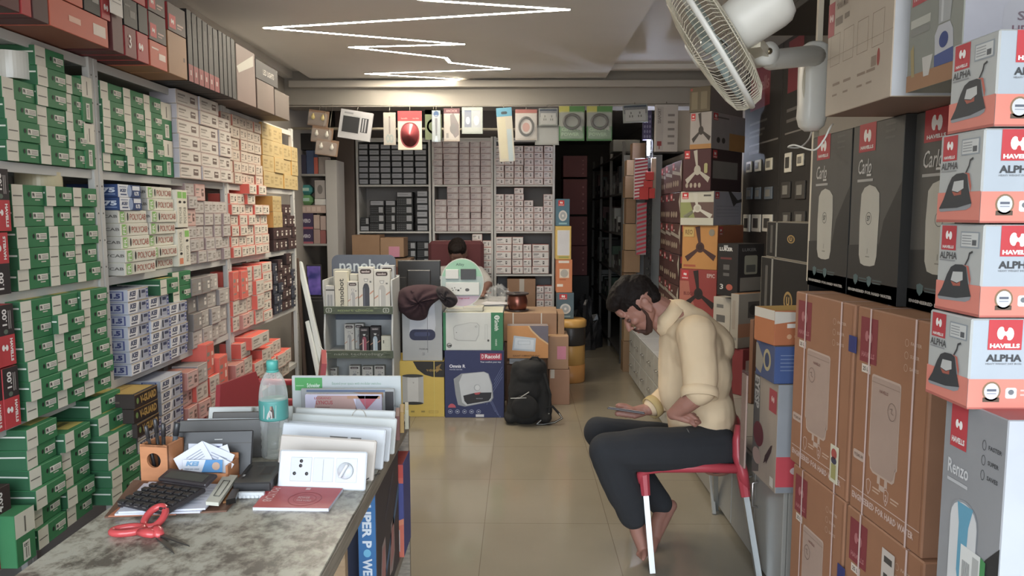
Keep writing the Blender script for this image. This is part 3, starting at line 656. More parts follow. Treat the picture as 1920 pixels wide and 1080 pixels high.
slab('cardboard_box', YR+.01, 951, 523, 1004, 600, .3, BRW, 'open brown cardboard box behind the copper wire spool', 'box', fn=tape)
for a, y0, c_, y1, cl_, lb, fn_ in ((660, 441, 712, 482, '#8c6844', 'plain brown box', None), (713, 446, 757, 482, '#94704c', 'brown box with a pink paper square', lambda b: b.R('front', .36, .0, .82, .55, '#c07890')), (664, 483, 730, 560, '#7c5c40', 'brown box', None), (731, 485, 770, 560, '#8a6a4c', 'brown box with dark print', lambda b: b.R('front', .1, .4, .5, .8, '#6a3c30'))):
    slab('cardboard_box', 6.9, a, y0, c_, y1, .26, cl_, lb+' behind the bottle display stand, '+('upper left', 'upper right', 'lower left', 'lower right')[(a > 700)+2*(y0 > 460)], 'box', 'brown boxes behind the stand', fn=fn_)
slab('dark_crate', 6.9, 664, 561, 770, 700, .26, '#3a302a', 'dark crate on the floor under the brown boxes behind the stand', 'crate', z=0)
# tall slim cartons right of the rack, standing on a yellow drum
t = thing('yellow_drum', 'black and yellow drum under the slim cartons beside the corridor', 'drum', (atY(1071, 650, 6.55).x, 6.62, 0))
zd = atY(1070, 598, 6.55).z; b = MB()
b.ring([(.0, 0), (.125, 0), (.13, .01), (.13, zd*.28)], M('#c9851f', 'plastic'), 32); b.build('lower_body', t)
MB().ring([(.125, zd*.28), (.128, zd*.29), (.128, zd*.58), (.125, zd*.59)], M('#d19a28', 'plastic'), 32).build('middle_body', t)
MB().ring([(.13, zd*.59), (.133, zd*.6), (.133, zd*.86), (.13, zd*.87)], M('#262220', 'plastic'), 32).build('black_band', t)
MB().ring([(.135, zd*.87), (.14, zd*.89), (.14, zd*.97), (.12, zd-.004), (0, zd-.004)], M('#d19a28', 'plastic'), 32).build('lid', t)
def g_fanb(c):
    def f(b):
        hbadge(b, 'front', .15, .74, .6, .95); b.E('front', .5, .38, .32, .2, '#c9c6c2', 1); b.E('front', .5, .38, .22, .14, '#9ea3a8', 2); b.E('front', .5, .38, .07, .05, '#d8d6d2', 3)
        b.R('front', .2, .06, .8, .12, c, 1)
    return f
def g_org(b):
    b.R('front', .14, .9, .8, .97, '#d6cfc6'); b.R('front', .2, .45, .8, .72, '#d9c9b4'); b.E('front', .5, .585, .24, .12, '#a9a49c', 2); b.R('front', .05, .18, .42, .26, '#dcd2c4'); b.R('front', .2, .38, .6, .41, '#a8501c')
def g_yel(b): b.R('front', .1, .12, .9, .88, '#c5c6cc'); b.R('front', .2, .05, .85, .09, '#8a9a40', 1); b.O('front', .1, .12, .9, .88, '#d9d6c0', .004, 2)
Yq = 6.56
slab('slim_carton', Yq, 1044, 549, 1076, 597.5, .2, '#4d6470', 'blue grey fan carton with red emblem standing on the yellow drum', 'carton', fn=g_fanb('#7f98a0'))
slab('slim_carton', Yq, 1043, 487, 1073, 548.6, .2, '#c9733a', 'orange slim carton in the stack beside the corridor', 'carton', fn=g_org)
slab('slim_carton', Yq, 1042, 424, 1071, 486.6, .2, '#c9a63a', 'yellow framed slim carton in the stack beside the corridor', 'carton', fn=g_yel)
slab('slim_carton', Yq, 1043, 373, 1068, 423.6, .2, '#3f6f86', 'teal fan carton topmost of the stack beside the corridor', 'carton', fn=g_fanb('#7fb0b8'))
# ---------------------------------------------------------------- desk, monitor, spool
YDk = 5.98
xd0, xd1 = atY(735, 575, YDk).x, atY(946, 575, YDk).x
t = thing('office_desk', 'white desk of the seated person behind the boxes', 'desk', ((xd0+xd1)/2, YDk, 0)); hw = (xd1-xd0)/2
MB().box(-hw, hw, -.0, .62, .735, .765, M('#a9a7a4', 'semi'), .003).build('desk_top', t)
for x in (-hw+.02, hw-.02): MB().box(x-.018, x+.018, .01, .60, 0, .735, white_m, .002).build('side_panel', t)
MB().box(-hw+.04, hw-.04, .03, .05, .25, .735, white_m, .002).build('modesty_panel', t)
zdk = .766
Ym = 6.2
x0, x1, z0, z1 = ext(746, 488, 826, 546, Ym)
t = thing('monitor', 'black computer monitor seen from behind on the desk', 'monitor', ((x0+x1)/2, Ym, zdk)); hw = (x1-x0)/2
b = MB(); b.w, b.d, b.h = x1-x0, .04, z1-z0
MB().box(-hw, hw, 0, .03, z0-zdk, z1-zdk, M('#1d1d20', 'plastic'), .006).build('housing', t)
MB().box(-hw*.55, hw*.55, -.02, .0, z0-zdk+.03, z1-zdk-.08, M('#26262a', 'plastic'), .008).build('rear_cover', t)
MB().box(-hw+.012, hw-.012, .0302, .032, z0-zdk+.012, z1-zdk-.012, emis('office_screen', '#8fa4c0', .6), .0).build('screen', t)
MB().box(-.02, .02, .0, .02, .01, z0-zdk+.02, M('#1d1d20', 'plastic'), .003).build('neck', t)
MB().box(-.11, .11, -.07, .1, 0, .012, M('#1d1d20', 'plastic'), .004).build('foot', t)
MB().box(hw-.005, hw+.02, -.002, .0, (z0+z1)/2-zdk-.03, (z0+z1)/2-zdk+.0, '#a9aeb2', .0).build('sticker', t)
# papers and plastic bag on the desk
def crumple(cx, cy, z, rx, ry, h, m, nm, lab, cat, seed=1):
    r_ = random.Random(seed); b = MB(); n, k = 22, 9; vs = []; fs = []
    for i in range(k):
        a = PI/2*i/(k-1)
        for q in range(n):
            t_ = 2*PI*q/n; e = 1+r_.uniform(-.22, .22); vs.append((cx*0+rx*math.cos(a)*math.cos(t_)*e, ry*math.cos(a)*math.sin(t_)*e, max(.001, h*math.sin(a)*e)))
    for i in range(k-1):
        for q in range(n): fs.append((i*n+q, i*n+(q+1) % n, (i+1)*n+(q+1) % n, (i+1)*n+q))
    fs.append(tuple((k-1)*n+q for q in range(n))); b.add(vs, fs, m)
    return b.build(nm, None, (cx, cy, z), 0, lab, cat)
film = M('#d9dde0', 'film')
p = atZ(928, 572, zdk); crumple(p.x+.02, 6.2, zdk, .12, .1, .13, film, 'plastic_bag', 'crumpled clear plastic bag on the desk right of the round display', 'plastic bag')
for k in range(3):
    b = MB(); b.box(-.105, .105, -.07, .07, 0, .0015, '#c9c8cc', 0); b.build('paper_sheet', None, (atZ(928, 575, zdk).x, 6.04+.01*k, zdk+.001+.0022*k), .2-.25*k, '%s loose white sheet on the desk corner beside the copper spool' % ('lowest', 'middle', 'top')[k], 'paper', 'loose sheets on the desk')
# ---------------------------------------------------------------- floor stacks before the desk
Yf = atZ(890, 783, 0).y
def heater(b):
    f = 'front'; b.R(f, .60, .86, .96, .96, '#b02a48'); b.X(f, 'Racold', .68, .885, .93, .945, '#e6dde0', 3, bold=.03); b.X(f, 'D', .625, .885, .66, .945, '#e6dde0', 3)
    b.X(f, 'Your comfort, your way', .60, .815, .95, .845, '#c9cad6', 2, bold=.03); b.X(f, 'Omnis R', .08, .745, .35, .795, '#d9dae4', 2, bold=.03); b.X(f, 'WATER HEATER', .08, .71, .30, .728, '#a9acc0', 2)
    b.P(f, [(.15, .58), (.28, .66), (.66, .69), (.74, .66), (.80, .50), (.82, .30), (.78, .24), (.34, .165), (.22, .19), (.18, .35)], '#8e9296', 1)
    b.P(f, [(.24, .53), (.30, .65), (.66, .685), (.73, .655), (.79, .48), (.80, .30), (.76, .25), (.36, .18), (.29, .23)], '#bcc0c4', 2)
    b.P(f, [(.31, .33), (.52, .375), (.79, .38), (.78, .30), (.74, .255), (.38, .20), (.33, .25)], '#2a2a30', 3); b.E(f, .545, .45, .055, .05, '#9da2a6', 3); b.E(f, .55, .45, .042, .04, '#c9ccce', 4)
    b.P(f, [(.49, .37), (.61, .385), (.58, .35), (.52, .345)], '#b84048', 4); b.X(f, 'RACOLD', .53, .28, .64, .295, '#9a9aa2', 4)
    for k in range(5): b.E(f, .09+.12*k, .09, .038, .032, '#8e96b4'); b.E(f, .09+.12*k, .09, .03, .025, '#2c3560', 2); b.R(f, .075+.12*k, .082, .105+.12*k, .098, '#b4bacb', 3)
    b.P(f, [(.05, .15), (.06, .18), (.09, .205), (.12, .21), (.15, .20), (.175, .18), (.185, .15)], '#c0485a', 2)
    b.R(f, .52, .012, .66, .05, '#c9c9cc', 2)
    for r_ in (.08, .13, .18): b.L(f, [(.78+r_*.9*math.cos(a/10*PI-.2), .17+r_*math.sin(a/10*PI*1.6-2.2)) for a in range(11)], .0025, '#6672a0')
    for k in range(4): b.L(f, [(.84-.01*k, .56-.06*k), (.97, .76-.05*k)], .0025, '#6672a0')
slab('water_heater_carton', Yf, 834, 657.5, 945, 783, .36, '#27305e', 'dark blue carton printed with a white square water heater on the floor', 'carton', fn=heater, z=.0, faces={'right': '#1f2648', 'top': '#27305e'})
zr = atY(890, 657.5, Yf).z+.001
def smith(b):
    f = 'front'; b.R(f, 0, 0, .045, 1, '#1d7a4c'); b.R(f, .80, 0, 1, 1, '#1d7a4c'); b.X(f, 'Smith', .86, .52, .93, .80, '#d9e0da', 2, rot=-90, bold=.02); b.E(f, .90, .87, .045, .06, '#d9e0da', 2); b.X(f, 'AO', .87, .845, .93, .895, '#1d7a4c', 3, bold=.03); b.X(f, 'WATER HEATER', .87, .12, .90, .30, '#bcd0c2', 2, rot=-90)
    b.P(f, [(.18, .30), (.24, .25), (.55, .24), (.60, .40), (.61, .66), (.57, .73), (.45, .74), (.20, .66), (.165, .60)], '#a9acaa', 1)
    b.P(f, [(.19, .32), (.25, .275), (.54, .265), (.585, .41), (.595, .65), (.56, .715), (.45, .725), (.22, .645), (.18, .59)], '#bfc2c0', 2); b.R(f, .215, .465, .23, .48, '#3a3a3a', 3); b.X(f, 'AO', .53, .60, .57, .66, '#8f9290', 3)
    b.L(f, [(.70, .27), (.70, .68), (.74, .68), (.74, .24)], .002, '#a4a7a5'); b.E(f, .755, .26, .018, .03, '#4a4c4b', 2); b.E(f, .10, .13, .045, .065, '#6a6c6a'); b.E(f, .105, .14, .03, .045, '#a8aaa8', 2); b.P(f, [(.06, .12), (.14, .15), (.13, .10)], '#2c2e2c', 3)
slab('water_heater_carton', Yf+.01, 831, 586, 943, 657, .36, '#c4c7c3', 'white and green carton with pale water heater picture on the blue carton', 'carton', fn=smith, z=zr, faces={'right': '#1d7a4c', 'top': '#b9b8a4'})
zsm = atY(890, 586, Yf+.01).z
def vgw(b):
    f = 'front'; b.P(f, [(.40, 1), (.48, .86), (.62, .76), (.78, .72), (1, .715), (1, 1)], '#262320', 1)
    b.R(f, .19, .245, .60, .74, '#a9a8a4', 2); b.R(f, .29, .245, .50, .74, '#c4c3bf', 3); b.E(f, .395, .74, .205, .03, '#3a3a38', 4); b.E(f, .395, .245, .20, .028, '#2c2c2a', 4); b.X(f, 'V', .39, .6, .42, .63, '#77756f', 5); b.X(f, 'V-GUARD', .66, .82, .9, .86, '#b08a2c', 3, bold=.02)
    b.P(f, [(.84, .90), (.95, .96), (.91, .88), (.97, .84), (.89, .84), (.85, .79)], '#8a6a28', 2)
    b.R(f, .80, 0, .815, 1, '#c9b03a', 4); b.O(f, .70, .07, .88, .11, '#8f7c24', .002, 2); b.R(f, .35, .08, .42, .11, '#8f7c24', 2); b.R(f, .55, .08, .62, .11, '#8f7c24', 2)
slab('water_heater_carton', Yf+.02, 736, 677.5, 833, 781, .34, '#c9a81f', 'yellow and black carton printed with a silver cylinder water heater', 'carton', fn=vgw, z=.0)
zy = atY(790, 677.5, Yf+.02).z+.001
def ariston(b):
    f = 'front'; b.P(f, [(.18, .40), (.80, .40), (.84, .52), (.80, .98), (.22, .98)], '#bcc0c8', 1); b.RR(f, .18, .30, .83, .46, '#2c3050', 2, r=.45); b.R(f, .63, .12, .638, .98, '#55585e', 3); b.RR(f, .30, .36, .70, .42, '#3f466c', 3, r=.45)
    b.X(f, 'PREMIUM', .42, .16, .64, .185, '#7a7d80', 2); b.X(f, '25', .5, .08, .56, .12, '#7a7d80', 2)
slab('water_heater_carton', Yf+.04, 754, 548, 829, 677, .30, '#a3a6a8', 'tall grey carton with white heater picture standing on the yellow carton', 'carton', fn=ariston, z=zy)
zar = atY(790, 548, Yf+.04).z
t = slab('dark_board', Yf+.36, 733, 520, 762, 676, .03, '#1b1a1c', 'narrow black board standing behind the tall grey carton', 'board', z=zy)
# round display of switches, standing on the white green carton
Yr = Yf+.13
c0 = atY(866, 540, Yr); xl = atY(826, 530, Yr).x; xr = atY(907, 530, Yr).x; rr = (xr-xl)/2; ztop = atY(866, 484.5, Yr).z
t = thing('round_switch_display', 'round pale green countertop display of switches and sockets', 'display', ((xl+xr)/2, Yr, zsm))
H = ztop-zsm; pts = []
cz = H-rr*1.13
for k in range(41):
    a = math.radians(-62+304*k/40); pts.append((rr*math.cos(a), cz+rr*1.13*math.sin(a)))
pts = pts+[(-rr*.62, .10*0+.03), (-rr*.8, 0), (rr*1.05, 0), (rr*.75, .03)]
b = MB(); b.prism(pts, .012, M('#bfc4bf', 'card'))
def disc(lo, hi, m, lay):
    q = []
    for k in range(61):
        a = 2*PI*k/60; x, z = rr*.965*math.cos(a), cz+rr*1.09*math.sin(a); q.append((x, min(max(z, cz+lo*rr), cz+hi*rr)))
    q2 = []
    for x, z in q:
        if z in (cz+lo*rr, cz+hi*rr):
            zz = (z-cz)/(rr*1.09); x = math.copysign(min(abs(x), rr*.965*math.sqrt(max(0, 1-zz*zz))), x)
        q2.append((x, -.0006*lay, z))
    b.quad(q2, m)
disc(.30, 1.1, '#86bca0', 1); disc(-.60, .30, '#9fb4b2', 1); disc(-1.1, -.60, '#b9a4ba', 1); b.build('backing_board', t)
b = MB(); b.w, b.d, b.h = 2*rr, .01, H
b.X('front', 'Allzy', .36, .845, .55, .91, '#2e4a48', 4, bold=.0); b.X('front', 'legrand', .42, .215, .66, .25, '#b03060', 4, bold=.02); b.build('lettering', t)
def pl_(nm, u0, v0, u1, v1, m, dd=.012):
    o = MB().box(-rr+2*rr*u0, -rr+2*rr*u1, -dd, -.0008, H*v0, H*v1, M(m, 'semi'), .002); return o.build(nm, t)
pl_('switch_plate', .12, .61, .42, .79, '#c6c9c6'); pl_('black_switch_plate', .47, .60, .82, .80, '#26282c')
q = pl_('socket_plate', .12, .30, .90, .54, '#c6c9c6')
b = MB(); b.w, b.d, b.h = 2*rr, .01, H
for u, v in ((.26, .42), (.28, .38), (.32, .43), (.35, .39), (.46, .42)): b.R('front', u, v, u+.02, v+.02, '#3a3a3a', 34)
b.R('front', .40, .37, .44, .40, '#222', 34) if False else None
b.E('front', .62, .40, .05, .03, '#55575a', 34); b.R('front', .39, .375, .44, .405, '#2a2a2c', 34); b.build('socket_hole', t)
for k in range(2): slab('paper_wad', Yf+.05, 838+30*k, 579-3*k, 905, 585.5-3*k, .14, '#b9b6a6', '%s of two flat switch packs under the round display' % ('lower', 'upper')[k], 'carton', 'flat packs under the display', z=zsm+.001+.016*k if k == 0 else None, rz=.03-.06*k)
# jacket draped over the tall grey carton
def cloth_blob(outline, Y, d, m, seed, cx, cz):
    """puffy folded cloth from an outline in metres"""
    r_ = random.Random(seed); n = len(outline); K = 8; b = MB(); vs = []; fs = []
    for s_ in (-1, 1):
        for i in range(K+1):
            f_ = 1-i/K; bulge = math.sqrt(max(0, 1-f_*f_))
            for q, (x, z) in enumerate(outline):
                w_ = .016*math.sin(q*1.3+i*.9)+.010*math.sin(q*2.9-i*2.1)+r_.uniform(-.004, .004)
                vs.append((cx+(x-cx)*f_, Y+s_*(d*bulge+w_*(bulge)), cz+(z-cz)*f_))
    N1 = (K+1)*n
    for h in (0, 1):
        for i in range(K):
            for q in range(n):
                a, b_, c_, d_ = h*N1+i*n+q, h*N1+i*n+(q+1) % n, h*N1+(i+1)*n+(q+1) % n, h*N1+(i+1)*n+q
                fs.append((a, b_, c_, d_) if h else (d_, c_, b_, a))
    for q in range(n): fs.append((q, (q+1) % n, N1+(q+1) % n, N1+q))
    b.add(vs, fs, m, True); return b
Yj = Yf+.03
def outl(pix, Y, step=3):
    P_ = [atY(x, y, Y) for x, y in pix]; out = []
    n = len(P_)
    for i in range(n):     # closed catmull-rom
        p0, p1, p2, p3 = P_[i-1], P_[i], P_[(i+1) % n], P_[(i+2) % n]
        for k in range(step):
            t_ = k/step; q = .5*((2*p1)+(-p0+p2)*t_+(2*p0-5*p1+4*p2-p3)*t_*t_+(-p0+3*p1-3*p2+p3)*t_**3); out.append((q.x, q.z))
    return out
jm = M('#32101c', 'cloth'); jd = M('#22161c', 'cloth')
t = thing('jacket', 'dark maroon jacket draped over the tall grey carton', 'jacket', (atY(790, 560, Yj).x, Yj, zar-.1))
o_ = outl([(741, 566), (748, 546), (765, 537), (790, 534), (815, 536), (831, 544), (836, 554), (826, 560), (812, 570), (804, 580), (799, 596), (787, 602), (768, 600), (755, 590), (745, 582)], Yj-.03)
bo = cloth_blob(o_, Yj-.0, .09, jm, 3, atY(788, 565, Yj).x, atY(788, 565, Yj).z)
bo.v = [(x-t.location.x, y-t.location.y, z-t.location.z) for x, y, z in bo.v]; bo.build('body', t)
o_ = outl([(818, 540), (830, 536), (842, 542), (856, 556), (858, 566), (850, 575), (838, 576), (828, 566), (820, 554)], Yj-.05)
bo = cloth_blob(o_, Yj-.06, .05, jd, 5, atY(838, 557, Yj).x, atY(838, 557, Yj).z)
bo.v = [(x-t.location.x, y-t.location.y, z-t.location.z) for x, y, z in bo.v]; bo.build('sleeve', t)
# brown cartons, strapped carton, copper spool, orange switch carton
Yc = Yf+.55
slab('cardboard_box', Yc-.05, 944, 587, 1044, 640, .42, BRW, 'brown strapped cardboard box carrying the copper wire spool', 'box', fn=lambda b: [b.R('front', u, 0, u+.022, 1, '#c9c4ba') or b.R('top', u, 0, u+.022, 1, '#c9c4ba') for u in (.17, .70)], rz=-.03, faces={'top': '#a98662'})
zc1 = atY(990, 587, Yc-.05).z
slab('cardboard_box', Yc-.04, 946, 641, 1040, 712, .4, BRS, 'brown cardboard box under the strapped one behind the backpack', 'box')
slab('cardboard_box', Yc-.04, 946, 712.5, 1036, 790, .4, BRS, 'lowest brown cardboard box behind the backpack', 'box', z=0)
slab('cardboard_box', Yc-.06, 1046, 588, 1058, 640, .3, '#a07a54', 'narrow brown box right of the strapped box', 'box')
slab('cardboard_box', Yf+.38, 1027, 631, 1066, 692, .3, '#a47a56', 'brown box with a pink paper stuck on it', 'box', faces={'top': '#b08a60'}, fn=lambda b: b.R('front', .45, .30, .88, .70, '#d07a92'))
slab('cardboard_box', Yf+.38, 1030, 692.8, 1068, 757, .3, '#9a6e50', 'brown box on the floor beneath the pink paper box', 'box', z=0, fn=lambda b: b.R('front', .05, .75, .25, 1, '#c0b6a8'))
# copper spool
Ys = Yc+.08; px = atY(970, 570, Ys).x; zh = atY(970, 547, Ys).z-zc1-.012
t = thing('copper_wire_spool', 'spool of copper wire with dark flanges on the strapped box', 'wire spool', (px, Ys, zc1+.004))
prof = [(.055, .012)]
for k in range(24): prof += [(.070+.001*(k % 2)+(.012*math.sin(k/23*PI)), .012+(zh-.03)*k/23)]
MB().ring(prof+[(.055, zh-.012)], M('#8a4a38', 'metal'), 36).build('wire', t)
MB().ring([(0, 0), (.092, 0), (.092, .01), (0, .01)], M('#2a1c1a', 'plastic'), 36, smooth=False).build('lower_flange', t)
MB().ring([(.03, zh-.012), (.092, zh-.012), (.095, zh-.004), (.092, zh), (.03, zh)], M('#2a1c1a', 'plastic'), 36, smooth=False, closed=True).build('upper_flange', t)
MB().ring([(.0, zh-.01), (.03, zh-.01)], M('#b9a890', 'card'), 24, smooth=False).build('hub', t)
# orange carton standing on a pile behind the backpack
Yo = Yf+.30
slab('cardboard_box', Yo+.01, 950, 684, 1020, 786, .14, '#6a4c38', 'dark brown box hidden behind the black backpack', 'box', z=0)
zo = atY(985, 684, Yo+.01).z+.001
for k in range(2): slab('switch_panel_pack', Yo+.0, 955, 672.5+5*k, 1012, 677.5+5*k, .12, '#b4b6ba', '%s shiny flat pack under the orange carton' % ('upper', 'lower')[k], 'carton', 'flat packs behind the backpack', z=zo+.022*(1-k)+.0005 if False else None)
def orng(b):
    f = 'front'; b.P(f, [(0, 0), (1, 0), (1, .45), (.80, .62), (.6, .85), (.52, 1), (0, 1)], '#cf8a3c', 1); b.P(f, [(.52, 1), (.6, .85), (.8, .62), (1, .45), (1, 1)], '#6d6674', 1)
    b.P(f, [(.50, 1), (.58, .84), (.78, .60), (1, .41), (1, .46), (.8, .64), (.61, .87), (.54, 1)], '#d9b078', 2)
    b.P(f, [(.12, .25), (.68, .20), (.70, .62), (.16, .70)], '#b9c4d0', 2); b.P(f, [(.16, .30), (.64, .26), (.65, .57), (.20, .63)], '#d3dae2', 3); b.O(f, .26, .42, .56, .54, '#9aa7b4', .002, 4); b.X(f, 'ELEGANT COMBINATION OF AC', .14, .05, .80, .10, '#6a4420', 3)
slab('switch_panel_carton', Yo-.02, 951, 611, 1028, 671.5, .11, '#cf8a3c', 'orange and grey carton with a switch panel picture behind the backpack', 'carton', fn=orng, faces={'left': '#b06a2c', 'top': '#8a8080'}, rz=.02)
# ---------------------------------------------------------------- bottle display stand
Yn = 5.15
x0, x1 = atY(607, 600, Yn).x, atY(737, 600, Yn).x; zt_ = atY(674, 478, Yn).z; cw = x1-x0
t = thing('bottle_display_stand', 'white cardboard display stand holding boxed steel bottles', 'display stand', ((x0+x1)/2, Yn, 0))
wm = M('#b6b9b8', 'card'); gm = M('#4d5846', 'card'); hw = cw/2
for s_ in (-1, 1):     # wavy side walls
    pr = []; z = 0
    n = 28
    for k in range(n+1):
        zz = 1.04*k/n; pr.append((.012*math.sin(zz*2*PI/.36)+.0, zz))
    poly = [(p_[0], p_[1]) for p_ in pr]+[(.30, 1.04), (.30, 0)]
    T = Matrix.Translation((s_*(hw-.006)+(.006), 0, 0)) @ Matrix.Rotation(PI/2, 4, 'Z')
    MB().prism([(x, z) for x, z in poly], .012, wm, T).build('side_wall', t)
MB().box(-hw, hw, .296, .305, 0, 1.05, wm, .001).build('back_wall', t)
zsf = [atY(674, y, Yn).z for y in (577, 660, 727)]
for k, z in enumerate(zsf):
    MB().box(-hw+.012, hw-.012, .01, .295, z-.015, z-.004, wm, .001).build('shelf', t)
    fh = .055
    b = MB(); b.carton(cw-.004, .010, fh, gm, .001, {'top': '#c0c2be'})
    r_ = random.Random(k)
    for q in range(26): u = r_.uniform(.02, .9); v = r_.uniform(.1, .8); b.R('front', u, v, u+r_.uniform(.02, .08), v+.05, r_.choice(['#66735a', '#3c4638', '#78836c']))
    if k < 2:
        if k == 0:
            for u in (.03, .86): b.RR('front', u, .2, u+.09, .8, '#a7ada2', 2, r=.3); b.RR('front', u+.012, .28, u+.078, .72, '#4d5846', 3, r=.3); b.X('front', 'S', u+.03, .35, u+.06, .65, '#a7ada2', 4)
            b.X('front', 'smart choice', .20, .36, .72, .66, '#7f8f5e', 3, bold=.03)
        else: b.X('front', 'nano technology', .14, .3, .86, .75, '#8a8f84', 3, bold=.01)
    f_ = b.build('front_lip', t); f_.location = (0, -.004, z-.045)
x0h, x1h, z0h, z1h = ext(622, 478, 742, 600, Yn+.27)
b = MB(); W_ = x1h-x0h; pts = [(-W_/2, 0), (W_/2, 0), (W_/2, (z1h-z0h)-.05)]
for k in range(6): a = PI/2*k/5; pts.append((W_/2-.05+.05*math.cos(a), z1h-z0h-.05+.05*math.sin(a)))
for k in range(6): a = PI/2+PI/2*k/5; pts.append((-W_/2+.05+.05*math.cos(a), z1h-z0h-.05+.05*math.sin(a)))
b.prism(pts, .008, M('#565f70', 'card')); b.w, b.d, b.h = W_, .01, z1h-z0h
b.X('front', 'nanobot', .12, .74, .90, .93, '#b4c0c8', 2, bold=.015)
o = b.build('header', t); o.location = ((x0h+x1h)/2-t.location.x, .285, z0h)
def g_bot(c, hgt=1, dark=False, lm='#cfd0cc'):
    def f(b):
        F = 'front'
        b.RR(F, .12, .84, .86, .95, '#3a2c2c' if not dark else '#5a5456', 1, r=.4); b.X(F, 'nanobot', .22, .865, .76, .925, '#c9bfbc', 3, bold=.03)
        b.P(F, [(.34, .72), (.66, .72), (.60, .64), (.40, .64)], '#8f918f', 1); b.P(F, [(.39, .70), (.61, .70), (.57, .655), (.43, .655)], lm, 2)
        b.P(F, [(.28, 0), (.72, 0), (.72, .48), (.66, .56), (.58, .60), (.42, .60), (.34, .56), (.28, .48)], c, 1); b.R(F, .34, 0, .42, .48, lm if c != '#3f4450' else '#565c6c', 2)
        b.P(F, [(.74, .32), (1, .40), (1, .44), (.74, .36)], '#b9856c', 1); b.P(F, [(0, .22), (.26, .30), (.26, .34), (0, .26)], '#b9856c', 1); b.R(F, .74, .62, .86, .66, '#6a6a6a', 1)
    return f
def bot(px0, py0, px1, zb, c, lab, Yb, base='#c4c3bb', dark=False, d=.06):
    x0, x1, z0, z1 = ext(px0, py0, px1, py0+40, Yb)
    b = MB(); b.carton(x1-x0, d, z1-zb, base, .001); g_bot(c, 1, dark)(b)
    b.build('bottle_carton', None, ((x0+x1)/2, Yb, zb), 0, lab, 'carton', 'boxed bottles on the display stand')
z1s, z2s, z3s = zsf; e_ = .0
def plainc(px0, py0, px1, zb, Yb, base, lab, fn=None, d=.06):
    x0, x1, z0, z1 = ext(px0, py0, px1, py0+40, Yb)
    b = MB(); b.carton(x1-x0, d, z1-zb, base, .001)
    if fn: fn(b)
    b.build('bottle_carton', None, ((x0+x1)/2, Yb, zb), 0, lab, 'carton', 'boxed bottles on the display stand')
Y1 = Yn+.03
plainc(607+3, 536, 627, z1s-.003, Y1, '#b5b5b2', 'short grey white carton with two bottles printed, far left upper tier', lambda b: (b.R('front', 0, .78, 1, .84, '#4a4a4a'), b.RR('front', .22, .05, .46, .6, '#8f9294', 1, r=.4), b.RR('front', .54, .05, .78, .6, '#8f9294', 1, r=.4)))
plainc(627.5, 509, 651, z1s-.003, Y1, '#c9c5b0', 'cream carton with upright lettering on the upper tier', lambda b: b.X('front', 'nanobot', .3, .02, .72, .80, '#55534c', 2, rot=90))
bot(652, 528, 671, z1s-.003, '#a3a4a4', 'small white carton with a silver bottle, upper tier', Y1)
bot(672, 501, 700, z1s-.003, '#3f4450', 'tall white carton with a dark grey bottle, upper tier', Y1)
bot(701, 506, 731, z1s-.003, '#a9a9a6', 'tall white carton with a silver bottle, upper tier', Y1)
bot(713, 498, 739, z1s-.003, '#8f9294', 'grey white carton behind the silver bottle carton, upper tier', Y1+.09, base='#a9abae')
plainc(656, 514, 670, z1s-.003, Y1+.09, '#b5b3a6', 'plain pale carton behind the small bottle carton, upper tier')
plainc(625, 505, 655, z1s-.003, Y1+.10, '#a9a99f', 'plain pale carton behind the cream lettered one, upper tier')
Y2 = Yn+.10
bot(646, 608, 664, z2s-.003, '#9a9b9b', 'white carton with a silver bottle, middle tier left', Y2)
bot(665, 607, 682, z2s-.003, '#9a9b9b', 'white carton behind the pink bottle carton, middle tier', Y2+.04)
bot(674, 614, 692, z2s-.003, '#9a4a5c', 'black carton with a pink bottle, middle tier', Y2-.03, base='#2c282a', dark=True, d=.05)
bot(694, 612, 713, z2s-.003, '#9fb4c4', 'black carton with a pale blue bottle, middle tier', Y2-.03, base='#262426', dark=True, d=.05)
plainc(715, 630, 733, z2s-.003, Y2-.04, '#c4c5b4', 'short cream carton with a cup drawing, middle tier right', lambda b: (b.R('front', .2, .5, .3, .72, '#55574c'), b.O('front', .4, .3, .8, .75, '#a9aa9a', .001)))
for k, (a, c_) in enumerate(((613, 632), (655, 675), (679, 699), (702, 721))): bot(a, (690, 686, 687, 686)[k], c_, z3s-.003, '#8f9294', 'bottle carton on the lowest visible tier, %s from the left' % ORD[k+1], Y2)
# ---------------------------------------------------------------- left back corner: wall shelves, screen, leaning lamps
Yl = 6.7
xs0, xs1 = XL, atY(632, 380, Yl).x
t = thing('wall_shelf_unit', 'white wall shelf unit in the far left corner with small packs', 'shelf', ((xs0+xs1)/2, Yl, 0)); hw = (xs1-xs0)/2
zsh = [atY(600, y, Yl).z for y in (457, 326)]
MB().box(hw-.10, hw, 0, .30, .9, atY(600, 300, Yl).z, M('#a5a29e', 'paint'), .002).build('side_panel', t)
for z in zsh: MB().box(-hw, hw-.10, 0, .30, z-.02, z, M('#8d8b88', 'paint'), .002).build('shelf', t)
sh = lambda px0, py0, px1, py1, base, lab, fn=None, z=None, d=.14, dy=0: slab('small_pack', Yl+.02+dy, px0, py0, px1, py1, d, base, lab, 'pack', 'packs in the far left corner', fn=fn, z=z)
vt = lambda b: (b.X('front', 'VERO', .2, .4, .8, .65, '#c9c4d0', 2, bold=.03), b.R('front', 0, 0, 1, .14, '#a04a5c', 1))
sh(563, 430, 587, 456.5, '#3a2a50', 'purple pack with white lettering on the lower corner shelf, lower', vt, zsh[0])
sh(563, 400, 587, 429.5, '#3a2a50', 'purple pack with white lettering on the lower corner shelf, upper', vt)
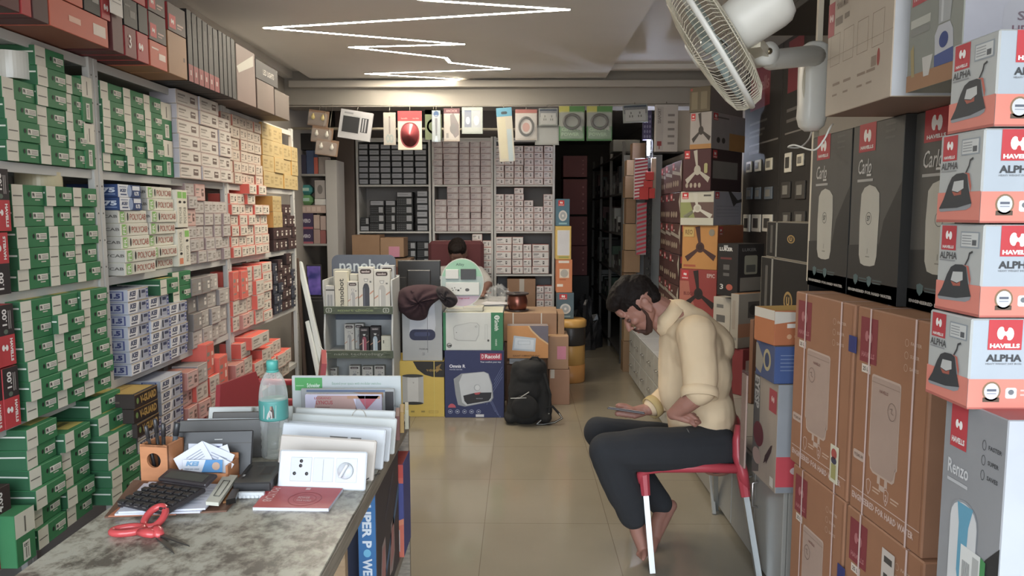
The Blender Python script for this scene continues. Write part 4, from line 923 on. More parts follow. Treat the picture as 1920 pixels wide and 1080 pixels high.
sh(588, 430, 600, 456.5, '#9c8078', 'pinkish pack right of the lower purple pack', None, zsh[0]); sh(588, 403, 599, 429.5, '#b0988c', 'pinkish pack right of the upper purple pack')
sh(600.5, 432, 611, 456.5, '#8a4a48', 'dull red pack on the lower corner shelf', None, zsh[0]); sh(600.5, 405, 611, 431.5, '#a89088', 'pale pack above the dull red pack')
sh(563, 385, 611, 399.5, '#b0988c', 'row of pale orange packs lying above the purple packs', lambda b: [b.R('front', .05+.2*k, .2, .2+.2*k, .8, '#c4ada2') for k in range(4)])
def wrap_roll(px0, py0, px1, py1, c, lab):
    x0, x1, z0, z1 = ext(px0, py0, px1, py1, Yl+.1); h_ = (z1-z0)
    b = MB(); b.box(x0-(x0+x1)/2, x1-(x0+x1)/2, 0, .11, 0, h_, M(c, 'gloss'), h_*.3); b.w, b.d, b.h = x1-x0, .1, h_; b.R('front', .2, .4, .8, .7, '#9ac0b4'); b.build('wrapped_pack', None, ((x0+x1)/2, Yl+.04, z0), 0, lab, 'pack', 'packs in the far left corner')
wrap_roll(562, 366, 589, 384.5, '#5f9c5c', 'shiny green wrapped pack in the far left corner'); wrap_roll(562, 347, 588, 365.5, '#23888a', 'shiny teal wrapped pack in the far left corner')
sh(590, 373, 611, 384.5, '#c2c0bc', 'small white box beside the green wrapped pack'); sh(590, 338, 610, 372.5, '#9a9390', 'grey fan carton on the corner shelf beside the teal pack', lambda b: b.E('front', .5, .5, .25, .25, '#6a6462'))
sh(561, 290, 574, 325.5, '#2c2a44', 'dark navy pack on the upper corner shelf', None, zsh[1]); sh(574.5, 282, 588, 325.5, '#364a70', 'blue pack on the upper corner shelf', None, zsh[1]); sh(588.5, 295, 596, 325.5, '#b8503c', 'orange red pack on the upper corner shelf', None, zsh[1])
sh(597, 294, 614, 325.5, '#8a7f7a', 'grey brown pack on the upper corner shelf', None, zsh[1], .12)
sh(556, 250, 585, 281, '#1c1618', 'black box on top of the dark packs in the far corner'); 
# screen on a dark cabinet
Ysn = 5.75
x0, x1, z0, z1 = ext(571, 496, 600, 556, Ysn)
t = thing('dark_cabinet', 'black cabinet under the small screen beside the display stand', 'cabinet', ((x0+x1)/2, Ysn, 0))
MB().box(-.10, .13, .0, .34, 0, z0-.005, M('#1c1a1a', 'semi'), .004).build('body', t); MB().box(-.09, .12, -.012, 0, .03, z0-.03, M('#242020', 'semi'), .003).build('door', t)
t = thing('tablet_screen', 'lit purple and blue screen in a black frame at the far left', 'screen', ((x0+x1)/2, Ysn+.05, z0-.004)); hw = (x1-x0)/2
MB().box(-hw, hw, 0, .012, 0, z1-z0, M('#141416', 'plastic'), .004).build('frame', t)
m = bpy.data.materials.new('purple_wallpaper'); m.use_nodes = True; nt = m.node_tree; b_ = nt.nodes['Principled BSDF']; tcn = nt.nodes.new('ShaderNodeTexCoord'); nz = nt.nodes.new('ShaderNodeTexNoise'); nz.inputs['Scale'].default_value = 9; cr_ = nt.nodes.new('ShaderNodeValToRGB')
cr_.color_ramp.elements[0].color = (*hexc('#23245c'), 1); cr_.color_ramp.elements[0].position = .35; cr_.color_ramp.elements[1].color = (*hexc('#7a5fa8'), 1); cr_.color_ramp.elements[1].position = .7
nt.links.new(tcn.outputs['Object'], nz.inputs[0]); nt.links.new(nz.outputs[0], cr_.inputs[0]); nt.links.new(cr_.outputs[0], b_.inputs['Emission Color']); b_.inputs['Emission Strength'].default_value = .55; b_.inputs['Base Color'].default_value = (.01, .01, .01, 1)
MB().box(-hw+.008, hw-.008, -.001, 0, .012, z1-z0-.012, m, 0).build('display_panel', t)
def bar(nm, p0, p1, w, m, lab=None, cat=None, parent=None, grp=None, w2=None):
    d = (p1-p0); L_ = d.length; z = d.normalized(); x = Vector((0, 1, 0)).cross(z).normalized(); y = z.cross(x)
    T = Matrix((( x.x, y.x, z.x, 0), (x.y, y.y, z.y, 0), (x.z, y.z, z.z, 0), (0, 0, 0, 1))); h2 = (w2 or w)/2
    o = MB().box(-w/2, w/2, -h2, h2, 0, L_, m, .003, T=T).build(nm, parent, p0, 0, lab, cat, grp); return o
wmt = M('#c4cac8', 'paint')
def lean(nm, top, bot, Yt, Yb, w, m, lab, cat, grp=None):
    p1 = atY(*top, Yt); p0 = atY(*bot, Yb); d = (p0-p1); k = (0.012-p1.z)/d.z
    return bar(nm, p1+d*k, p1, w, m, lab, cat, grp=grp)
lean('lamp_batten', (562, 492), (610, 706), 5.32, 5.0, .034, wmt, 'longest white lamp batten leaning at the rack end', 'lamp batten', 'leaning white battens')
lean('lamp_batten', (577, 603), (598, 706), 5.16, 4.95, .030, wmt, 'shorter white lamp batten leaning left of the longest one', 'lamp batten', 'leaning white battens')
lean('wooden_strip', (557, 484), (572, 700), 5.24, 5.24, .022, M('#5a4434', 'card'), 'thin brown wooden strip standing at the rack end', 'strip')
lean('dark_pole', (548, 318), (550, 700), 5.225, 5.225, .02, M('#8a7660', 'card'), 'tall pale brown pole standing at the far end of the rack', 'pole')
lean('dark_board', (566, 520), (582, 700), 5.40, 5.40, .07, M('#1d1917', 'card'), 'dark board leaning behind the white lamp battens', 'board')
p = [atY(x, y, 4.92) for x, y in ((600, 650), (612, 662), (613, 685), (606, 706), (600, 712))]
MB().tube(p, .003, M('#c9c9c6', 'plastic'), 6).build('looped_wire', label='thin white wire looping from the leaning lamp battens', cat='wire')
# ---------------------------------------------------------------- things hanging under the bulkhead
Yh = 6.16
zw = atY(850, 203, Yh).z
MB().tube([(XL+.01, Yh+.03, zw+.03), (-.8, Yh+.03, zw+.025), (.2, Yh+.03, zw+.028), (XR-.01, Yh+.03, zw+.04)], .003, M('#8a8478', 'metal'), 6).build('hanging_wire', label='thin wire stretched under the ceiling bulkhead holding the packs', cat='wire')
p0, p1 = atY(556, 241, 6.45), atY(1050, 243, 6.45)
MB().tube([(XL+.002, 6.45, p0.z), p1], .012, M('#a59c88', 'card'), 8).build('wooden_rod', label='pale wooden rod running behind the hanging packs', cat='rod')
def hang(nm, px0, py0, px1, py1, base, lab, cat, fn=None, d=.006, tilt=0, grp=None, Y=Yh, filmd=0, kind='card'):
    x0, x1, z0, z1 = ext(px0, py0, px1, py1, Y); w, h = x1-x0, z1-z0
    t = thing(nm, lab, cat, ((x0+x1)/2, Y, z1), (0, math.radians(tilt), 0), grp)
    b = MB(); b.carton(w, d, h, M(base, kind), .001)
    if fn: fn(b)
    o = b.build('card', t); o.location = (0, 0, -h)
    MB().tube([(0, .002, -.012), (0, .012, .02), (0, .03, zw+.03-z1), (0, .036, zw+.022-z1)], .0018, M('#8a8478', 'metal'), 5).build('hook', t)
    if filmd:
        o = MB().box(-w*.46, w*.46, -filmd, -.0015, h*.04, h*.84, film, .008).build('film_cover', t); o.location = (0, 0, -h)
    return t, w, h
def bulb(parent, x, z, m, r=.017, d=-.02):
    MB().ring([(.0, -r), (r*.6, -r*.8), (r, 0), (r*.85, r*.7), (r*.45, r*1.3), (r*.42, r*1.9), (0, r*1.95)], m, 16, Matrix.Translation((x, d, z))).build('bulb', parent)
for k, (a, c, y0, col, nm) in enumerate(((580, 618, 207, '#c9b03c', 'topmost, with yellow bulbs'), (586, 626, 238, '#c9c4b8', 'middle, with white bulbs'), (594, 636, 262, '#c9c4b8', 'lowest, with white bulbs'))):
    t, w, h = hang('bulb_pack', a, y0, c, y0+30, '#8a6a50', 'hanging film pack of night bulbs, '+nm, 'bulb pack', tilt=8, Y=Yh-.03*k, filmd=.045, grp='hanging bulb packs')
    for s_ in (-1, 1): bulb(t, s_*w*.24, -h*.5, M(col, 'gloss'))
def g_tr(b): b.R('front', .10, .22, .62, .78, '#26282c'); b.R('front', .68, .28, .90, .78, '#34363c'); b.R('front', .72, .30, .76, .76, '#a9abb0', 2); b.R('front', .80, .30, .84, .76, '#a9abb0', 2); b.R('front', .12, .86, .4, .92, '#8a8c90', 1); b.O('front', .08, .18, .64, .82, '#a4a6aa', .003, 2)
hang('door_bell_pack', 640, 208, 700, 262, '#b4b5ba', 'tilted white window pack with dark inside hanging left', 'pack', g_tr, .04, tilt=9, filmd=.0)
def g_tester(b): b.R('front', .44, .35, .56, .88, '#6f5a52'); b.E('front', .36, .2, .16, .13, '#7f908c'); b.E('front', .64, .2, .16, .13, '#7f908c'); b.E('front', .36, .2, .08, .07, '#a8a296', 2); b.E('front', .64, .2, .08, .07, '#a8a296', 2)
hang('scissor_pack', 719, 211, 742, 272, '#a59c90', 'hanging pack with small scissors left of the red oval pack', 'pack', g_tester, filmd=.012)
def g_red(b): b.R('front', 0, .74, 1, 1, '#c43038'); b.E('front', .5, .38, .40, .33, '#8c2a34', 1, 28, 2.3); b.X('front', 'havells', .14, .79, .40, .83, '#d8908c', 2); b.X('front', 'reo bliss', .62, .79, .88, .83, '#d8908c', 2)
t, w, h = hang('oval_pack', 746, 208, 791, 281, '#c4bcaa', 'hanging white pack with red header and dark red oval', 'pack', g_red)
MB().ring([(0, -.012), (.5, -.010), (.85, -.004), (1, 0)], M('#a23a42', 'gloss'), 28, Matrix.Translation((0, -.001, -h*.62)) @ Matrix.Rotation(-PI/2, 4, 'X') @ Matrix.Diagonal((w*.36, h*.30, -1, 1))).build('oval_cover', t)
def g_grn(b): b.R('front', 0, 0, 1, 1, '#5d6a48'); b.E('front', .5, .45, .4, .25, '#a8a88a', 1); b.E('front', .5, .45, .28, .17, '#5d6a48', 2); b.R('front', .0, .85, 1, 1, '#b0a850', 1)
hang('clip_pack', 797, 206, 828, 262, '#5d6a48', 'hanging green and yellow pack behind the blue tester pack', 'pack', g_grn, Y=Yh+.015, filmd=.0)
def g_blt(b): b.E('front', .5, .88, .3, .1, '#3c5a86'); b.P('front', [(.35, .75), (.65, .75), (.58, .2), (.42, .2)], '#2c3450'); b.P('front', [(.3, 0), (.7, 0), (.55, .25), (.45, .25)], '#a9bcd0')
hang('tester_pack', 810, 207, 826, 266, '#8a98a0', 'narrow hanging pack with a dark blue tester', 'pack', g_blt, Y=Yh-.02, filmd=.012)
def g_mr(b): b.R('front', 0, .84, 1, 1, '#6a4048'); b.P('front', [(.4, .8), (.62, .85), (.95, .5), (.95, .2), (.7, .1), (.45, .3)], '#4c3034', 1); b.E('front', .6, .38, .22, .16, '#38262a', 2); b.R('front', .15, .1, .3, .25, '#6a605a', 2); b.X('front', 'ANCHOR', .15, .88, .85, .96, '#b08c8c', 2)
hang('plug_pack', 832, 203, 862, 265, '#a3988e', 'hanging pack with a dark brown plug and maroon header', 'pack', g_mr, filmd=.015)
def g_bl(b): b.R('front', .12, .25, .46, .88, '#3c5078'); b.R('front', .52, .25, .90, .88, '#8c93a0'); b.E('front', .29, .5, .1, .14, '#c0c8d0', 2); b.E('front', .7, .5, .13, .18, '#c0c4c8', 2)
hang('socket_pack', 866, 201, 905, 251, '#97a09c', 'wide clear hanging pack with blue and white sockets', 'pack', g_bl, filmd=.03)
def g_lng(b): b.R('front', 0, .84, 1, 1, '#3f87a4'); b.RR('front', .3, .88, .7, .93, '#2a3a44', 2, r=.5); b.R('front', .08, .05, .55, .82, '#aaa48c', 1); b.R('front', .6, .0, .9, .6, '#8fa0aa', 1)
hang('strip_pack', 930, 202, 959, 303, '#a39f92', 'long hanging pack with a blue header and cream strip', 'pack', g_lng, .012, tilt=-4, filmd=.0)
def g_ring(b):
    b.R('front', 0, .88, 1, 1, '#9a5a54'); b.E('front', .5, .45, .36, .33, '#1e1c1e', 1); b.E('front', .5, .45, .26, .24, '#b0a8a4', 2); b.E('front', .5, .42, .17, .15, '#b06a5c', 3)
t, w, h = hang('cable_ring_pack', 966, 205, 1007, 263, '#a9a29c', 'hanging clear pack with a coiled black cable', 'pack', g_ring, filmd=.02)
MB().tube([(w*.31*math.cos(a*PI/12), -.012, -h*.55+h*.28*math.sin(a*PI/12)) for a in range(24)], .007, M('#161416', 'plastic'), 8, closed=True).build('cable', t)
def g_skt(b): b.R('front', .05, .5, .95, .95, '#3a4658'); b.R('front', .1, .1, .9, .72, '#9a9c9a', 2); [b.R('front', x, y, x+.05, y+.12, '#2c2e30', 3) for x, y in ((.25, .3), (.35, .3), (.3, .48), (.6, .3), (.7, .3), (.65, .48))]
hang('socket_pack', 1010, 203, 1046, 236, '#7f8684', 'hanging pack of two white sockets beside the coiled cable', 'pack', g_skt, filmd=.02)
x0, x1, z0, z1 = ext(1000, 236, 1052, 274, Yh)
t, w, h = hang('film_bag', 1003, 234, 1048, 272, '#8a8e8c', 'drooping clear film bag hanging below the white sockets', 'plastic bag', None, .004, Y=Yh+.02, filmd=.03)
def g_hose(b): b.R('front', 0, .82, 1, 1, '#3f7a34'); b.R('front', 0, .82, .4, 1, '#a9a83a', 2); b.R('front', 0, 0, 1, .42, '#2f7038', 1); b.X('front', 'GREEN', .1, .28, .9, .38, '#7fae7c', 2, bold=.03); b.X('front', 'POWER', .1, .14, .8, .24, '#7fae7c', 2, bold=.03); b.R('front', .70, .32, .88, .42, '#b0b4a8', 3)
for k, a in enumerate((1048, 1100)):
    t, w, h = hang('wire_coil_pack', a, 199, a+48, 264, '#7d8478', 'green hanging pack with a dark coil inside, %s of two' % ('left', 'right')[k], 'pack', g_hose, filmd=.03, grp='green coil packs')
    MB().tube([(w*.30*math.cos(a_*PI/12), -.014, -h*.45+h*.20*math.sin(a_*PI/12)) for a_ in range(0, 24)], .012, M('#1c1a16', 'plastic'), 8, closed=True).build('coil', t)
hang('socket_pack', 1167, 196, 1214, 230, '#7f8684', 'hanging pack of white sockets right of the green packs', 'pack', g_skt, filmd=.02, tilt=-3)
def g_wt(b): b.R('front', .05, .02, .35, .95, '#a59f9c', 1); b.R('front', .08, .12, .28, .22, '#8a2a30', 2); b.R('front', .16, .05, .2, .12, '#8a2a30', 2); [b.R('front', .55, .15+.15*k, .85, .2+.15*k, '#7a7472', 1) for k in range(5)]; b.X('front', 'SEAPORT', .10, .6, .24, .92, '#6a6462', 2, rot=90)
hang('slim_white_carton', 1229, 196, 1271, 284, '#b0aaa6', 'slim white carton hanging by the corridor with a red lamp print', 'carton', g_wt, .05, Y=6.0)
# ---------------------------------------------------------------- right side: cabinets
def cbox(nm, cx, yt, yb, Yc, pxL, pxR, rzd, base, lab, cat='carton', grp=None, fn=None, faces=None, z=None, c=.002, dmax=None, w=None):
    """carton whose nearest upright edge stands at picture column cx, depth Yc; front face runs to pxL, right face to pxR"""
    ym = (yt+yb)/2; Pc = atY(cx, ym, Yc); X, Y = Pc.x, Pc.y
    z1 = atY(cx, yt, Yc).z; z0 = atY(cx, yb, Yc).z
    if z is not None: z0 = z
    r = math.radians(rzd); cs, sn = math.cos(r), math.sin(r)
    rl = ray(pxL, ym); tL = rl.x/rl.y; rr_ = ray(pxR, ym); tR = rr_.x/rr_.y
    w = w or (X-tL*Y)/(cs-tL*sn); d = abs((X-tR*Y)/(sn+tR*cs)) if dmax is None else dmax
    b = MB(); b.carton(w, d, z1-z0, base, c, faces)
    if fn: fn(b)
    o = b.build(nm, None, (X-cs*w/2, Y-sn*w/2, z0), r, lab, cat, grp)
    return o, z1
XC = 1.0; HC = .46
cabm = M('#8f8c84', 'semi'); drm = M('#a9a8a2', 'semi')
def cabinet(Y0, Y1, kind, lab):
    t = thing('low_cabinet', lab, 'cabinet', (XC, (Y0+Y1)/2, 0)); h = (Y1-Y0)/2-.003
    MB().box(.018, .50, -h, h, .03, HC, cabm, .002).build('body', t)
    MB().box(.04, .48, -h+.01, h-.01, 0, .03, M('#3a3632', 'semi'), .001).build('plinth', t)
    if kind == 'doors':
        for s in (-1, 1):
            d = MB().box(0, .017, *(sorted((s*.003, s*(h-.002)))), .035, HC-.004, cabm, .002).build('door', t)
            y = s*.035
            MB().tube([(0, y, .27), (-.022, y, .275), (-.022, y, .375), (0, y, .38)], .005, M('#c4bdb8', 'metal'), 8).build('handle', d)
    else:
        for s in (-1, 1):
            for q in range(2):
                z0 = .04+q*.21
                d = MB().box(0, .017, *(sorted((s*.003, s*(h-.002)))), z0, z0+.200, drm, .002).build('drawer', t)
                MB().tube([(0, s*h/2-.03, z0+.12), (-.02, s*h/2-.03, z0+.11), (-.02, s*h/2+.03, z0+.11), (0, s*h/2+.03, z0+.12)], .004, M('#b9b5ae', 'metal'), 8).build('handle', d)
        MB().box(-.006, .5, -h, h, HC, HC+.012, M('#c4c6c8', 'gloss'), .002).build('worktop', t)
for k, (a, b_, kd, lb) in enumerate(((2.74, 3.42, 'doors', 'grey two door floor cabinet nearest the red chair back'), (3.42, 4.14, 'doors', 'grey two door floor cabinet beside the red chair legs'), (4.14, 4.86, 'doors', 'grey two door floor cabinet behind the seated man'),
        (4.86, 5.5, 'drawers', 'white drawer cabinet just beyond the seated man'), (5.5, 6.12, 'drawers', 'white drawer cabinet in the middle of the far row'), (6.12, 6.74, 'drawers', 'white drawer cabinet at the far end by the corridor'))):
    cabinet(a, b_, kd, lb)
bar('panel_strip', Vector((.975, 3.62, 0)), Vector((.975, 3.86, .452)), .02, cabm, 'narrow grey strip leaning on the floor cabinets behind the chair', 'strip')
# ---------------------------------------------------------------- brown strapped water heater cartons
def g_brown(flip=0, badge_=True):
    def f(b):
        F = 'front'; pk = '#d2b4a8'; ln = '#c9a68c'
        b.R(F, .06, .74, .31, .955, '#8a2c34'); hlogo(b, F, .185, .865, .055, '#b4686a', '#8a2c34', 2); b.X(F, 'HAVELLS', .09, .765, .28, .79, '#b4686a', 3, bold=.04)
        b.R(F, .10, .69, .23, .73, '#d6c9ba'); b.X(F, '25 L', .12, .70, .2, .72, '#5a463c', 3)
        b.RR(F, .26, .30, .66, .70, '#bfa493', 1, r=.06); b.RR(F, .27, .31, .65, .69, '#ae9282', 2, r=.06)
        b.P(F, [(.27, .33), (.65, .33), (.63, .25), (.60, .235), (.33, .235), (.29, .25)], '#bfa493', 1); b.P(F, [(.285, .325), (.635, .325), (.615, .26), (.59, .245), (.34, .245), (.30, .26)], '#ae9282', 3)
        b.L(F, [(.27, .665), (.65, .665)], .0015, '#8d7262', 4)
        for u in (.40, .50): b.R(F, u, .20, u+.04, .236, '#bfa493', 1)
        b.R(F, .43, .175, .51, .20, '#bfa493', 1)
        b.X(F, 'HAVELLS', .38, .625, .50, .64, '#8a5f52', 5, bold=.03)
        cu = .56 if flip else .36
        b.L(F, [(cu+.055*math.cos(a*PI/8), .56+.04*math.sin(a*PI/8)) for a in range(16)], .0018, '#7d6256', 5, closed=True); b.L(F, [(cu-.03, .57), (cu, .575), (cu-.01, .555), (cu+.02, .55)], .002, '#7d6256', 5)
        for k, t_ in enumerate(('FASTER', 'SUPER', 'SAVES')):
            b.L(F, [(.70+.022*math.cos(a*PI/5), .89-.055*k+.016*math.sin(a*PI/5)) for a in range(10)], .0012, ln, 1, closed=True); b.X(F, t_, .75, .883-.055*k, .75+.022*len(t_), .898-.055*k, ln, 2, bold=.02)
        for u in (.25, .50): b.L(F, [(u, .185), (u+.03, .195), (u+.06, .185), (u+.055, .145), (u+.03, .12), (u+.005, .145)], .0022, pk, 1, closed=True); b.R(F, u+.09, .165, u+.20, .172, ln); b.R(F, u+.09, .15, u+.18, .156, ln)
        b.X(F, '2', .518, .14, .545, .172, pk, 2, bold=.02)
        b.R(F, .03, .105, .97, .109, pk); b.X(F, 'ENGINEERED FOR HARD WATER', .04, .055, .90, .088, pk, 2, bold=.03)
        b.RR(F, .03, .255, .20, .30, '#bfa493', 2, r=.3); b.X(F, 'PREMIUM', .05, .268, .18, .285, '#8d7262', 3)
        for u in (.20, .80):
            b.R(F, u, 0, u+.022, 1, '#d4b8b4', 6); b.R('top', u, 0, u+.022, 1, '#d4b8b4', 2)
        b.R('right', .25, 0, .28, 1, '#d4b8b4', 2); b.R(F, .965, .02, .97, .98, '#8e5a38', 1)
    return f
BX = '#a06a44'
Xb = .975; P0 = atX(1489, 537, Xb); ang = math.radians(4.0)
dirn = Vector((math.sin(ang), -math.cos(ang), 0))      # towards the camera
def along(px, y):
    rv = ray(px, y); t_ = rv.x/rv.y; return (P0.x-t_*P0.y)/(t_*dirn.y-dirn.x)
H0 = .614
for q, (cols, lbs) in enumerate((([(1487, 1588), (1591, 1744)], ['lower far', 'lower near']), ([(1489, 1602), (1606, 1751)], ['upper far', 'upper near']))):
    for k, (a, c_) in enumerate(cols):
        s0 = along(a, 650 if q else 900); s1 = along(c_, 650 if q else 900)-.004
        b = MB(); b.carton(s1-s0, .40, H0-.002, BX, .004, {'top': '#ad7a54', 'right': '#8e5e3c'}); g_brown(k)(b)
        p = Vector((P0.x, P0.y, 0))+dirn*((s0+s1)/2)
        if q == 0 and k == 1:
            b.R('front', .52, .74, .68, .93, '#c9bdb4', 7); b.R('front', .55, .87, .65, .90, '#4a4440', 8); b.R('front', .55, .77, .6, .82, '#4a4440', 8)
        b.build('strapped_carton', None, (p.x, p.y, q*H0+.001), -PI/2+ang, 'brown strapped water heater carton, %s of four at the right' % lbs[q*2+k if False else k], 'carton', 'brown strapped cartons')
        if k == 0:
            pp = Vector((P0.x, P0.y, 0))+dirn*(s1+.002)+Vector((-.0035, 0, 0))
            MB().box(-.002, 0, -.022, .022, 0, .05, '#2c3478', .0005).build('blue_tape', None, (pp.x, pp.y, q*H0+(.47 if q else .36)), ang, 'piece of blue tape across the gap of the %s brown cartons' % ('upper' if q else 'lower'), 'tape')
        if k == 0 and q == 1:
            pp = p+dirn*((s1-s0)*.30)+Vector((-.004, 0, 0)); b = MB(); b.carton(.05, .002, .12, '#cfcab0', .0004); b.R('front', .2, .1, .8, .5, '#a09a50'); b.E('front', .5, .78, .35, .14, '#b0463c', 1); b.E('front', .5, .6, .35, .1, '#3c3a50', 1)
            b.build('energy_tag', None, (pp.x, pp.y, q*H0+.035), -PI/2+ang, 'small yellow energy tag hanging on the upper far brown carton', 'tag')
Zb = 2*H0+.002
# dark grey tall heater cartons on top
def g_carlo(b):
    F = 'front'
    b.P(F, [(1, .66), (.70, .45), (.62, .30), (.62, 0), (1, 0)], '#34322f'); b.R(F, 0, 0, 1, .10, '#393735', 1); b.P(F, [(0, .3), (.62, .32), (.62, 0), (0, 0)], '#343230', 1)
    b.R(F, .14, .84, .48, 1, '#b82a34', 2); hlogo(b, F, .31, .93, .075, lay=3); b.X(F, 'HAVELLS', .18, .855, .44, .875, '#ddd6d2', 4, bold=.05)
    b.X(F, 'Carlo', .15, .715, .42, .80, '#c9c6c0', 3, bold=.005, shear=.25); b.R(F, .33, .70, .42, .712, '#c9c6c0', 3); b.R(F, .14, .67, .46, .685, '#a9a6a0', 3)
    b.P(F, [(.24, .60), (.30, .635), (.40, .65), (.52, .635), (.60, .60), (.615, .50), (.60, .25), (.57, .20), (.48, .19), (.36, .19), (.28, .20), (.24, .25), (.225, .45)], '#b9b5a8', 3)
    b.L(F, [(.41+.055*math.cos(a*PI/7), .46+.035*math.sin(a*PI/7)) for a in range(14)], .002, '#5f5d55', 4, closed=True); b.X(F, '57', .38, .445, .44, .475, '#4a4842', 5)
    b.R(F, .41, .26, .42, .29, '#8a867a', 4); b.R(F, .38, .24, .46, .246, '#8a867a', 4)
    for k in range(3): b.R(F, .66, .96-.035*k, .84, .972-.035*k, '#5f5c57', 2); b.L(F, [(.58+.02*math.cos(a*PI/4), .965-.035*k+.013*math.sin(a*PI/4)) for a in range(8)], .001, '#5f5c57', 2, closed=True)
    for u in (.14, .42): b.P(F, [(u, .125), (u+.05, .135), (u+.10, .125), (u+.09, .09), (u+.05, .07), (u+.01, .09)], '#4f6a6c', 2); b.R(F, u+.12, .11, u+.30, .118, '#4a5a5c', 2); b.R(F, u+.12, .095, u+.28, .102, '#4a5a5c', 2)
    b.X(F, 'ENGINEERED FOR HARD WATER', .04, .03, .92, .048, '#b4b1ab', 3, bold=.04)
    b.R('right', 0, 0, 1, 1, '#2a2928'); [b.R('right', .80, .3+.05*k, .95, .33+.05*k, '#55534f', 2) for k in range(8)]
Xk = 1.10
def carl(pxa, pxb, py, X, lab, z=Zb):
    Y0 = atX(pxb, py, X).y+.003; Y1 = atX(pxa, py, X).y
    b = MB(); b.carton(Y1-Y0, .42, .552, '#55524d', .004, {'top': '#3a3835'}); g_carlo(b); return b.build('slim_heater_carton', None, (X, (Y0+Y1)/2, z), -PI/2, lab, 'carton', 'dark grey heater cartons')
carl(1519, 1593, 400, Xk, 'dark grey carton with white tall heater, furthest of three by the fan cord')
carl(1594, 1690, 400, Xk-.004, 'dark grey carton with white tall heater, middle of three')
Xk3 = atY(1707, 400, atX(1690, 400, Xk).y-.004).x
b = MB(); Y1 = atX(1690, 400, Xk).y-.008; b.carton(.36, .42, .552, '#55524d', .004); g_carlo(b); b.build('slim_heater_carton', None, (Xk3, Y1-.18, Zb), -PI/2, 'dark grey carton with white tall heater, partly behind the iron cartons', 'carton', 'dark grey heater cartons')
Zk = Zb+.553
# beige mixer carton and grey grinder carton above
def g_mix(b):
    F = 'front'; c = '#9a8470'
    b.R(F, .0, .62, .11, .88, '#b0444a'); hlogo(b, F, .06, .76, .035, '#d8b4ac', '#b0444a', 2); b.X(F, 'Havells Mixer', .14, .80, .34, .88, '#a08a78', 2); b.R(F, .13, .68, .25, .74, '#8d7c6c'); b.R(F, .28, .70, .36, .74, '#8d7c6c')
    for k in range(4): b.O(F, .06+.22*k, .38, .22+.22*k, .62, c, .0015)
    for u in (.12, .3, .52, .66): b.R(F, u, .22, u+.12, .24, c); b.R(F, u, .14, u+.08, .155, c)
    b.E(F, .82, .30, .02, .06, '#a8483e'); b.R(F, .72, .25, .79, .32, c); b.L(F, [(0, .45), (1, .45)], .001, c)
    b.R('right', .15, .76, .9, 1, '#b82a34'); b.X('right', 'Havells', .2, .80, .6, .9, '#e0d0ce', 3); b.X('right', 'Maxx Grind', .15, .24, .9, .36, '#3c3c40', 3); b.X('right', 'GRIND', .15, .14, .6, .2, '#8a8c96', 3); b.R('right', .12, .05, .8, .12, '#b84048'); b.X('right', '500W', .2, .065, .6, .105, '#e0d0ce', 3)
cbox('mixer_carton', 1676, -110, 192, 1.87, 1554, 1960, -90, '#c0ae98', 'beige mixer carton lying on the dark grey cartons', fn=g_mix, faces={'right': '#c4c6cc', 'bottom': '#8a6a5a'}, z=Zk+.001, dmax=.34)
def g_grd(b):
    F = 'front'; b.R(F, 0, 0, 1, .12, '#a87850'); b.R(F, .02, .56, .38, 1, '#b3444a', 1) if False else None
    b.R(F, .05, .62, .38, .95, '#b84a4e', 1); hlogo(b, F, .21, .82, .10, '#d8c4bc', '#b84a4e', 2); b.X(F, 'HAVELLS', .09, .65, .34, .69, '#d8c4bc', 3, bold=.04)
    b.R(F, .04, .46, .42, .52, '#b9b8ac'); b.RR(F, .04, .40, .42, .45, '#8c8b84', 2, r=.3)
    b.P(F, [(.55, .12), (.52, .34), (.58, .40), (.78, .40), (.84, .34), (.88, .12)], '#b9bac0', 2); b.P(F, [(.54, .12), (.53, .2), (.86, .22), (.88, .12)], '#4a5a94', 3); b.E(F, .69, .29, .08, .055, '#3c4c88', 4); b.P(F, [(.58, .41), (.56, .68), (.82, .68), (.78, .41)], '#a6a8a8', 2); b.R(F, .62, .42, .66, .66, '#c6c8c8', 3)
    b.P(F, [(.30, .22), (.34, .08), (.44, .08), (.50, .22)], '#c9c4bc', 2); b.P(F, [(.1, .1), (.06, .3), (.12, .34), (.16, .1)], '#a89560', 2)
    b.RR('right', .16, .2, .75, .5, '#9a9aa2', 1, r=.3); b.X('right', 'STEEL ROBUST', .22, .36, .68, .42, '#6c5c68', 3, bold=.02); b.X('right', 'HEAVY DUTY MOTOR', .2, .27, .7, .33, '#6c4c5c', 3, bold=.02)
cbox('grinder_carton', 1808, -150, 178, 1.60, 1707, 2060, -90, '#8e9086', 'grey carton with a blue and white mixer grinder picture', fn=g_grd, faces={'right': '#9a9aa4'}, z=Zk+.001, dmax=.5)
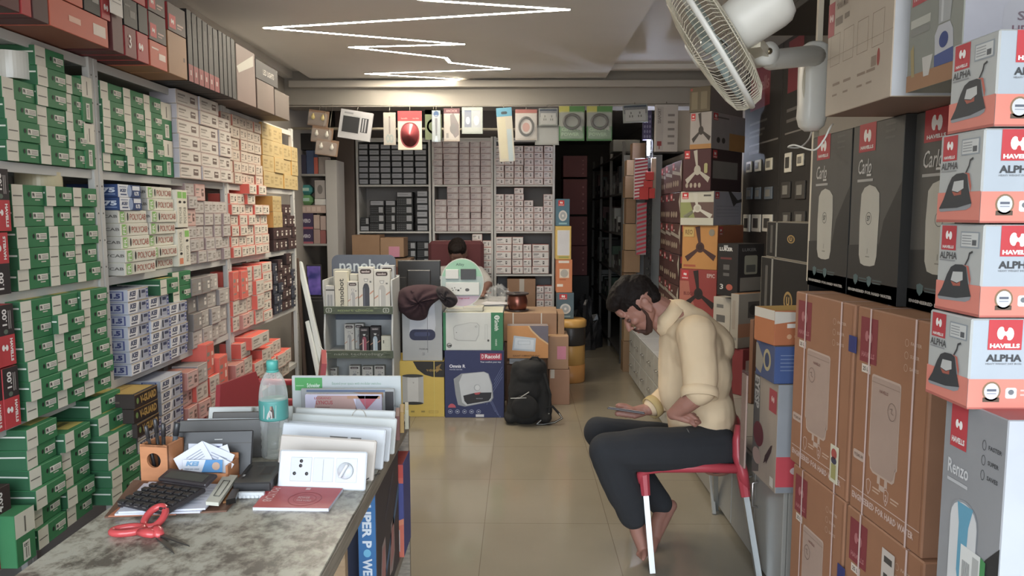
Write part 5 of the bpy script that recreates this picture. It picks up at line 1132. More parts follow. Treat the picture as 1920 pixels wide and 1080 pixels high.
# iron cartons
def g_iron(b):
    F = 'front'; co = '#e07a66'; Rr = 'right'
    b.R(F, 0, 0, 1, .34, co); b.R(F, 0, .0, 1, .03, '#b85a4c', 2); b.R(F, .08, .70, .42, .98, '#c02432', 2); hlogo(b, F, .25, .87, .075, lay=3); b.X(F, 'HAVELLS', .12, .72, .38, .755, '#ddd4d0', 4, bold=.05)
    b.X(F, 'ALPHA', .06, .60, .46, .68, '#4e4e50', 3, bold=.03); b.R(F, .06, .575, .42, .59, '#8a8c8e', 2)
    b.R(F, .52, .74, .92, .92, '#8f98a0', 2); b.R(F, .54, .755, .90, .905, '#c4c6c4', 3); b.R(F, .78, .77, .87, .83, '#55585c', 4); [b.R(F, .56, .87-.03*k, .76, .88-.03*k, '#8c8f92', 4) for k in range(4)]
    b.P(F, [(.06, .14), (.10, .12), (.70, .14), (.80, .17), (.82, .22), (.10, .17)], '#8c8f94', 3)
    b.P(F, [(.06, .155), (.16, .26), (.26, .42), (.34, .51), (.44, .545), (.60, .55), (.68, .53), (.74, .36), (.82, .21), (.5, .165)], '#34373c', 4)
    b.P(F, [(.36, .36), (.40, .46), (.62, .47), (.63, .38), (.50, .34)], '#b9bab8', 5); b.P(F, [(.36, .35), (.50, .33), (.58, .36), (.58, .31), (.42, .30)], '#a8503c', 5)
    b.P(F, [(.62, .55), (.70, .53), (.79, .32), (.80, .40), (.74, .54)], '#c05844', 5)
    b.L(F, [(.66, .55), (.72, .62), (.74, .68), (.80, .70)], .004, '#3a3c40', 4)
    # broad side
    b.R(Rr, 0, 0, 1, .335, co); b.R(Rr, 0, .0, 1, .02, '#b85a4c', 2); b.R(Rr, .09, .66, .27, .99, '#c4222e', 2); hlogo(b, Rr, .18, .84, .045, lay=3); b.X(Rr, 'HAVELLS', .10, .68, .26, .73, '#e4dcda', 4, bold=.06)
    b.X(Rr, 'ALPHA', .085, .53, .275, .61, '#3a3c40', 3, bold=.035); b.X(Rr, 'HEAVY WEIGHT DRY IRON', .085, .495, .275, .515, '#7a7e84', 2)
    b.E(Rr, .125, .20, .050, .11, '#8a6a48', 2, 18); b.R(Rr, .08, .08, .17, .13, '#5a4636', 2); b.E(Rr, .125, .20, .04, .09, '#c6c8cc', 3, 18); b.R(Rr, .10, .20, .15, .225, '#5a6070', 4); b.R(Rr, .10, .17, .15, .18, '#8a90a0', 4)
    b.RR(Rr, .20, .12, .26, .24, '#cfd0d2', 2, r=.2); b.E(Rr, .23, .19, .016, .03, '#6a6e74', 3, 10); b.R(Rr, .28, .2, .36, .22, '#d8aca4', 2); b.R(Rr, .28, .15, .34, .17, '#d8aca4', 2)
    b.P(Rr, [(.50, .14), (.56, .2), (.66, .5), (.72, .56), (.86, .56), (.95, .2), (.95, .15)], '#34373c', 3)
D_IR = None
zi = atY(1816, 768, 1.35).z; hI = (atY(1845, 52, 1.35).z-zi)/4
XI = atY(1838, 420, 1.35).x
for k, (dx, dy) in enumerate(((-.004, .0), (.004, -.004), (.0, .003), (.012, .0))):
    me_ = design('iron_carton', .138, .34, hI-.003, '#aeb0ae', g_iron, {'right': '#a3adb8', 'top': '#9a8a88'}, c=.003)[0]
    put('iron_carton', me_, None, (XI+dx, 1.35+.069+dy, zi+k*hI+.001), -PI/2+.02*(k % 2), '%s of the four clothes iron cartons at the right edge' % ('lowest', 'second', 'third', 'topmost')[k], 'carton', 'iron cartons')
# grey and black heater carton under them
def g_renzo(b):
    F = 'front'
    b.P(F, [(0, 0), (1, 0), (1, .50), (.80, .42), (.3, .08), (0, .1)], '#2b2a2a', 1); b.P(F, [(0, .1), (.3, .12), (.3, 0), (0, 0)], '#2b2a2a', 2)
    b.R(F, .12, .80, .40, 1, '#c02432', 2); hlogo(b, F, .26, .90, .06, lay=3); b.X(F, 'HAVELLS', .15, .82, .37, .845, '#ddd4d0', 4, bold=.05)
    b.X(F, 'Renzo', .11, .685, .46, .745, '#c9cacc', 3, bold=.015); b.R(F, .11, .65, .46, .664, '#b4b5b8', 3)
    b.RR(F, .20, .05, .66, .60, '#8e9298', 3, r=.45); b.RR(F, .21, .06, .65, .59, '#c9cacc', 4, r=.45); b.P(F, [(.36, .30), (.36, .50), (.32, .585), (.58, .585), (.52, .50), (.50, .30)], '#4f9ab8', 5); b.P(F, [(.36, .30), (.50, .30), (.46, .22), (.40, .24)], '#4f9ab8', 5); b.R(F, .40, .105, .46, .115, '#b04a3c', 5)
    b.P(F, [(.42, .20), (.74, .20), (.74, .42), (.42, .42)], '#d4d5d2', 6); [b.R(F, .46+.016*k, .26, .466+.016*k, .36, '#3a3a3a', 7) for k in range(8)]; b.P(F, [(.74, .20), (.82, .19), (.82, .41), (.74, .42)], '#2f8a44', 6); b.R(F, .62, .22, .72, .40, '#a9aaa8', 7)
    for k, t_ in enumerate(('FASTER', 'SUPER', 'SAVES')): b.L(F, [(.68+.028*math.cos(a*PI/5), .865-.06*k+.02*math.sin(a*PI/5)) for a in range(10)], .0012, '#3a3c40', 2, closed=True); b.X(F, t_, .75, .855-.06*k, .75+.033*len(t_), .872-.06*k, '#3a3c40', 3, bold=.02)
    for u in (.10, .30): b.P(F, [(u, .06), (u+.05, .07), (u+.10, .06), (u+.09, .03), (u+.05, .01), (u+.01, .03)], '#5a7a84', 5)
    Rr = 'right'; b.R(Rr, .18, .78, .5, 1, '#c02432', 2); b.X(Rr, 'HAVELLS', .2, .81, .48, .845, '#ddd4d0', 4, bold=.05); hlogo(b, Rr, .34, .9, .06, lay=3)
    for k in range(5): b.RR(Rr, .16, .60-.14*k, .34, .71-.14*k, '#4a4c52', 2, r=.2); b.RR(Rr, .17, .608-.14*k, .33, .702-.14*k, '#b4b8bf' if k < 3 else ('#d07a50' if k == 3 else '#c0444c'), 3, r=.2); b.R(Rr, .21, .64-.14*k, .29, .67-.14*k, '#55585e' if k < 4 else '#e0c0c0', 4)
hR = .46
cbox('heater_carton', 1874, 788, 1300, 1.272, 1757, 2100, -89, '#8b8c90', 'grey and black water heater carton under the iron cartons', fn=g_renzo, faces={'right': '#a9adb6', 'top': '#a84a48'}, z=zi-.006-hR+.002, dmax=.36)
cbox('dark_carton', 1880, 1060, 1500, 1.255, 1748, 2100, -89, '#26262a', 'dark carton low at the right edge under the grey heater carton', z=.001, dmax=.36)
bpy.context.view_layer.update()
o = C.objects['dark_carton']; o.scale[2] = (zi-.006-hR-.002)/(o.data.vertices and max(v.co.z for v in o.data.vertices))
# ---------------------------------------------------------------- stack at the chair back
def g_fres(b):
    F = 'front'; b.P(F, [(0, 0), (.30, .06), (.25, 1), (0, 1)], '#5c5854', 1); b.X(F, 'EYESP', .05, .66, .25, .97, '#b4afa8', 3, rot=-90, bold=.04); b.R(F, .66, .72, .96, .93, '#a83440', 2); hlogo(b, F, .81, .84, .06, '#d0a8a4', '#a83440', 3)
    b.E(F, .25, .42, .22, .12, '#6a2430', 2); b.P(F, [(.3, .42), (.42, .5), (.36, .36)], '#6a2430', 3); b.E(F, .20, .2, .18, .08, '#a88a80', 2)
    b.P(F, [(.55, .26), (.62, .20), (.80, .34), (.85, .42), (.78, .40)], '#3c2628', 3); b.P(F, [(.5, .18), (.56, .26), (.60, .22)], '#3c2628', 3); b.R(F, .78, .03, .92, .12, '#cdc6ba', 2)
    b.R('right', 0, .06, 1, .34, '#c02c3c', 1); b.R('right', .0, .34, .30, 1, '#8a8e94', 1); b.R('right', .3, .34, 1, 1, '#5c5c62', 1); b.E('right', .38, .21, .14, .04, '#c9b0ac', 2)
o, ztop_ = cbox('fan_carton', 1456, 722, 946, 2.70, 1411, 1520, -88, '#a09080', 'upright beige and grey fan carton beside the red chair back', fn=g_fres, faces={'right': '#7c8086', 'top': '#a09484'}, z=HC+.001, dmax=.22)
def g_blue(b):
    F = 'front'; b.E(F, .62, .55, .2, .3, '#a89a70', 1); b.E(F, .62, .55, .12, .2, '#2e3c60', 2); b.P(F, [(0, .2), (.3, .1), (.45, .5), (.1, .9), (0, .9)], '#8c8478', 1); [b.R('right', .1, .75-.1*k, .7, .77-.1*k, '#7486a8', 1) for k in range(5)]
o, zt2 = cbox('fan_carton', 1452, 650, 721, 2.71, 1417, 1520, -87, '#3c4c78', 'dark blue carton with a round fan picture, on the beige grey one', fn=g_blue, faces={'right': '#34508a', 'top': '#8c8478'}, z=ztop_+.001, dmax=.22)
def g_or(b): b.R('front', 0, .72, 1, 1, '#c9c2b4'); b.R('front', .0, .05, 1, .7, '#b8682c', 1); b.P('right', [(0, .62), (.5, .7), (1, .62), (1, .9), (0, .98)], '#c9c2b4', 1); b.R('right', .25, .5, .7, .62, '#d8cfc4', 2); [b.E('right', .3+.15*k, .25, .05, .07, '#d09a6c', 2) for k in range(4)]; b.R('top', .1, .1, .9, .9, '#b8902c')
cbox('bulb_carton', 1452, 583, 648, 2.72, 1441, 1520, -80, '#b8642c', 'small orange and white carton on the dark blue one', fn=g_or, faces={'top': '#b8862c'}, z=zt2+.001, dmax=.2, w=.15)
# film-wrapped board behind the chair
x_ = atY(1400, 800, 2.96)
t = bar('wrapped_board', Vector((.915, 2.99, HC+.002)), Vector((.925, 3.02, atY(1404, 697, 3.0).z)), .012, M('#b0a09c', 'film'), None, None, w2=.07)
tag(t, 'thin board in clear film standing behind the red chair', 'board')
MB().box(-.003, .004, -.03, .03, .004, atY(1404, 697, 3.0).z-HC-.01, '#a98a7c', .001).build('backing_board', t)
# black boxed sets with a gold round seal
def g_seal(b):
    F = 'front'; b.R(F, .24, 0, .28, 1, '#8c8c86'); b.R(F, .10, .12, .16, .9, '#55534f'); b.E(F, .62, .55, .09, .11, '#a8853c', 1); b.E(F, .62, .55, .065, .08, '#3a3020', 2); b.X(F, 'U', .59, .50, .65, .60, '#c49c48', 3, bold=.04); b.O(F, 0, 0, 1, 1, '#8a8478', .004, 1)
def seal(px0, y0, px1, y1, Y, z, lab):
    Xs = atY(px0, (y0+y1)/2, Y).x; Yn_ = atX(px1, (y0+y1)/2, Xs).y
    b = MB(); hh = atY(px0, y0, Y).z-z; b.carton(Y-Yn_, .3, hh, '#0c0b0b', .003, {'top': '#a59a84', 'left': '#b9b09a'}); g_seal(b)
    return b.build('switch_set_box', None, (Xs, (Y+Yn_)/2, z), -PI/2, lab, 'box', 'black boxes with gold seals'), z+hh
zs0 = HC+.001
b = MB(); 
Ys_ = 3.72
xx = atY(1428, 560, Ys_).x
o = MB().box(0, .34, -.44, 0, 0, .42, '#6a5646', .003).build('brown_carton', None, (xx+.01, Ys_, zs0), 0, 'plain brown carton under the black boxes with gold seals', 'carton')
o1, zz1 = seal(1426, 480, 1516, 620, Ys_, zs0+.422, 'large black box with a gold round seal, lower of two')
b = MB(); 
o2, zz2 = seal(1438, 415, 1516, 470, Ys_-.02, zz1+.001, 'smaller black box with a gold round seal, upper of two')
# cartons on the cabinets behind the man
def g_wf(b): b.R('front', .2, .72, .7, .8, '#5c5a58'); b.E('front', .6, .45, .05, .06, '#4a4846'); b.L('front', [(.6, .45), (.3, .65)], .006, '#8a8478'); b.R('front', .2, .88, .6, .92, '#6a6866'); b.R('front', .7, .1, .9, .3, '#cfcabc'); b.R('right', .5, .2, .56, .3, '#4a4846')
def g_wt2(b): b.R('front', .25, .35, .6, .88, '#9a8e80'); b.R('front', .15, .15, .8, .2, '#8a8680'); b.R('front', .2, .05, .3, .09, '#5a5450'); b.R('right', .25, .55, .55, .85, '#4a4440'); b.E('right', .4, .7, .12, .1, '#2c2826', 2); b.R('right', .0, .2, 1, .45, '#a8704c', 1)
cbox('fan_carton', 1368, 560, 700, 4.42, 1336, 1400, -62, '#b0a99c', 'cream carton with small fan drawing behind the man, left of the tall one', fn=g_wf, z=HC+.001, dmax=.1)
o, z_ = cbox('table_fan_carton', 1384, 552, 660, 4.22, 1369, 1428, -60, '#a39b8e', 'grey cream carton standing behind the man by the dark seal boxes', fn=g_wt2, faces={'right': '#8e867a', 'top': '#a8764c'}, z=.73, dmax=.3)
cbox('red_carton', 1392, 662, 740, 4.20, 1372, 1412, -55, '#8e2c34', 'red carton on the cabinet under the grey cream one', z=HC+.001, dmax=.25, fn=lambda b: b.R('right', .1, .5, .9, .75, '#c0a8a4'))
C.objects['red_carton'].scale[2] = (.728-HC-.001)/max(v.co.z for v in C.objects['red_carton'].data.vertices)
cbox('small_carton', 1412, 600, 690, 4.02, 1405, 1428, -60, '#8a5c40', 'small brown carton beside the grey cream one', z=HC+.001, dmax=.1)
# fan cartons stacked obliquely
Yf2 = 4.98; RZ = -41
def g_fan(bg, bl, face2=None, blade='#c4bcae'):
    def f(b):
        F = 'front'; hbadge(b, F, .05, .78, .24, .97)
        cx, cy = .52, .50
        for a in (100, 215, 330):
            r_ = math.radians(a); dx, dy = math.cos(r_), math.sin(r_); nx, ny = -dy, dx; L_ = .48
            b.P(F, [(cx+dx*.06+nx*.03, cy+dy*.06+ny*.03), (cx+dx*.06-nx*.03, cy+dy*.06-ny*.03), (min(.99, max(.01, cx+dx*L_-nx*.07)), min(.99, max(.01, cy+dy*L_-ny*.07))), (min(.99, max(.01, cx+dx*L_+nx*.07)), min(.99, max(.01, cy+dy*L_+ny*.07)))], blade, 2)
        b.E(F, cx, cy, .12, .12, blade, 3); b.E(F, cx, cy, .07, .07, bl, 4)
        hbadge(b, 'right', .05, .78, .18, .97)
        if face2: face2(b)
    return f
f2a = lambda b: (b.R('right', .05, .30, .85, .72, '#7c7672', 2))
f2b = lambda b: [b.R('right', .1, .55-.1*k, .9, .57-.1*k, '#8a8890', 2) for k in range(4)]+[b.P('right', [(.5, 1), (.6, 1), (.85, .75), (1, .8), (1, .7), (.8, .65), (.7, .55)], '#3a3432', 3)]
FC = 'fan_carton'
def fst(yt, yb, cx, l, r, base, side, lab, fn, z=None): return cbox(FC, cx, yt, yb, Yf2, l, r, RZ, base, lab, 'carton', 'oblique stack of fan cartons', fn=fn, faces={'right': side, 'top': side}, z=z)
_, z_ = fst(600, 694, 1343, 1277, 1388, '#8a4a3c', '#7a3c34', 'fan carton on the cabinet top hidden behind the man', None, HC+.001)
def g_epic(b): g_fan('#b04038', '#241c1c', None, '#2c2020')(b); b.P('front', [(0, 0), (.55, 0), (.3, .5), (.25, .75), (0, .75)], '#b0604c', 1); b.X('front', 'EPIC', .74, .84, .95, .92, '#d0b0a8', 3, bold=.03); b.X('front', 'BLOCK', .12, .46, .40, .53, '#7a2c28', 3)
_, z_ = fst(507, 600, 1343, 1274, 1390, '#9a3430', '#7c2c2c', 'red and salmon fan carton with dark blades in the oblique stack', g_epic, z_+.001)
def g_reo(b): g_fan('#c98a30', '#3a2420', None, '#4c2c28')(b); b.R('front', .05, .74, .34, .97, '#c9a44c', 5); b.X('front', 'REO', .09, .79, .30, .90, '#7a5a2c', 6, bold=.02); b.E('front', .84, .84, .08, .08, '#8a8270', 5); b.R('front', .05, .05, .4, .1, '#b0502c', 2); b.X('right', 'REO', .06, .76, .24, .88, '#8a5a40', 3)
_, z_ = fst(423, 507, 1345, 1279, 1393, '#c4842c', '#9a5228', 'orange fan carton with dark brown blades in the oblique stack', g_reo, z_+.001)
def g_wg(b): b.R('front', .0, .22, 1, .68, '#6a5048', 1); b.P('front', [(0, .22), (.45, .22), (.3, .68), (0, .68)], '#8c9450', 2); g_fan('#b9b5a4', '#b9b5a4', f2b, '#c9c6b8')(b); b.R('front', .7, .85, .92, .9, '#5a5650', 2)
_, z_ = fst(358, 423, 1338, 1276, 1390, '#c4c2b0', '#9a98a4', 'white fan carton with a green picture and white blades', g_wg, z_+.001)
def g_mar(b): g_fan('#4a1c24', '#b4ad9f', f2a, '#b4ad9f')(b); [b.E('front', .15+.15*k, .14, .05, .06, '#a89a88', 2) for k in range(4)]; b.RR('front', .76, .42, .88, .66, '#a8a468', 4, r=.4)
_, z_ = fst(278, 358, 1333, 1281, 1391, '#4c1e26', '#3a2426', 'maroon fan carton with large pale blades near the stack top', g_mar, z_+.001)
def g_gry(b): b.R('front', 0, 0, 1, .13, '#b07a30', 1); g_fan('#a8a09c', '#3a3230', None, '#3a3230')(b); b.R('right', .52, 0, 1, .48, '#b07a30', 1); b.E('right', .2, .25, .05, .08, '#3a3230', 1); b.E('right', .35, .25, .05, .08, '#3a3230', 1); b.R('right', .1, .85, .5, .89, '#5a5450', 1)
_, z_ = fst(208, 278, 1334, 1294, 1397, '#a49c98', '#948c8c', 'pale grey and orange fan carton with dark blades on the stack', g_gry, z_+.001)
def g_olv(b): b.R('front', .1, .1, .4, .8, '#7a6e54'); b.R('front', .55, .1, .85, .8, '#7a6e54'); b.R('front', .05, .85, .15, .95, '#a04038', 1)
_, z_ = fst(160, 208, 1332, 1293, 1394, '#62563f', '#7c7672', 'olive and grey carton topmost of the oblique stack', g_olv, z_+.001)
def g_luk(b):
    F = 'front'; b.X(F, 'LUKER', .1, .86, .75, .93, '#c9c6c2', 3, bold=.05); b.R(F, .15, .70, .7, .74, '#6a2c2c'); b.R(F, .3, .5, .6, .6, '#5c5856'); b.R(F, .3, .38, .6, .44, '#5c5856'); b.X(F, '3', .15, .12, .32, .22, '#c9c6c2', 3); b.E(F, .62, .17, .16, .06, '#b4503c', 1); b.R(F, .3, .93, .5, .97, '#a8a8a8')
    Rr = 'right'; b.X(Rr, 'LUKER', .15, .86, .7, .92, '#6a6866', 3, bold=.04); b.RR(Rr, .25, .42, .75, .78, '#8c8a78', 1, r=.1); b.RR(Rr, .32, .46, .68, .60, '#4c4c48', 2, r=.1); b.R(Rr, .1, .1, .9, .36, '#7c766c', 1)
cbox('table_fan_carton', 1383, 458, 557, 4.32, 1345, 1419, -58, '#1e1a1b', 'black carton with white lettering in front of the orange fan cartons', fn=g_luk, faces={'right': '#241f20', 'top': '#2c2828'}, dmax=.22)
# maroon cartons, end on
def g_mfan(v):
    def f(b):
        F = 'front'; b.R(F, .05, .74, .26, .96, '#a82a36', 2); hlogo(b, F, .155, .86, .05, '#d8c0bc', '#a82a36', 3); b.R(F, .3, .74, .45, .8, '#a8a098', 1)
        if v % 2: b.P(F, [(.05, .62), (.95, .5), (.95, .60), (.05, .74)], '#9a9284', 1)
        [b.E(F, .2+.22*k, .28, .09, .10, '#9c8a74', 1) for k in range(3)]; b.P(F, [(.84, .7), (1, 1), (1, .3)], '#b4ac9a', 1)
        b.R('right', .05, .74, .26, .96, '#a82a36', 2)
    return f
XM = 1.22
for c_ in range(3):
    ys = [atX(p_, 400, XM).y for p_ in (1276, 1257, 1241, 1226)]
    for r_ in range(6):
        Y0, Y1 = ys[c_], ys[c_+1]
        dd = design('maroon_fan_%d' % (r_ % 2), .38, .24, .245, '#54322c' if r_ % 2 else '#4a2624', g_mfan(r_), {'right': '#4a2a26'})
        place('maroon_carton', dd, XM+.03*c_, Y0+.01, Y1, HC+.001+r_*.241, 'maroon carton with small red badge, %s of the %s column by the corridor' % (rownm(r_, 6), ('near', 'middle', 'far')[c_]), 'carton', 'maroon cartons by the corridor', jx=.006, jr=.02, face='R', hs=.98)
# ---------------------------------------------------------------- display board, upright and dark ledge
XWb = XR-.012
Yb0, Yb1 = atX(1526, 300, XWb).y, atX(1394, 300, XWb).y
Ymid = atX(1462, 300, XWb).y
def board(Y0, Y1, lab, pl):
    zt0 = 2.56; z0 = 1.0
    t = thing('switch_display_board', lab, 'display board', (XWb, (Y0+Y1)/2, z0)); hw = (Y1-Y0)/2-.004; H_ = zt0-z0
    b = MB(); b.carton(2*hw, .010, H_, '#34302d', .002)
    def U(px): return 1-(atX(px, 300, XWb).y-Y0)/(Y1-Y0)   # along local x: left = far
    def V(px, py): return (atX(px, py, XWb).z-z0)/H_
    pl(b, U, V); o = b.build('board', t); o.rotation_euler = (0, 0, -PI/2)
    return t, o, U, V, hw, H_
def P1(b, U, V):
    b.R('front', U(1404), V(1420, 205), U(1440), .985, '#8e2c38', 2); b.X('front', 'Havells', U(1406), V(1420, 175), U(1438), V(1420, 150), '#b07074', 3, bold=.02)
    for k, y in enumerate((228, 243, 252)): b.R('front', U(1404), V(1420, y+4), U(1436-4*k), V(1420, y), '#6f6a66', 2)
    b.R('front', U(1404), V(1420, 272), U(1458), V(1420, 269), '#8a8580', 2); b.R('front', U(1404), V(1410, 290), U(1422), V(1410, 284), '#7a7672', 2)
def P2(b, U, V):
    b.R('front', U(1472), V(1490, 170), U(1500), .985, '#8e2c38', 2)
    for y in (200, 220): b.R('front', U(1472), V(1490, y+6), U(1500), V(1490, y), '#6f6a66', 2)
    b.R('front', U(1470), V(1490, 248), U(1520), V(1490, 245), '#8a8580', 2)
for (Y0, Y1, lab, pl, plates) in ((Ymid, Yb1, 'black switch display board on the right wall, far panel', P1, [(1402, 1411, 304, 324, 0), (1418, 1428, 301, 322, 0), (1438, 1450, 298, 320, 0), (1402, 1412, 352, 374, 1), (1418, 1428, 352, 374, 1), (1436, 1450, 351, 374, 1), (1396, 1408, 402, 434, 2), (1412, 1428, 402, 434, 2), (1432, 1450, 402, 434, 2)]),
        (Yb0, Ymid, 'black switch display board on the right wall, near panel', P2, [(1474, 1486, 288, 324, 2), (1497, 1509, 290, 312, 0), (1468, 1484, 342, 372, 3), (1494, 1512, 340, 374, 3), (1470, 1484, 398, 420, 3), (1492, 1512, 396, 422, 3)])):
    t, o, U, V, hw, H_ = board(Y0, Y1, lab, pl)
    for (a, c_, y0, y1, kd) in plates:
        A = atX(a, (y0+y1)/2, XWb); B = atX(c_, (y0+y1)/2, XWb); z0 = atX(a, y1, XWb).z; z1 = atX(a, y0, XWb).z
        col = {0: '#f2ecd4', 1: '#6f7c88', 2: '#eeeadb', 3: '#4a4642'}[kd]
        yy = (A.y+B.y)/2-t.location.y; hy = abs(A.y-B.y)/2
        p = MB().box(-.012, -.0012, yy-hy, yy+hy, z0-1.0, z1-1.0, M(col, 'semi'), .003).build('switch_plate', t)
        MB().box(-.016, -.012, yy-hy*.55, yy+hy*.55, (z0*.78+z1*.22)-1.0, (z0*.22+z1*.78)-1.0, M('#8f8c84' if kd != 2 else '#4c4a46', 'semi'), .002).build('rocker', p)
post = atX(1527, 300, 1.16)
MB().box(-.010, .010, -.010, .010, 0, 2.6-Zb-.004, M('#d4ccb8', 'paint'), .001).build('steel_upright', None, (post.x, post.y, Zb), 0, 'thin pale steel upright behind the dark grey cartons carrying the fan', 'post')
t = thing('dark_ledge', 'dark ledge under the ceiling above the beige mixer carton', 'ledge', (1.35, 2.2, 2.36))
MB().box(-.18, .29, -1.3, 1.55, 0, .03, M('#2c2826', 'card'), .002).build('board', t); MB().box(-.18, -.16, -1.3, 1.55, .03, .20, M('#332e2b', 'card'), .002).build('fascia', t)
# ---------------------------------------------------------------- corridor
b = MB(); YC1 = 7.0
for k, (a, c_, y0, y1) in enumerate(((1168, 1190, 640, 705), (1170, 1200, 574, 639), (1169, 1193, 512, 573), (1170, 1200, 470, 511), (1172, 1196, 420, 469), (1174, 1192, 372, 419), (1172, 1200, 330, 371), (1175, 1194, 300, 329), (1186, 1210, 268, 299))):
    slab('cardboard_box', YC1+.01*(k % 3), a, y0, c_, y1, .15, ('#8c6a44', '#9c7a50', '#84623e')[k % 3], 'brown cardboard box at the corridor mouth, %s' % (rownm(k, 9) if k else 'standing on the floor'), 'box', 'brown boxes at the corridor mouth', z=(0 if k == 0 else None))
def stripes(b):
    n = 12
    for k in range(n):
        v = k/n; b.P('front', [(0, v), (1, v+.05), (1, v+.05+.5/n), (0, v+.5/n)], '#b01c3c', 1)
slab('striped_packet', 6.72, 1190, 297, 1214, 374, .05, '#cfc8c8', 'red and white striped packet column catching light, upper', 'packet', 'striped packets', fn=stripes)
slab('striped_packet', 6.74, 1194, 380, 1212, 478, .05, '#8a7c80', 'red and white striped packet column, shade put into its colour, lower', 'packet', 'striped packets', fn=stripes)  # darker base colour stands in for the shade on this column
for k, (a, c_, y0, y1) in enumerate(((1211, 1226, 322, 338), (1208, 1224, 339, 352), (1200, 1216, 352, 374), (1217, 1228, 353, 372))):
    slab('red_packet', 6.68, a, y0, c_, y1, .085, '#c42420', 'small bright red packet beside the striped column, %s' % ('topmost', 'second', 'lower left', 'lower right')[k], 'packet', 'small red packets')
slab('white_packet', 6.725, 1221, 296, 1230, 372, .03, '#b9a890', 'narrow cream packet right of the red packets', 'packet')
pl_x = atY(1216, 400, 6.78).x; b = MB().box(-.03, .03, 0, .04, 0, 2.38, '#1c1a1a', .002)
for k in range(40): b.ring([(.006, -.01), (.012, 0), (.006, .01)], '#3a3836', 8, Matrix.Translation((.0+.012*(k % 2), -.006, .3+.05*k)) @ Matrix.Rotation(PI/2, 4, 'X'), closed=True)
b.build('display_pole', None, (pl_x, 6.775, 0), 0, 'dark chained pole behind the striped packets', 'pole')
t = thing('tube_lamp', 'small bright tube lamp beside the striped packets', 'lamp', atY(1216, 292, 6.75)[:])
MB().box(-.014, .014, .0, .02, 0, .16, M('#c9c9c9', 'paint'), .003).build('housing', t); MB().ring([(0, .01), (.010, .01), (.010, .15), (0, .15)], emis('tube_glow', '#dfe8ff', 320), 12, Matrix.Translation((-.004, -.012, 0))).build('tube', t)
slab('patterned_packet', 6.7, 1206, 200, 1222, 262, .05, '#4c4670', 'purple patterned packet hanging above the striped column', 'packet', fn=lambda b: [b.E('front', .2+.3*(k % 3), .1+.15*(k//3), .1, .05, '#8c88a8') for k in range(15)])
# racks of the corridor
t = thing('corridor_rack', 'dark rack along the right of the corridor full of small goods', 'rack', (1.0, 8.9, 0))
for z in (.1, .5, .9, 1.3, 1.7, 2.1): MB().box(0, .6, -1.5, 1.5, z-.02, z, M('#3a3835', 'paint'), .002).build('shelf', t)
for y in (-1.5, -.5, .5, 1.5): MB().box(0, .03, y-.015, y+.015, 0, 2.2, M('#4a4845', 'paint'), .002).build('post', t)
MB().box(-.01, .35, -1.72, -1.70, 0, 2.05, M('#8f9496', 'paint'), .002).build('side_panel', t)
rr3 = random.Random(8); n_ = 0
for zi_, z in enumerate((.5, .9, 1.3, 1.7)):
    y = 7.42; nk_ = 0
    while y < 10.2:
        nk_ += 1
        w_ = rr3.uniform(.12, .24); h_ = rr3.uniform(.1, .3); c_ = rr3.choice(['#23402c', '#2c2a2a', '#3c3a38', '#8a8c88', '#2a3a34', '#4c2424', '#1e1e20'])
        MB().carton(w_-.01, .25, h_, c_, .001).R('front', .2, .3, .7, .6, rr3.choice(['#8c9a8c', '#6a6a68', '#a9aaa4'])).build('stored_carton', None, (1.033, y+w_/2, z+.001), -PI/2, 'stored carton on the dark corridor rack, %s shelf, %s from the front' % (ORD[zi_+2], ORD[nk_]), 'carton', 'stored cartons in the corridor')
        y += w_+.005
for k, (y0, y1) in enumerate(((292, 332), (336, 402), (406, 460), (461, 516))):
    slab('maroon_carton', 9.3, 1056, y0, 1101, y1, .5, '#6a282a', 'dark maroon carton stacked deep in the corridor, %s' % ('topmost', 'second', 'third', 'lowest')[k], 'carton', 'maroon cartons in the corridor', fn=lambda b: [b.R('front', .8, .15+.2*q, .86, .2+.2*q, '#a0605c') for q in range(4)])
slab('dark_crate', 9.32, 1052, 517, 1104, 618, .5, '#1c1a1a', 'dark crate on the corridor floor under the maroon cartons', 'crate', z=0)
crumple(.75, 8.4, 0, .18, .25, .5, M('#26262a', 'gloss'), 'black_plastic_heap', 'heap of black plastic on the corridor floor', 'heap', 4)
slab('board_bundle', 7.5, 1150, 262, 1200, 284, .3, '#4a4a44', 'bundle of dark boards lying high beside the corridor', 'boards', z=None)
t = thing('corridor_fill_lamp', 'added ceiling tube lamp hidden behind the bulkhead to brighten the corridor', 'ceiling light', (.95, 7.3, ZC+.066))  # added out of view so the dark corridor gets more light
MB().box(-.30, .30, -.03, .03, -.03, 0, M('#c9c6c0', 'paint'), .003).build('housing', t); MB().ring([(0, -.28), (.013, -.28), (.013, .28), (0, .28)], emis('corridor_fill_tube', '#fff1e0', 45), 12, Matrix.Translation((0, 0, -.045)) @ Matrix.Rotation(PI/2, 4, 'Y')).build('tube', t)
# ---------------------------------------------------------------- wall fan
wf = M('#dcdcd6', 'plastic'); wfy = M('#cdc5ae', 'plastic')
bp = atY(1524, 160, 2.80)
t = thing('wall_fan', 'white wall fan with round wire guard on the right, tilted down', 'fan', (bp.x, bp.y, bp.z))
O = Vector(bp)
def Lc(px, py, Y): return atY(px, py, Y)-O
zt1 = Lc(1524, 80, 2.80).z; zb1 = Lc(1524, 246, 2.80).z
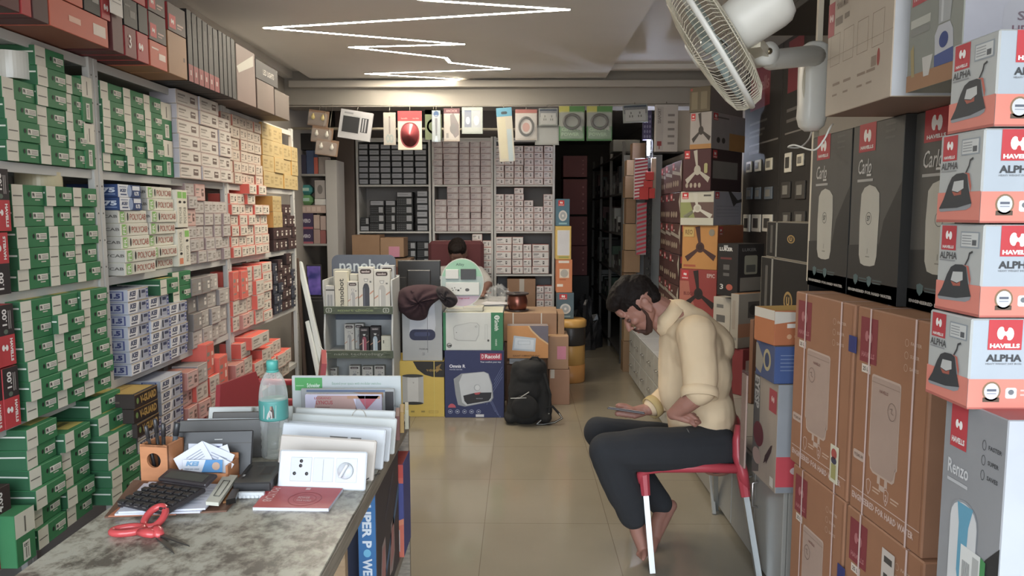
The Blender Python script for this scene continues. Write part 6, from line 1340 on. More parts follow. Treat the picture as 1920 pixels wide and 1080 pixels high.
# base: rounded long body
b = MB(); vs = []; n = 20; st = [(zt1, .020, .030), (zt1-.012, .034, .045), (zt1-.05, .040, .052), (zt1-.15, .040, .050), (zb1+.10, .038, .052), (zb1+.05, .040, .050), (zb1+.018, .034, .040), (zb1, .018, .020)]
for z, rx, ry in st:
    for k in range(n):
        a = 2*PI*k/n; c_, s_ = math.cos(a), math.sin(a); vs.append((math.copysign(abs(c_)**.7, c_)*rx*1.25, math.copysign(abs(s_)**.7, s_)*ry, z))
fs = [(i*n+k, i*n+(k+1) % n, (i+1)*n+(k+1) % n, (i+1)*n+k) for i in range(len(st)-1) for k in range(n)]
fs = [f[::-1] for f in fs]+[tuple(range(n)), tuple((len(st)-1)*n+k for k in range(n))[::-1]]
b.add(vs, fs, wf, True); b.build('mount_body', t)
MB().ring([(0, 0), (.016, 0), (.022, .004), (.018, .008), (0, .009)], wfy, 20, Matrix.Translation((-.030, -.030, zb1+.17)) @ Matrix.Rotation(math.radians(-60), 4, 'Z') @ Matrix.Rotation(-PI/2, 4, 'Y') @ Matrix.Diagonal((3.0, 1.1, 1, 1))).build('control_panel', t)
for k in range(4): MB().ring([(0, 0), (.0035, 0), (.0035, .004), (0, .005)], M('#8d8a80', 'plastic'), 8, Matrix.Translation((-.036, -.033, zb1+.13+.022*k)) @ Matrix.Rotation(math.radians(-60), 4, 'Z') @ Matrix.Rotation(-PI/2, 4, 'Y')).build('button', t)
aj = Lc(1432, 103, 2.50)
MB().tube([(0, -.02, zt1-.055), (-.03, -.06, zt1-.058), aj+Vector((.05, .08, 0)), aj], [.038, .036, .034, .032], wf, 16).build('arm', t)
MB().ring([(0, -.036), (.036, -.034), (.036, .034), (0, .036)], wf, 24, Matrix.Translation(aj) @ Matrix.Rotation(math.radians(20), 4, 'Z') @ Matrix.Rotation(PI/2, 4, 'X')).build('tilt_joint', t)
MB().ring([(0, 0), (.010, 0), (.010, .004), (0, .005)], M('#8a7a5a', 'metal'), 14, Matrix.Translation(aj+Vector((.005, -.037, .004))) @ Matrix.Rotation(PI/2, 4, 'X')).build('screw', t)
# head axis
gc_ = Lc(1336, 80, 2.40); ax = Vector((-.80, .28, -.52)).normalized()
zq = -ax; xq = Vector((0, 1, 0)).cross(zq).normalized(); yq = zq.cross(xq)
TH = Matrix(((xq.x, yq.x, zq.x, gc_.x), (xq.y, yq.y, zq.y, gc_.y), (xq.z, yq.z, zq.z, gc_.z), (0, 0, 0, 1)))  # local +z points to the motor
RG = .235
b = MB(); b.tube([TH @ Vector((RG*math.cos(a*PI/36), RG*math.sin(a*PI/36), 0)) for a in range(72)], .0065, wf, 8, closed=True, flat=1.5); b.build('guard_rim', t)
def cage(prof, nm, nw):
    b = MB()
    for k in range(nw):
        a = 2*PI*k/nw; b.tube([TH @ Vector((r*math.cos(a+tw), r*math.sin(a+tw), z)) for r, z, tw in prof], .0013, wfy, 4, caps=False)
    for rr_, zz in ((prof[len(prof)//2][0], prof[len(prof)//2][1]), (prof[-2][0], prof[-2][1])): b.tube([TH @ Vector((rr_*math.cos(a*PI/24), rr_*math.sin(a*PI/24), zz)) for a in range(48)], .0018, wfy, 5, closed=True)
    return b.build(nm, t)
cage([(RG, 0, 0), (RG*.985, -.022, 0), (RG*.93, -.042, 0), (RG*.75, -.055, 0), (RG*.45, -.066, 0), (RG*.2, -.07, 0)], 'front_guard', 96)
cage([(RG, 0, 0), (RG*.97, .035, .0), (RG*.85, .055, .02), (RG*.6, .066, .05), (RG*.3, .072, .08)], 'rear_guard', 96)
MB().ring([(0, -.078), (RG*.16, -.076), (RG*.21, -.068), (0, -.066)], wf, 24, TH).build('guard_badge', t)
for k in range(3):
    a0 = 2*PI*k/3+.3; P_ = []; r_s = [.03, .08, .14, .19, .205]
    lead = [.25, .42, .50, .46, .30]; tz = [.022, .026, .026, .022, .014]
    top = [(r_*math.cos(a0+l), r_*math.sin(a0+l), z-.0) for r_, l, z in zip(r_s, lead, tz)]; bot = [(r_*math.cos(a0-l), r_*math.sin(a0-l), -z) for r_, l, z in zip(r_s, lead, tz)]
    vs = [TH @ Vector(p) for p in top+bot]; m_ = len(top); b = MB()
    vs2 = [v+zq*.0025 for v in vs]
    fs = [(i, i+1, m_+i+1, m_+i) for i in range(m_-1)]
    b.add(vs+vs2, fs+[tuple(2*m_+q for q in f[::-1]) for f in fs]+[(0, m_, 3*m_, 2*m_), (m_-1, 2*m_+m_-1, 3*m_+m_-1, 2*m_-1)], M('#9fb0ae', 'gloss')); b.build('blade', t)
MB().ring([(0, -.035), (.022, -.032), (.03, -.015), (.03, .02), (0, .022)], M('#9fb0ae', 'gloss'), 20, TH).build('hub', t)
MB().ring([(0, .068), (.070, .070), (.078, .078), (.080, .10), (.082, .20), (.078, .225), (.062, .245), (.03, .252), (0, .253)], wf, 32, TH).build('motor_housing', t)
b = MB(); b.tube([aj+Vector((0, -.0, .0)), TH @ Vector((.07, 0, .10))], .022, wfy, 4, smooth=False, flat=1.4); b.build('bracket', t)
# cord
pc = [Lc(1538, 118, 2.80), Lc(1548, 135, 2.78), Lc(1550, 170, 2.76), Lc(1545, 205, 2.78), Lc(1535, 222, 2.80)]
MB().tube(pc, .0028, wf, 6).build('cord', t)
pc = [Lc(1522, 246, 2.80), Lc(1516, 262, 2.74), Lc(1500, 276, 2.62), Lc(1478, 276, 2.55), Lc(1490, 272, 2.50), Lc(1515, 280, 2.42), Lc(1530, 280, 2.36), Lc(1545, 262, 2.34), Lc(1556, 240, 2.34), Lc(1562, 232, 2.36)]
q = []
for i in range(len(pc)-1):
    p0, p1, p2, p3 = pc[max(0, i-1)], pc[i], pc[i+1], pc[min(len(pc)-1, i+2)]
    for s_ in range(5): u = s_/5; q.append(.5*((2*p1)+(-p0+p2)*u+(2*p0-5*p1+4*p2-p3)*u*u+(-p0+3*p1-3*p2+p3)*u**3))
MB().tube(q, .003, wf, 6).build('cord', t)
# ---------------------------------------------------------------- counter
ZT = .84
def lam():
    m = bpy.data.materials.new('grey_marbled_laminate'); m.use_nodes = True; nt = m.node_tree; N = nt.nodes; L = nt.links; b = N['Principled BSDF']; b.inputs['Roughness'].default_value = .3
    t = N.new('ShaderNodeTexCoord'); mp = N.new('ShaderNodeMapping'); mp.inputs['Scale'].default_value = (1, .8, 1); L.new(t.outputs['Object'], mp.inputs[0])
    n1 = N.new('ShaderNodeTexNoise'); n1.inputs['Scale'].default_value = 22; n1.inputs['Detail'].default_value = 9; n1.inputs['Roughness'].default_value = .68; n1.inputs['Distortion'].default_value = .15; L.new(mp.outputs[0], n1.inputs[0])
    r = N.new('ShaderNodeValToRGB'); e = r.color_ramp.elements; e[0].position = .40; e[0].color = (*hexc('#57514a'), 1); e[1].position = .58; e[1].color = (*hexc('#a3a195'), 1); k = e.new(.5); k.color = (*hexc('#8c887c'), 1)
    L.new(n1.outputs[0], r.inputs[0]); L.new(r.outputs[0], b.inputs['Base Color']); return m
def wood(c1, c2, sc=6):
    m = bpy.data.materials.new('grained_wood'); m.use_nodes = True; nt = m.node_tree; N = nt.nodes; L = nt.links; b = N['Principled BSDF']; b.inputs['Roughness'].default_value = .5
    t = N.new('ShaderNodeTexCoord'); mp = N.new('ShaderNodeMapping'); mp.inputs['Scale'].default_value = (sc, 1.2, sc*4); L.new(t.outputs['Object'], mp.inputs[0]); n1 = N.new('ShaderNodeTexNoise'); n1.inputs['Scale'].default_value = 5; n1.inputs['Detail'].default_value = 6; L.new(mp.outputs[0], n1.inputs[0])
    r = N.new('ShaderNodeValToRGB'); r.color_ramp.elements[0].color = (*hexc(c1), 1); r.color_ramp.elements[0].position = .35; r.color_ramp.elements[1].color = (*hexc(c2), 1); r.color_ramp.elements[1].position = .65; L.new(n1.outputs[0], r.inputs[0]); L.new(r.outputs[0], b.inputs['Base Color']); return m
xr = atZ(683, 932, ZT).x; xlc = atZ(262, 911, ZT).x; yfar = atZ(775, 776, ZT).y; ynear = .55
t = thing('counter', 'long shop counter with grey marbled top and open right side', 'counter', (0, 0, 0))
edge = wood('#6e665c', '#8a8174')
MB().box(xlc, xr-.003, ynear, yfar-.003, ZT-.005, ZT, lam(), .001).build('worktop', t)
MB().box(xlc+.001, xr, ynear, yfar, ZT-.045, ZT-.006, edge, .001).build('top_edge', t)
MB().box(xlc+.01, xlc+.03, ynear, yfar, 0, ZT-.046, edge, .001).build('back_panel', t)
MB().box(xlc+.03, xr-.003, yfar-.022, yfar-.002, 0, ZT-.046, edge, .001).build('end_panel', t)
MB().box(xlc+.03, xr-.008, ynear, yfar-.024, .40, .42, edge, .001).build('shelf', t)
MB().box(xlc+.03, xr-.008, ynear, yfar-.024, .06, .08, edge, .001).build('shelf', t)
MB().box(xr-.055, xr-.028, 1.60, 1.627, .081, ZT-.046, wood('#8a7258', '#9c8468'), .001).build('post', t)
def on(px, py, z=ZT): return atZ(px, py, z)
# cartons in the open side
def rbox(nm, X0, X1, Y0, Y1, z, h, base, lab, cat='carton', fn=None, faces=None, rz=0):
    b = MB(); b.carton(X1-X0, Y1-Y0, h, base, .002, faces)
    if fn: fn(b)
    return b.build(nm, None, ((X0+X1)/2, Y0, z), rz, lab, cat)
def g_sup(b):
    b.X('front', 'SUPER P', .25, .56, .75, .93, '#c9d4e0', 3, rot=-90, bold=.04); b.E('front', .5, .52, .2, .03, '#5ab0d8', 2); b.X('front', 'WER', .25, .30, .75, .48, '#c9d4e0', 3, rot=-90, bold=.04)
    for k in range(2): b.P('right', [(.1+.4*k, .10), (.2+.4*k, .48), (.34+.4*k, .5), (.36+.4*k, .2), (.25+.4*k, .08)], '#a08a84', 1); b.P('right', [(.14+.4*k, .14), (.22+.4*k, .44), (.32+.4*k, .45), (.33+.4*k, .2)], '#b0706a', 2)
    b.P('right', [(0, 0), (.1, 0), (1, .6), (1, .7)], '#4a6888', 1); b.P('right', [(.35, .6), (.75, .86), (.75, .90), (.35, .64)], '#4a4450', 1)
rbox('inverter_carton', xr-.062, xr-.012, 1.88, 2.235, .421, .365, '#3a3034', 'black carton with blue spine lettered in white under the counter', fn=g_sup, faces={'front': '#1f6aa8', 'top': '#57504a'})
rbox('dark_blue_carton', xr-.20, xr-.066, 1.95, 2.24, .421, .372, '#242c48', 'plain dark blue carton behind the black one under the counter')
rbox('red_grey_carton', xr-.085, xr-.022, 1.50, 1.70, .421, .215, '#8c8480', 'small grey carton with red edges low under the counter', fn=lambda b: (b.O('right', 0, 0, 1, 1, '#a02c30', .008), b.O('top', 0, 0, 1, 1, '#a02c30', .006), b.O('front', 0, 0, 1, 1, '#a02c30', .006), b.R('front', .2, .3, .8, .4, '#5a4c48'), b.R('top', .1, .2, .9, .8, '#5c544e')), faces={'top': '#5c544e'})
def g_xb(b):
    F = 'front'; b.R(F, 0, .86, 1, 1, '#b83424'); b.R(F, 0, .80, 1, .86, '#c04a34'); b.X(F, 'X', .15, .64, .42, .72, '#d0d2dc', 3, bold=.05); b.P(F, [(0, 0), (1, 0), (1, .42), (0, .26)], '#c0583c', 1); b.P(F, [(0, .20), (1, .36), (1, .42), (0, .26)], '#c97048', 2); b.P(F, [(.3, .22), (.9, .3), (.9, .06)], '#a9aaa8', 3)
rbox('blue_orange_carton', xr-.13, xr+.0, 2.255, 2.40, .421, .30, '#3c4284', 'blue and orange carton with white letter under the counter end', fn=g_xb, faces={'top': '#b83424', 'right': '#3c4284'})
crumple(xr-.08, 2.33, .722, .05, .06, .065, M('#3a3634', 'gloss'), 'black_plastic_bag', 'crumpled dark plastic bag on the blue and orange carton', 'plastic bag', 9)
# scissors
rp = M('#c42c30', 'gloss'); st = M('#6a6866', 'metal'); z_ = ZT+.002
sc = on(300, 1005); t = thing('scissors', 'red handled scissors lying open on the near counter top', 'scissors', (sc.x, sc.y, ZT))
def loc(px, py, z=0): p = on(px, py, ZT); return Vector((p.x-sc.x, p.y-sc.y, z))
def blade(a, tip, w, z):
    A = loc(*a, z); B = loc(*tip, z); d = (B-A).normalized(); n = Vector((-d.y, d.x, 0)); q = [A-n*w-d*.01, A+n*w-d*.01, A+(B-A)*.7+n*w*.75, B, A+(B-A)*.7-n*w*.4]
    b = MB(); m_ = len(q); b.add([p for p in q]+[p+Vector((0, 0, .0025)) for p in q], [tuple(range(m_))[::-1], tuple(range(m_, 2*m_))]+[(i, (i+1) % m_, m_+(i+1) % m_, m_+i) for i in range(m_)], st); return b.build('blade', t)
blade((292, 1003), (356, 1029), .0062, .004); blade((292, 1003), (327, 1040), .0062, .001)
MB().ring([(0, 0), (.004, 0), (.004, .002), (0, .0025)], st, 12, Matrix.Translation(loc(297, 1007, .0065))).build('rivet', t)
def ringh(c, rx, ry, ang_, arm, h=.010, tilt=0):
    cc = loc(*c, .007); pts = []
    for k in range(28):
        a = 2*PI*k/28; x, y = rx*math.cos(a), ry*math.sin(a); pts.append(cc+Vector((x*math.cos(ang_)-y*math.sin(ang_), x*math.sin(ang_)+y*math.cos(ang_), max(-.001, tilt*(y*math.cos(ang_)+.02)))))
    b = MB(); b.tube(pts, [.0078]*28, rp, 8, closed=True, flat=1.0, up=(0, 0, 1))
    b.tube([loc(*p_, zz) for p_, zz in arm], [.0075, .0095, .009, .006], rp, 8, flat=1.3); b.build('handle', t)
ringh((240, 1000), .030, .016, .25, [((262, 1004), .008), ((275, 1006), .008), ((288, 1007), .007), ((294, 1006), .005)])
ringh((291, 984), .019, .026, -.1, [((293, 1000), .012), ((295, 1004), .010), ((297, 1006), .007), ((302, 1009), .005)], tilt=.5)
# red booklet
def flat(nm, quad, h, m, lab=None, cat=None, z=ZT, parent=None, side=None, o=None):
    P_ = [on(*q, z) for q in quad]; c = o or sum(P_, Vector())/4; c = Vector((c.x, c.y, z))
    vs = [Vector((p.x-c.x, p.y-c.y, 0)) for p in P_]; vs += [v+Vector((0, 0, h)) for v in vs]
    b = MB(); b.add(vs, [(4, 5, 6, 7)], m); b.add(vs, [(3, 2, 1, 0), (0, 1, 5, 4), (1, 2, 6, 5), (2, 3, 7, 6), (3, 0, 4, 7)], side or m)
    return b, c, vs
def prt(b, vs, h):
    """print mapper on a flat quad: (u,v) -> point above it"""
    def f(u, v, e=.0004): return vs[4]*(1-u)*(1-v)+vs[5]*u*(1-v)+vs[6]*u*v+vs[7]*(1-u)*v+Vector((0, 0, e))
    return f
b, c, vs = flat('booklet', [(474, 957), (616, 959), (643, 921), (506, 916)], .007, M('#b8282e', 'semi'), side=M('#c4c2d0', 'card')); f = prt(b, vs, .007)
def tq(b, f, s, u0, v0, u1, v1, m, e=.0006, rot=0, bold=.02):
    V_, F_ = textpoly(s, bold, 0); b.add([f(u0+(u1-u0)*(x if rot == 0 else y), v0+(v1-v0)*(y if rot == 0 else 1-x), e) for x, y in V_], F_, m)
tq(b, f, 'POLYCAB', .06, .25, .18, .9, '#d8a8a4', rot=1); tq(b, f, 'POWER', .50, .42, .66, .52, '#d8a8a4'); tq(b, f, 'YOUR WORLD', .50, .30, .70, .38, '#d8a8a4'); b.quad([f(u, v, .0005) for u, v in ((.52, .85), (.58, .85), (.58, .95), (.52, .95))], '#d8b0ac')
for r_, w_ in ((.22, .012), (.15, .006)):
    n = 28; o_ = [f(.60+r_*math.cos(2*PI*k/n), .42+r_*1.5*math.sin(2*PI*k/n), .0004) for k in range(n)]; i_ = [f(.60+(r_-w_)*math.cos(2*PI*k/n), .42+(r_-w_)*1.5*math.sin(2*PI*k/n), .0004) for k in range(n)]
    b.add(o_+i_, [(k, (k+1) % n, n+(k+1) % n, n+k) for k in range(n)], '#a03438')
b.build('booklet', None, c, 0, 'red booklet with white page edges lying before the socket plates', 'booklet')
# clipboard, papers, calculator
b, c, vs = flat('x', [(196, 972), (425, 960), (470, 905), (250, 903)], .004, wood('#5a3e30', '#6e5040', 3)); b.build('clipboard', None, c, 0, 'brown clipboard under papers and calculator on the counter', 'clipboard')
b, c, vs = flat('x', [(203, 969), (330, 966), (345, 925), (262, 922)], .002, M('#b8683c', 'card'), z=ZT+.0042); b.build('paper_sheet', None, c, 0, 'orange brown sheet at the left corner of the clipboard', 'paper')
for k, q in enumerate(([(215, 967), (375, 962), (420, 913), (270, 909)], [(222, 963), (385, 956), (425, 911), (280, 906)])):
    b, c, vs = flat('x', q, .004, M('#c2c4d2', 'card'), z=ZT+.0064+k*.0042)
    f = prt(b, vs, .004); [b.quad([f(u, v) for u, v in ((.5, .2+.12*q_), (.9, .2+.12*q_), (.9, .215+.12*q_), (.5, .215+.12*q_))], '#8a8c9c') for q_ in range(6)]
    b.build('paper_pile', None, c, 0, '%s pile of white papers on the clipboard' % ('lower', 'upper')[k], 'papers', 'papers on the clipboard')
b, c, vs = flat('x', [(386, 947), (410, 949), (446, 897), (420, 895)], .008, M('#b9b8a8', 'card'), z=ZT+.015)
f = prt(b, vs, .008)
n = [(.3, .2), (.75, .2), (.75, .75), (.3, .75)]
for a, d_ in zip(n, n[1:]+n[:1]):
    A, B = f(*a, .001), f(*d_, .001); b.tube([A, B], .0010, '#5a5850', 6)
b.build('receipt_pad', None, c, 0, 'cream receipt pad with a wire clip on the paper pile', 'pad')
b, c, vs = flat('x', [(418, 944), (440, 940), (449, 915), (430, 920)], .004, wood('#8a5c34', '#9c6c40', 3), z=ZT+.0042); b.build('wooden_strip', None, c, 0, 'small orange brown wooden piece at the right of the papers', 'strip')
b, c, vs = flat('x', [(424, 947), (442, 943), (449, 925), (436, 926)], .012, M('#2c2826', 'metal'), z=ZT+.0086); b.build('bulldog_clip', None, c, 0, 'black bulldog clip at the right edge of the clipboard', 'clip')
# calculator tilted on the papers
ca = on(300, 930, ZT+.03); t = thing('calculator', 'black desk calculator tilted on the white papers', 'calculator', (ca.x, ca.y, ZT+.017), (math.radians(7), math.radians(-3), math.radians(-24)))
t.scale = (.9, .9, .9)
W2, D2 = .085, .115
b = MB(); b.box(-W2*1.0, W2*1.0, -.055, .070, 0, .014, M('#221c20', 'plastic'), .004); b.build('body', t)
b = MB(); T = Matrix.Translation((.0, .070, .010)) @ Matrix.Rotation(math.radians(14), 4, 'X'); b.box(-W2, W2, 0, .045, 0, .012, M('#2a2226', 'plastic'), .003, T=T); b.build('display_hood', t)
b = MB(); b.box(-W2*.8, W2*.8, .008, .035, .0122, .0128, M('#3c3a34', 'gloss'), 0, T=T); b.build('display', t)
for r_ in range(5):
    for k in range(6):
        x = -.072+.0288*k; y = -.048+.023*r_
        MB().box(x-.011, x+.011, y-.007, y+.007, .0135, .0195, M('#1a1618', 'plastic'), .003).build('key', t)
        if (r_+k) % 1 == 0: pass
b = MB()
for r_ in range(5):
    for k in range(6):
        x = -.072+.0288*k; y = -.048+.023*r_; b.box(x-.006, x+.006, y-.0095, y-.0085, .0136, .0142, M('#9a948c', 'plastic'), 0)
b.build('key_marks', t)
# wooden pen holder
wd = wood('#a8714e', '#b87e58', 2)
p0, p1 = on(265, 912), on(320, 905); cx_, cy_ = (p0.x+p1.x)/2, 1.80
t = thing('pen_holder', 'square wooden pen holder with a round hole, pens inside', 'pen holder', (cx_, cy_, ZT), math.radians(-8)); s_ = .036; hP = .098
n = 28; outer = [(-s_, 0), (s_, 0), (s_, hP), (-s_, hP)]
b = MB(); cz_ = hP*.60; rH = .0185; vs = []; fs = []
circ = [(rH*math.cos(2*PI*k/n+PI/4), cz_+rH*math.sin(2*PI*k/n+PI/4)) for k in range(n)]
sq = []
for k in range(n):
    a = 2*PI*k/n+PI/4; dx, dz = math.cos(a), math.sin(a); cand = []
    if dx > 1e-6: cand.append(s_/dx)
    if dx < -1e-6: cand.append(-s_/dx)
    if dz > 1e-6: cand.append((hP-cz_)/dz)
    if dz < -1e-6: cand.append(-cz_/dz)
    q = min(cand); sq.append((dx*q, cz_+dz*q))
for y in (-s_, -s_+.007): vs += [(x, y, z) for x, z in circ]+[(x, y, z) for x, z in sq]
for k in range(n):
    l = (k+1) % n; fs += [(k, l, n+l, n+k), (2*n+l, 2*n+k, 3*n+k, 3*n+l), (l, k, 2*n+k, 2*n+l), (n+k, n+l, 3*n+l, 3*n+k)]
# fill the four corners
b.add(vs, fs, wd)
for (x, z) in ((-s_, 0), (s_, 0), (s_, hP), (-s_, hP)):
    pass
b.box(-s_, s_, s_-.007, s_, 0, hP, wd, .001); b.box(-s_, -s_+.007, -s_+.0005, s_, 0, hP, wd, .001); b.box(s_-.007, s_, -s_+.0005, s_, 0, hP, wd, .001); b.box(-s_, s_, -s_, s_, 0, .006, wd, .001)
b.box(-s_, s_, -s_, -s_+.007, hP-.006, hP, wd, .0005); b.box(-s_, s_, -s_, -s_+.007, 0, .008, wd, .0005)
b.build('body', t)
for k, (x, y, tx, ty, L_, r_, m_, lb) in enumerate(((-.010, .010, -.012, .004, .150, .0045, '#1a1618', 'black pen leaning left in the wooden holder'), (.002, .0, -.002, .01, .140, .0048, '#151214', 'black pen in the middle of the wooden holder'), (-.016, -.004, -.020, -.002, .138, .0042, '#241e20', 'dark pen furthest left in the wooden holder'), (.014, .006, .022, .004, .142, .0060, '#4c5258', 'thick grey marker leaning right in the holder'))):
    A = Vector((cx_+x, cy_+y, ZT+.0075)); B = Vector((cx_+x+tx, cy_+y+ty, ZT+L_)); pt = thing('pen', lb, 'pen', A, 0, 'pens in the holder')
    MB().tube([Vector(), (B-A)*.75], r_, M(m_, 'plastic'), 10).build('barrel', pt); MB().tube([(B-A)*.75, (B-A)*.98, (B-A)], [r_*1.2, r_*1.15, r_*.7], M('#2a2628' if k < 3 else '#26282c', 'plastic'), 10).build('cap', pt)
# card box with cards
cb = on(380, 912); cx2, cy2 = cb.x, 1.79
t = thing('card_box', 'open wooden tray holding business cards', 'card box', (cx2, cy2, ZT), math.radians(-2)); w_, d_ = .062, .034
for x0, x1, y0, y1, h0 in ((-w_, w_, -d_, -d_+.006, .030), (-w_, w_, d_-.006, d_, .062), (-w_, -w_+.006, -d_, d_, .034), (w_-.006, w_, -d_, d_, .050), (-w_, w_, -d_, d_, .005)):
    MB().box(x0, x1, y0, y1, 0, h0, wd, .001).build('side_board' if h0 > .01 else 'bottom', t)
MB().box(-w_-.004, w_+.012, -d_-.006, d_, -.0, .004, wd, .001).build('foot_board', t)
def card(x, y, z, w, h, rx, ry, rz_, base, lab, fn=None):
    b = MB(); b.carton(w, .0008, h, base, .0002)
    if fn: fn(b)
    return b.build('business_card', None, (cx2+x, cy2+y, ZT+z), (rx, ry, rz_), lab, 'card', 'business cards in the tray')
def g_kc(b): b.P('front', [(.48, 0), (1, 0), (1, 1), (.58, 1)], '#3c86c0'); b.X('front', 'KEI', .08, .50, .42, .88, '#6a9cc4', 3, bold=.06, shear=.2); b.X('front', 'WIRES AND CABLES', .05, .2, .42, .3, '#7a8a9c', 2, bold=.05); b.E('front', .84, .5, .1, .32, '#c09a80', 3)
ln4 = lambda b: [b.R('front', .35, .3+.12*k, .85, .34+.12*k, '#8a90a0') for k in range(4)]
card(-.006, -.0255, .030, .098, .030, -.15, 0, 0, '#c6cad4', 'front business card with blue printing in the wooden tray', g_kc)
card(-.022, -.014, .036, .085, .052, -.2, -.55, .05, '#c9ccd8', 'white business card tilted left in the tray', ln4)
card(.006, -.009, .036, .085, .052, -.15, .42, .0, '#c2c6d4', 'white business card tilted right, tallest in the tray', ln4)
card(.028, -.003, .034, .070, .048, -.2, -.35, .0, '#c9ccd6', 'white business card leaning at the tray right side', ln4)
card(.036, -.019, .030, .040, .030, -.2, .5, .0, '#c6c9d2', 'small white card at the right end of the tray', None)
card(-.012, .006, .030, .085, .060, -.1, .0, .0, '#b8bcc8', 'card with a dark blue square at the tray back', lambda b: b.R('front', .68, .5, .95, .9, '#4a4c88'))
# black modular boxes and boards behind
bk = M('#1e1c1e', 'semi'); bkg = M('#2a2828', 'gloss')
def boxon(nm, q0, q1, d, h, m, lab, cat, fn=None, z=ZT, tilt=0, rz=0, grp=None, c=.003):
    """box standing on the counter: q0,q1 picture points of its front bottom edge"""
    A = on(*q0, z); B = on(*q1, z); w = (B-A).length; b = MB(); b.carton(w, d, h, m, c)
    if fn: fn(b)
    a_ = math.atan2(B.y-A.y, B.x-A.x); return b.build(nm, None, ((A.x+B.x)/2, (A.y+B.y)/2, z), (tilt, 0, a_+rz), lab, cat, grp)
def g_mod(b): b.R('top', .55, .35, .85, .75, '#3c3028'); b.R('top', .58, .38, .82, .72, '#1e1c1e', 2); b.R('top', .12, .2, .18, .8, '#0e0e10', 2); b.R('top', .12, .28, .18, .36, '#a8a8aa', 3); b.R('top', .3, .75, .5, .77, '#77736e', 2)
boxon('black_switch_box', (437, 928), (508, 926), .155, .028, bk, 'black plastic switch box lying between the card tray and white plates', 'box', g_mod)
A = on(449, 932); t = thing('terminal_strip', 'white terminal connector strip before the black switch box', 'connector', (A.x+.030, A.y-.002, ZT), .03)
MB().box(-.030, .030, -.006, .004, 0, .014, M('#bfc3c6', 'plastic'), .001).build('body', t)
for k in range(6): MB().box(-.028+.0098*k, -.0215+.0098*k, -.009, -.005, .001, .008, M('#c9cccf', 'plastic'), .0006).build('terminal', t)
def frame_panel(nm, q0, q1, h, tilt, m, lab, cat, fn=None, th=.008, z=ZT, grp=None):
    return boxon(nm, q0, q1, th, h, m, lab, cat, fn, z, -tilt, 0, grp, c=.003)
g_p1 = lambda b: (b.R('front', .02, .72, .98, .735, '#4a4644'), b.R('front', .52, .80, .62, .82, '#a8a8a4', 2))
frame_panel('black_switch_board', (318, 897), (470, 893), .115, .35, bk, 'large black switch board leaning behind the card tray', 'board', g_p1, z=ZT)
frame_panel('black_switch_board', (330, 862), (500, 858), .105, .35, M('#3c3834', 'semi'), 'dark grey board leaning behind the large black one', 'board', None)
frame_panel('white_edged_board', (346, 845), (520, 843), .088, .35, M('#383430', 'semi'), 'dark board with a white top edge behind the dark grey one', 'board', lambda b: (b.R('front', 0, .86, 1, 1, '#b9bcbc'), b.R('top', 0, 0, 1, 1, '#b9bcbc')), th=.014)
frame_panel('brown_board', (395, 828), (505, 826), .085, .3, M('#4c443c', 'semi'), 'dull brown board behind the white edged panel', 'panel', None)
def g_tray(b): b.R('front', .0, .0, 1, 1, '#bfc3bf'); b.R('front', .2, .4, .23, .9, '#c9a46a', 2)
frame_panel('white_tray', (388, 812), (470, 811), .078, .3, M('#bfc3bf', 'semi'), 'white switch cover standing at the back left of the counter', 'cover', None, th=.02)
frame_panel('white_tray', (400, 806), (548, 804), .070, .3, M('#b4b8b0', 'semi'), 'longer white switch cover behind the bottle', 'cover', None, th=.02)
# bottle
B0 = on(516, 855); t = thing('water_bottle', 'clear plastic water bottle with teal cap and teal label', 'bottle', (B0.x, B0.y, ZT))
cl = bpy.data.materials.new('clear_plastic'); cl.use_nodes = True; nb = cl.node_tree.nodes['Principled BSDF']; nb.inputs['Base Color'].default_value = (.80, .84, .82, 1); nb.inputs['Roughness'].default_value = .06; nb.inputs['Alpha'].default_value = .33; nb.inputs['Specular IOR Level'].default_value = .9
ntx = cl.node_tree; lw = ntx.nodes.new('ShaderNodeLayerWeight'); lw.inputs[0].default_value = .35; mrr = ntx.nodes.new('ShaderNodeMapRange'); mrr.inputs[3].default_value = .12; mrr.inputs[4].default_value = .75; ntx.links.new(lw.outputs['Facing'], mrr.inputs[0]); ntx.links.new(mrr.outputs[0], nb.inputs['Alpha'])
R0 = .038; prof = [(0, .006), (R0*.6, .002), (R0*.85, 0), (R0*.96, .006), (R0*.94, .016)]
for k in range(9): prof += [(R0*(.90 if k % 2 else .95), .022+k*.0085)]
prof += [(R0*.95, .105), (R0, .112), (R0, .168), (R0*.99, .172), (R0*.96, .182), (R0*.90, .196), (R0*.78, .212), (R0*.60, .226), (R0*.42, .235), (R0*.36, .240), (R0*.36, .246)]
MB().ring(prof, cl, 40).build('body', t)
wt = M('#b9b89a', 'film'); MB().ring([(0, .003), (R0*.84, .003), (R0*.90, .03), (R0*.90, .07), (0, .07)], wt, 32).build('water', t)
MB().ring([(R0*1.01, .106), (R0*1.015, .110), (R0*1.015, .156), (R0*1.01, .160)], M('#2f8f88', 'semi'), 40).build('label', t)
b = MB()
def onc(a, z, r=R0*1.022): return (r*math.sin(a), -r*math.cos(a), z)
b.quad([onc(a_, z) for a_, z in ((-.45, .114), (-.1, .112), (.45, .114), (.5, .150), (.1, .153), (-.4, .150))], '#a8b0ac'); b.build('label_picture', t)
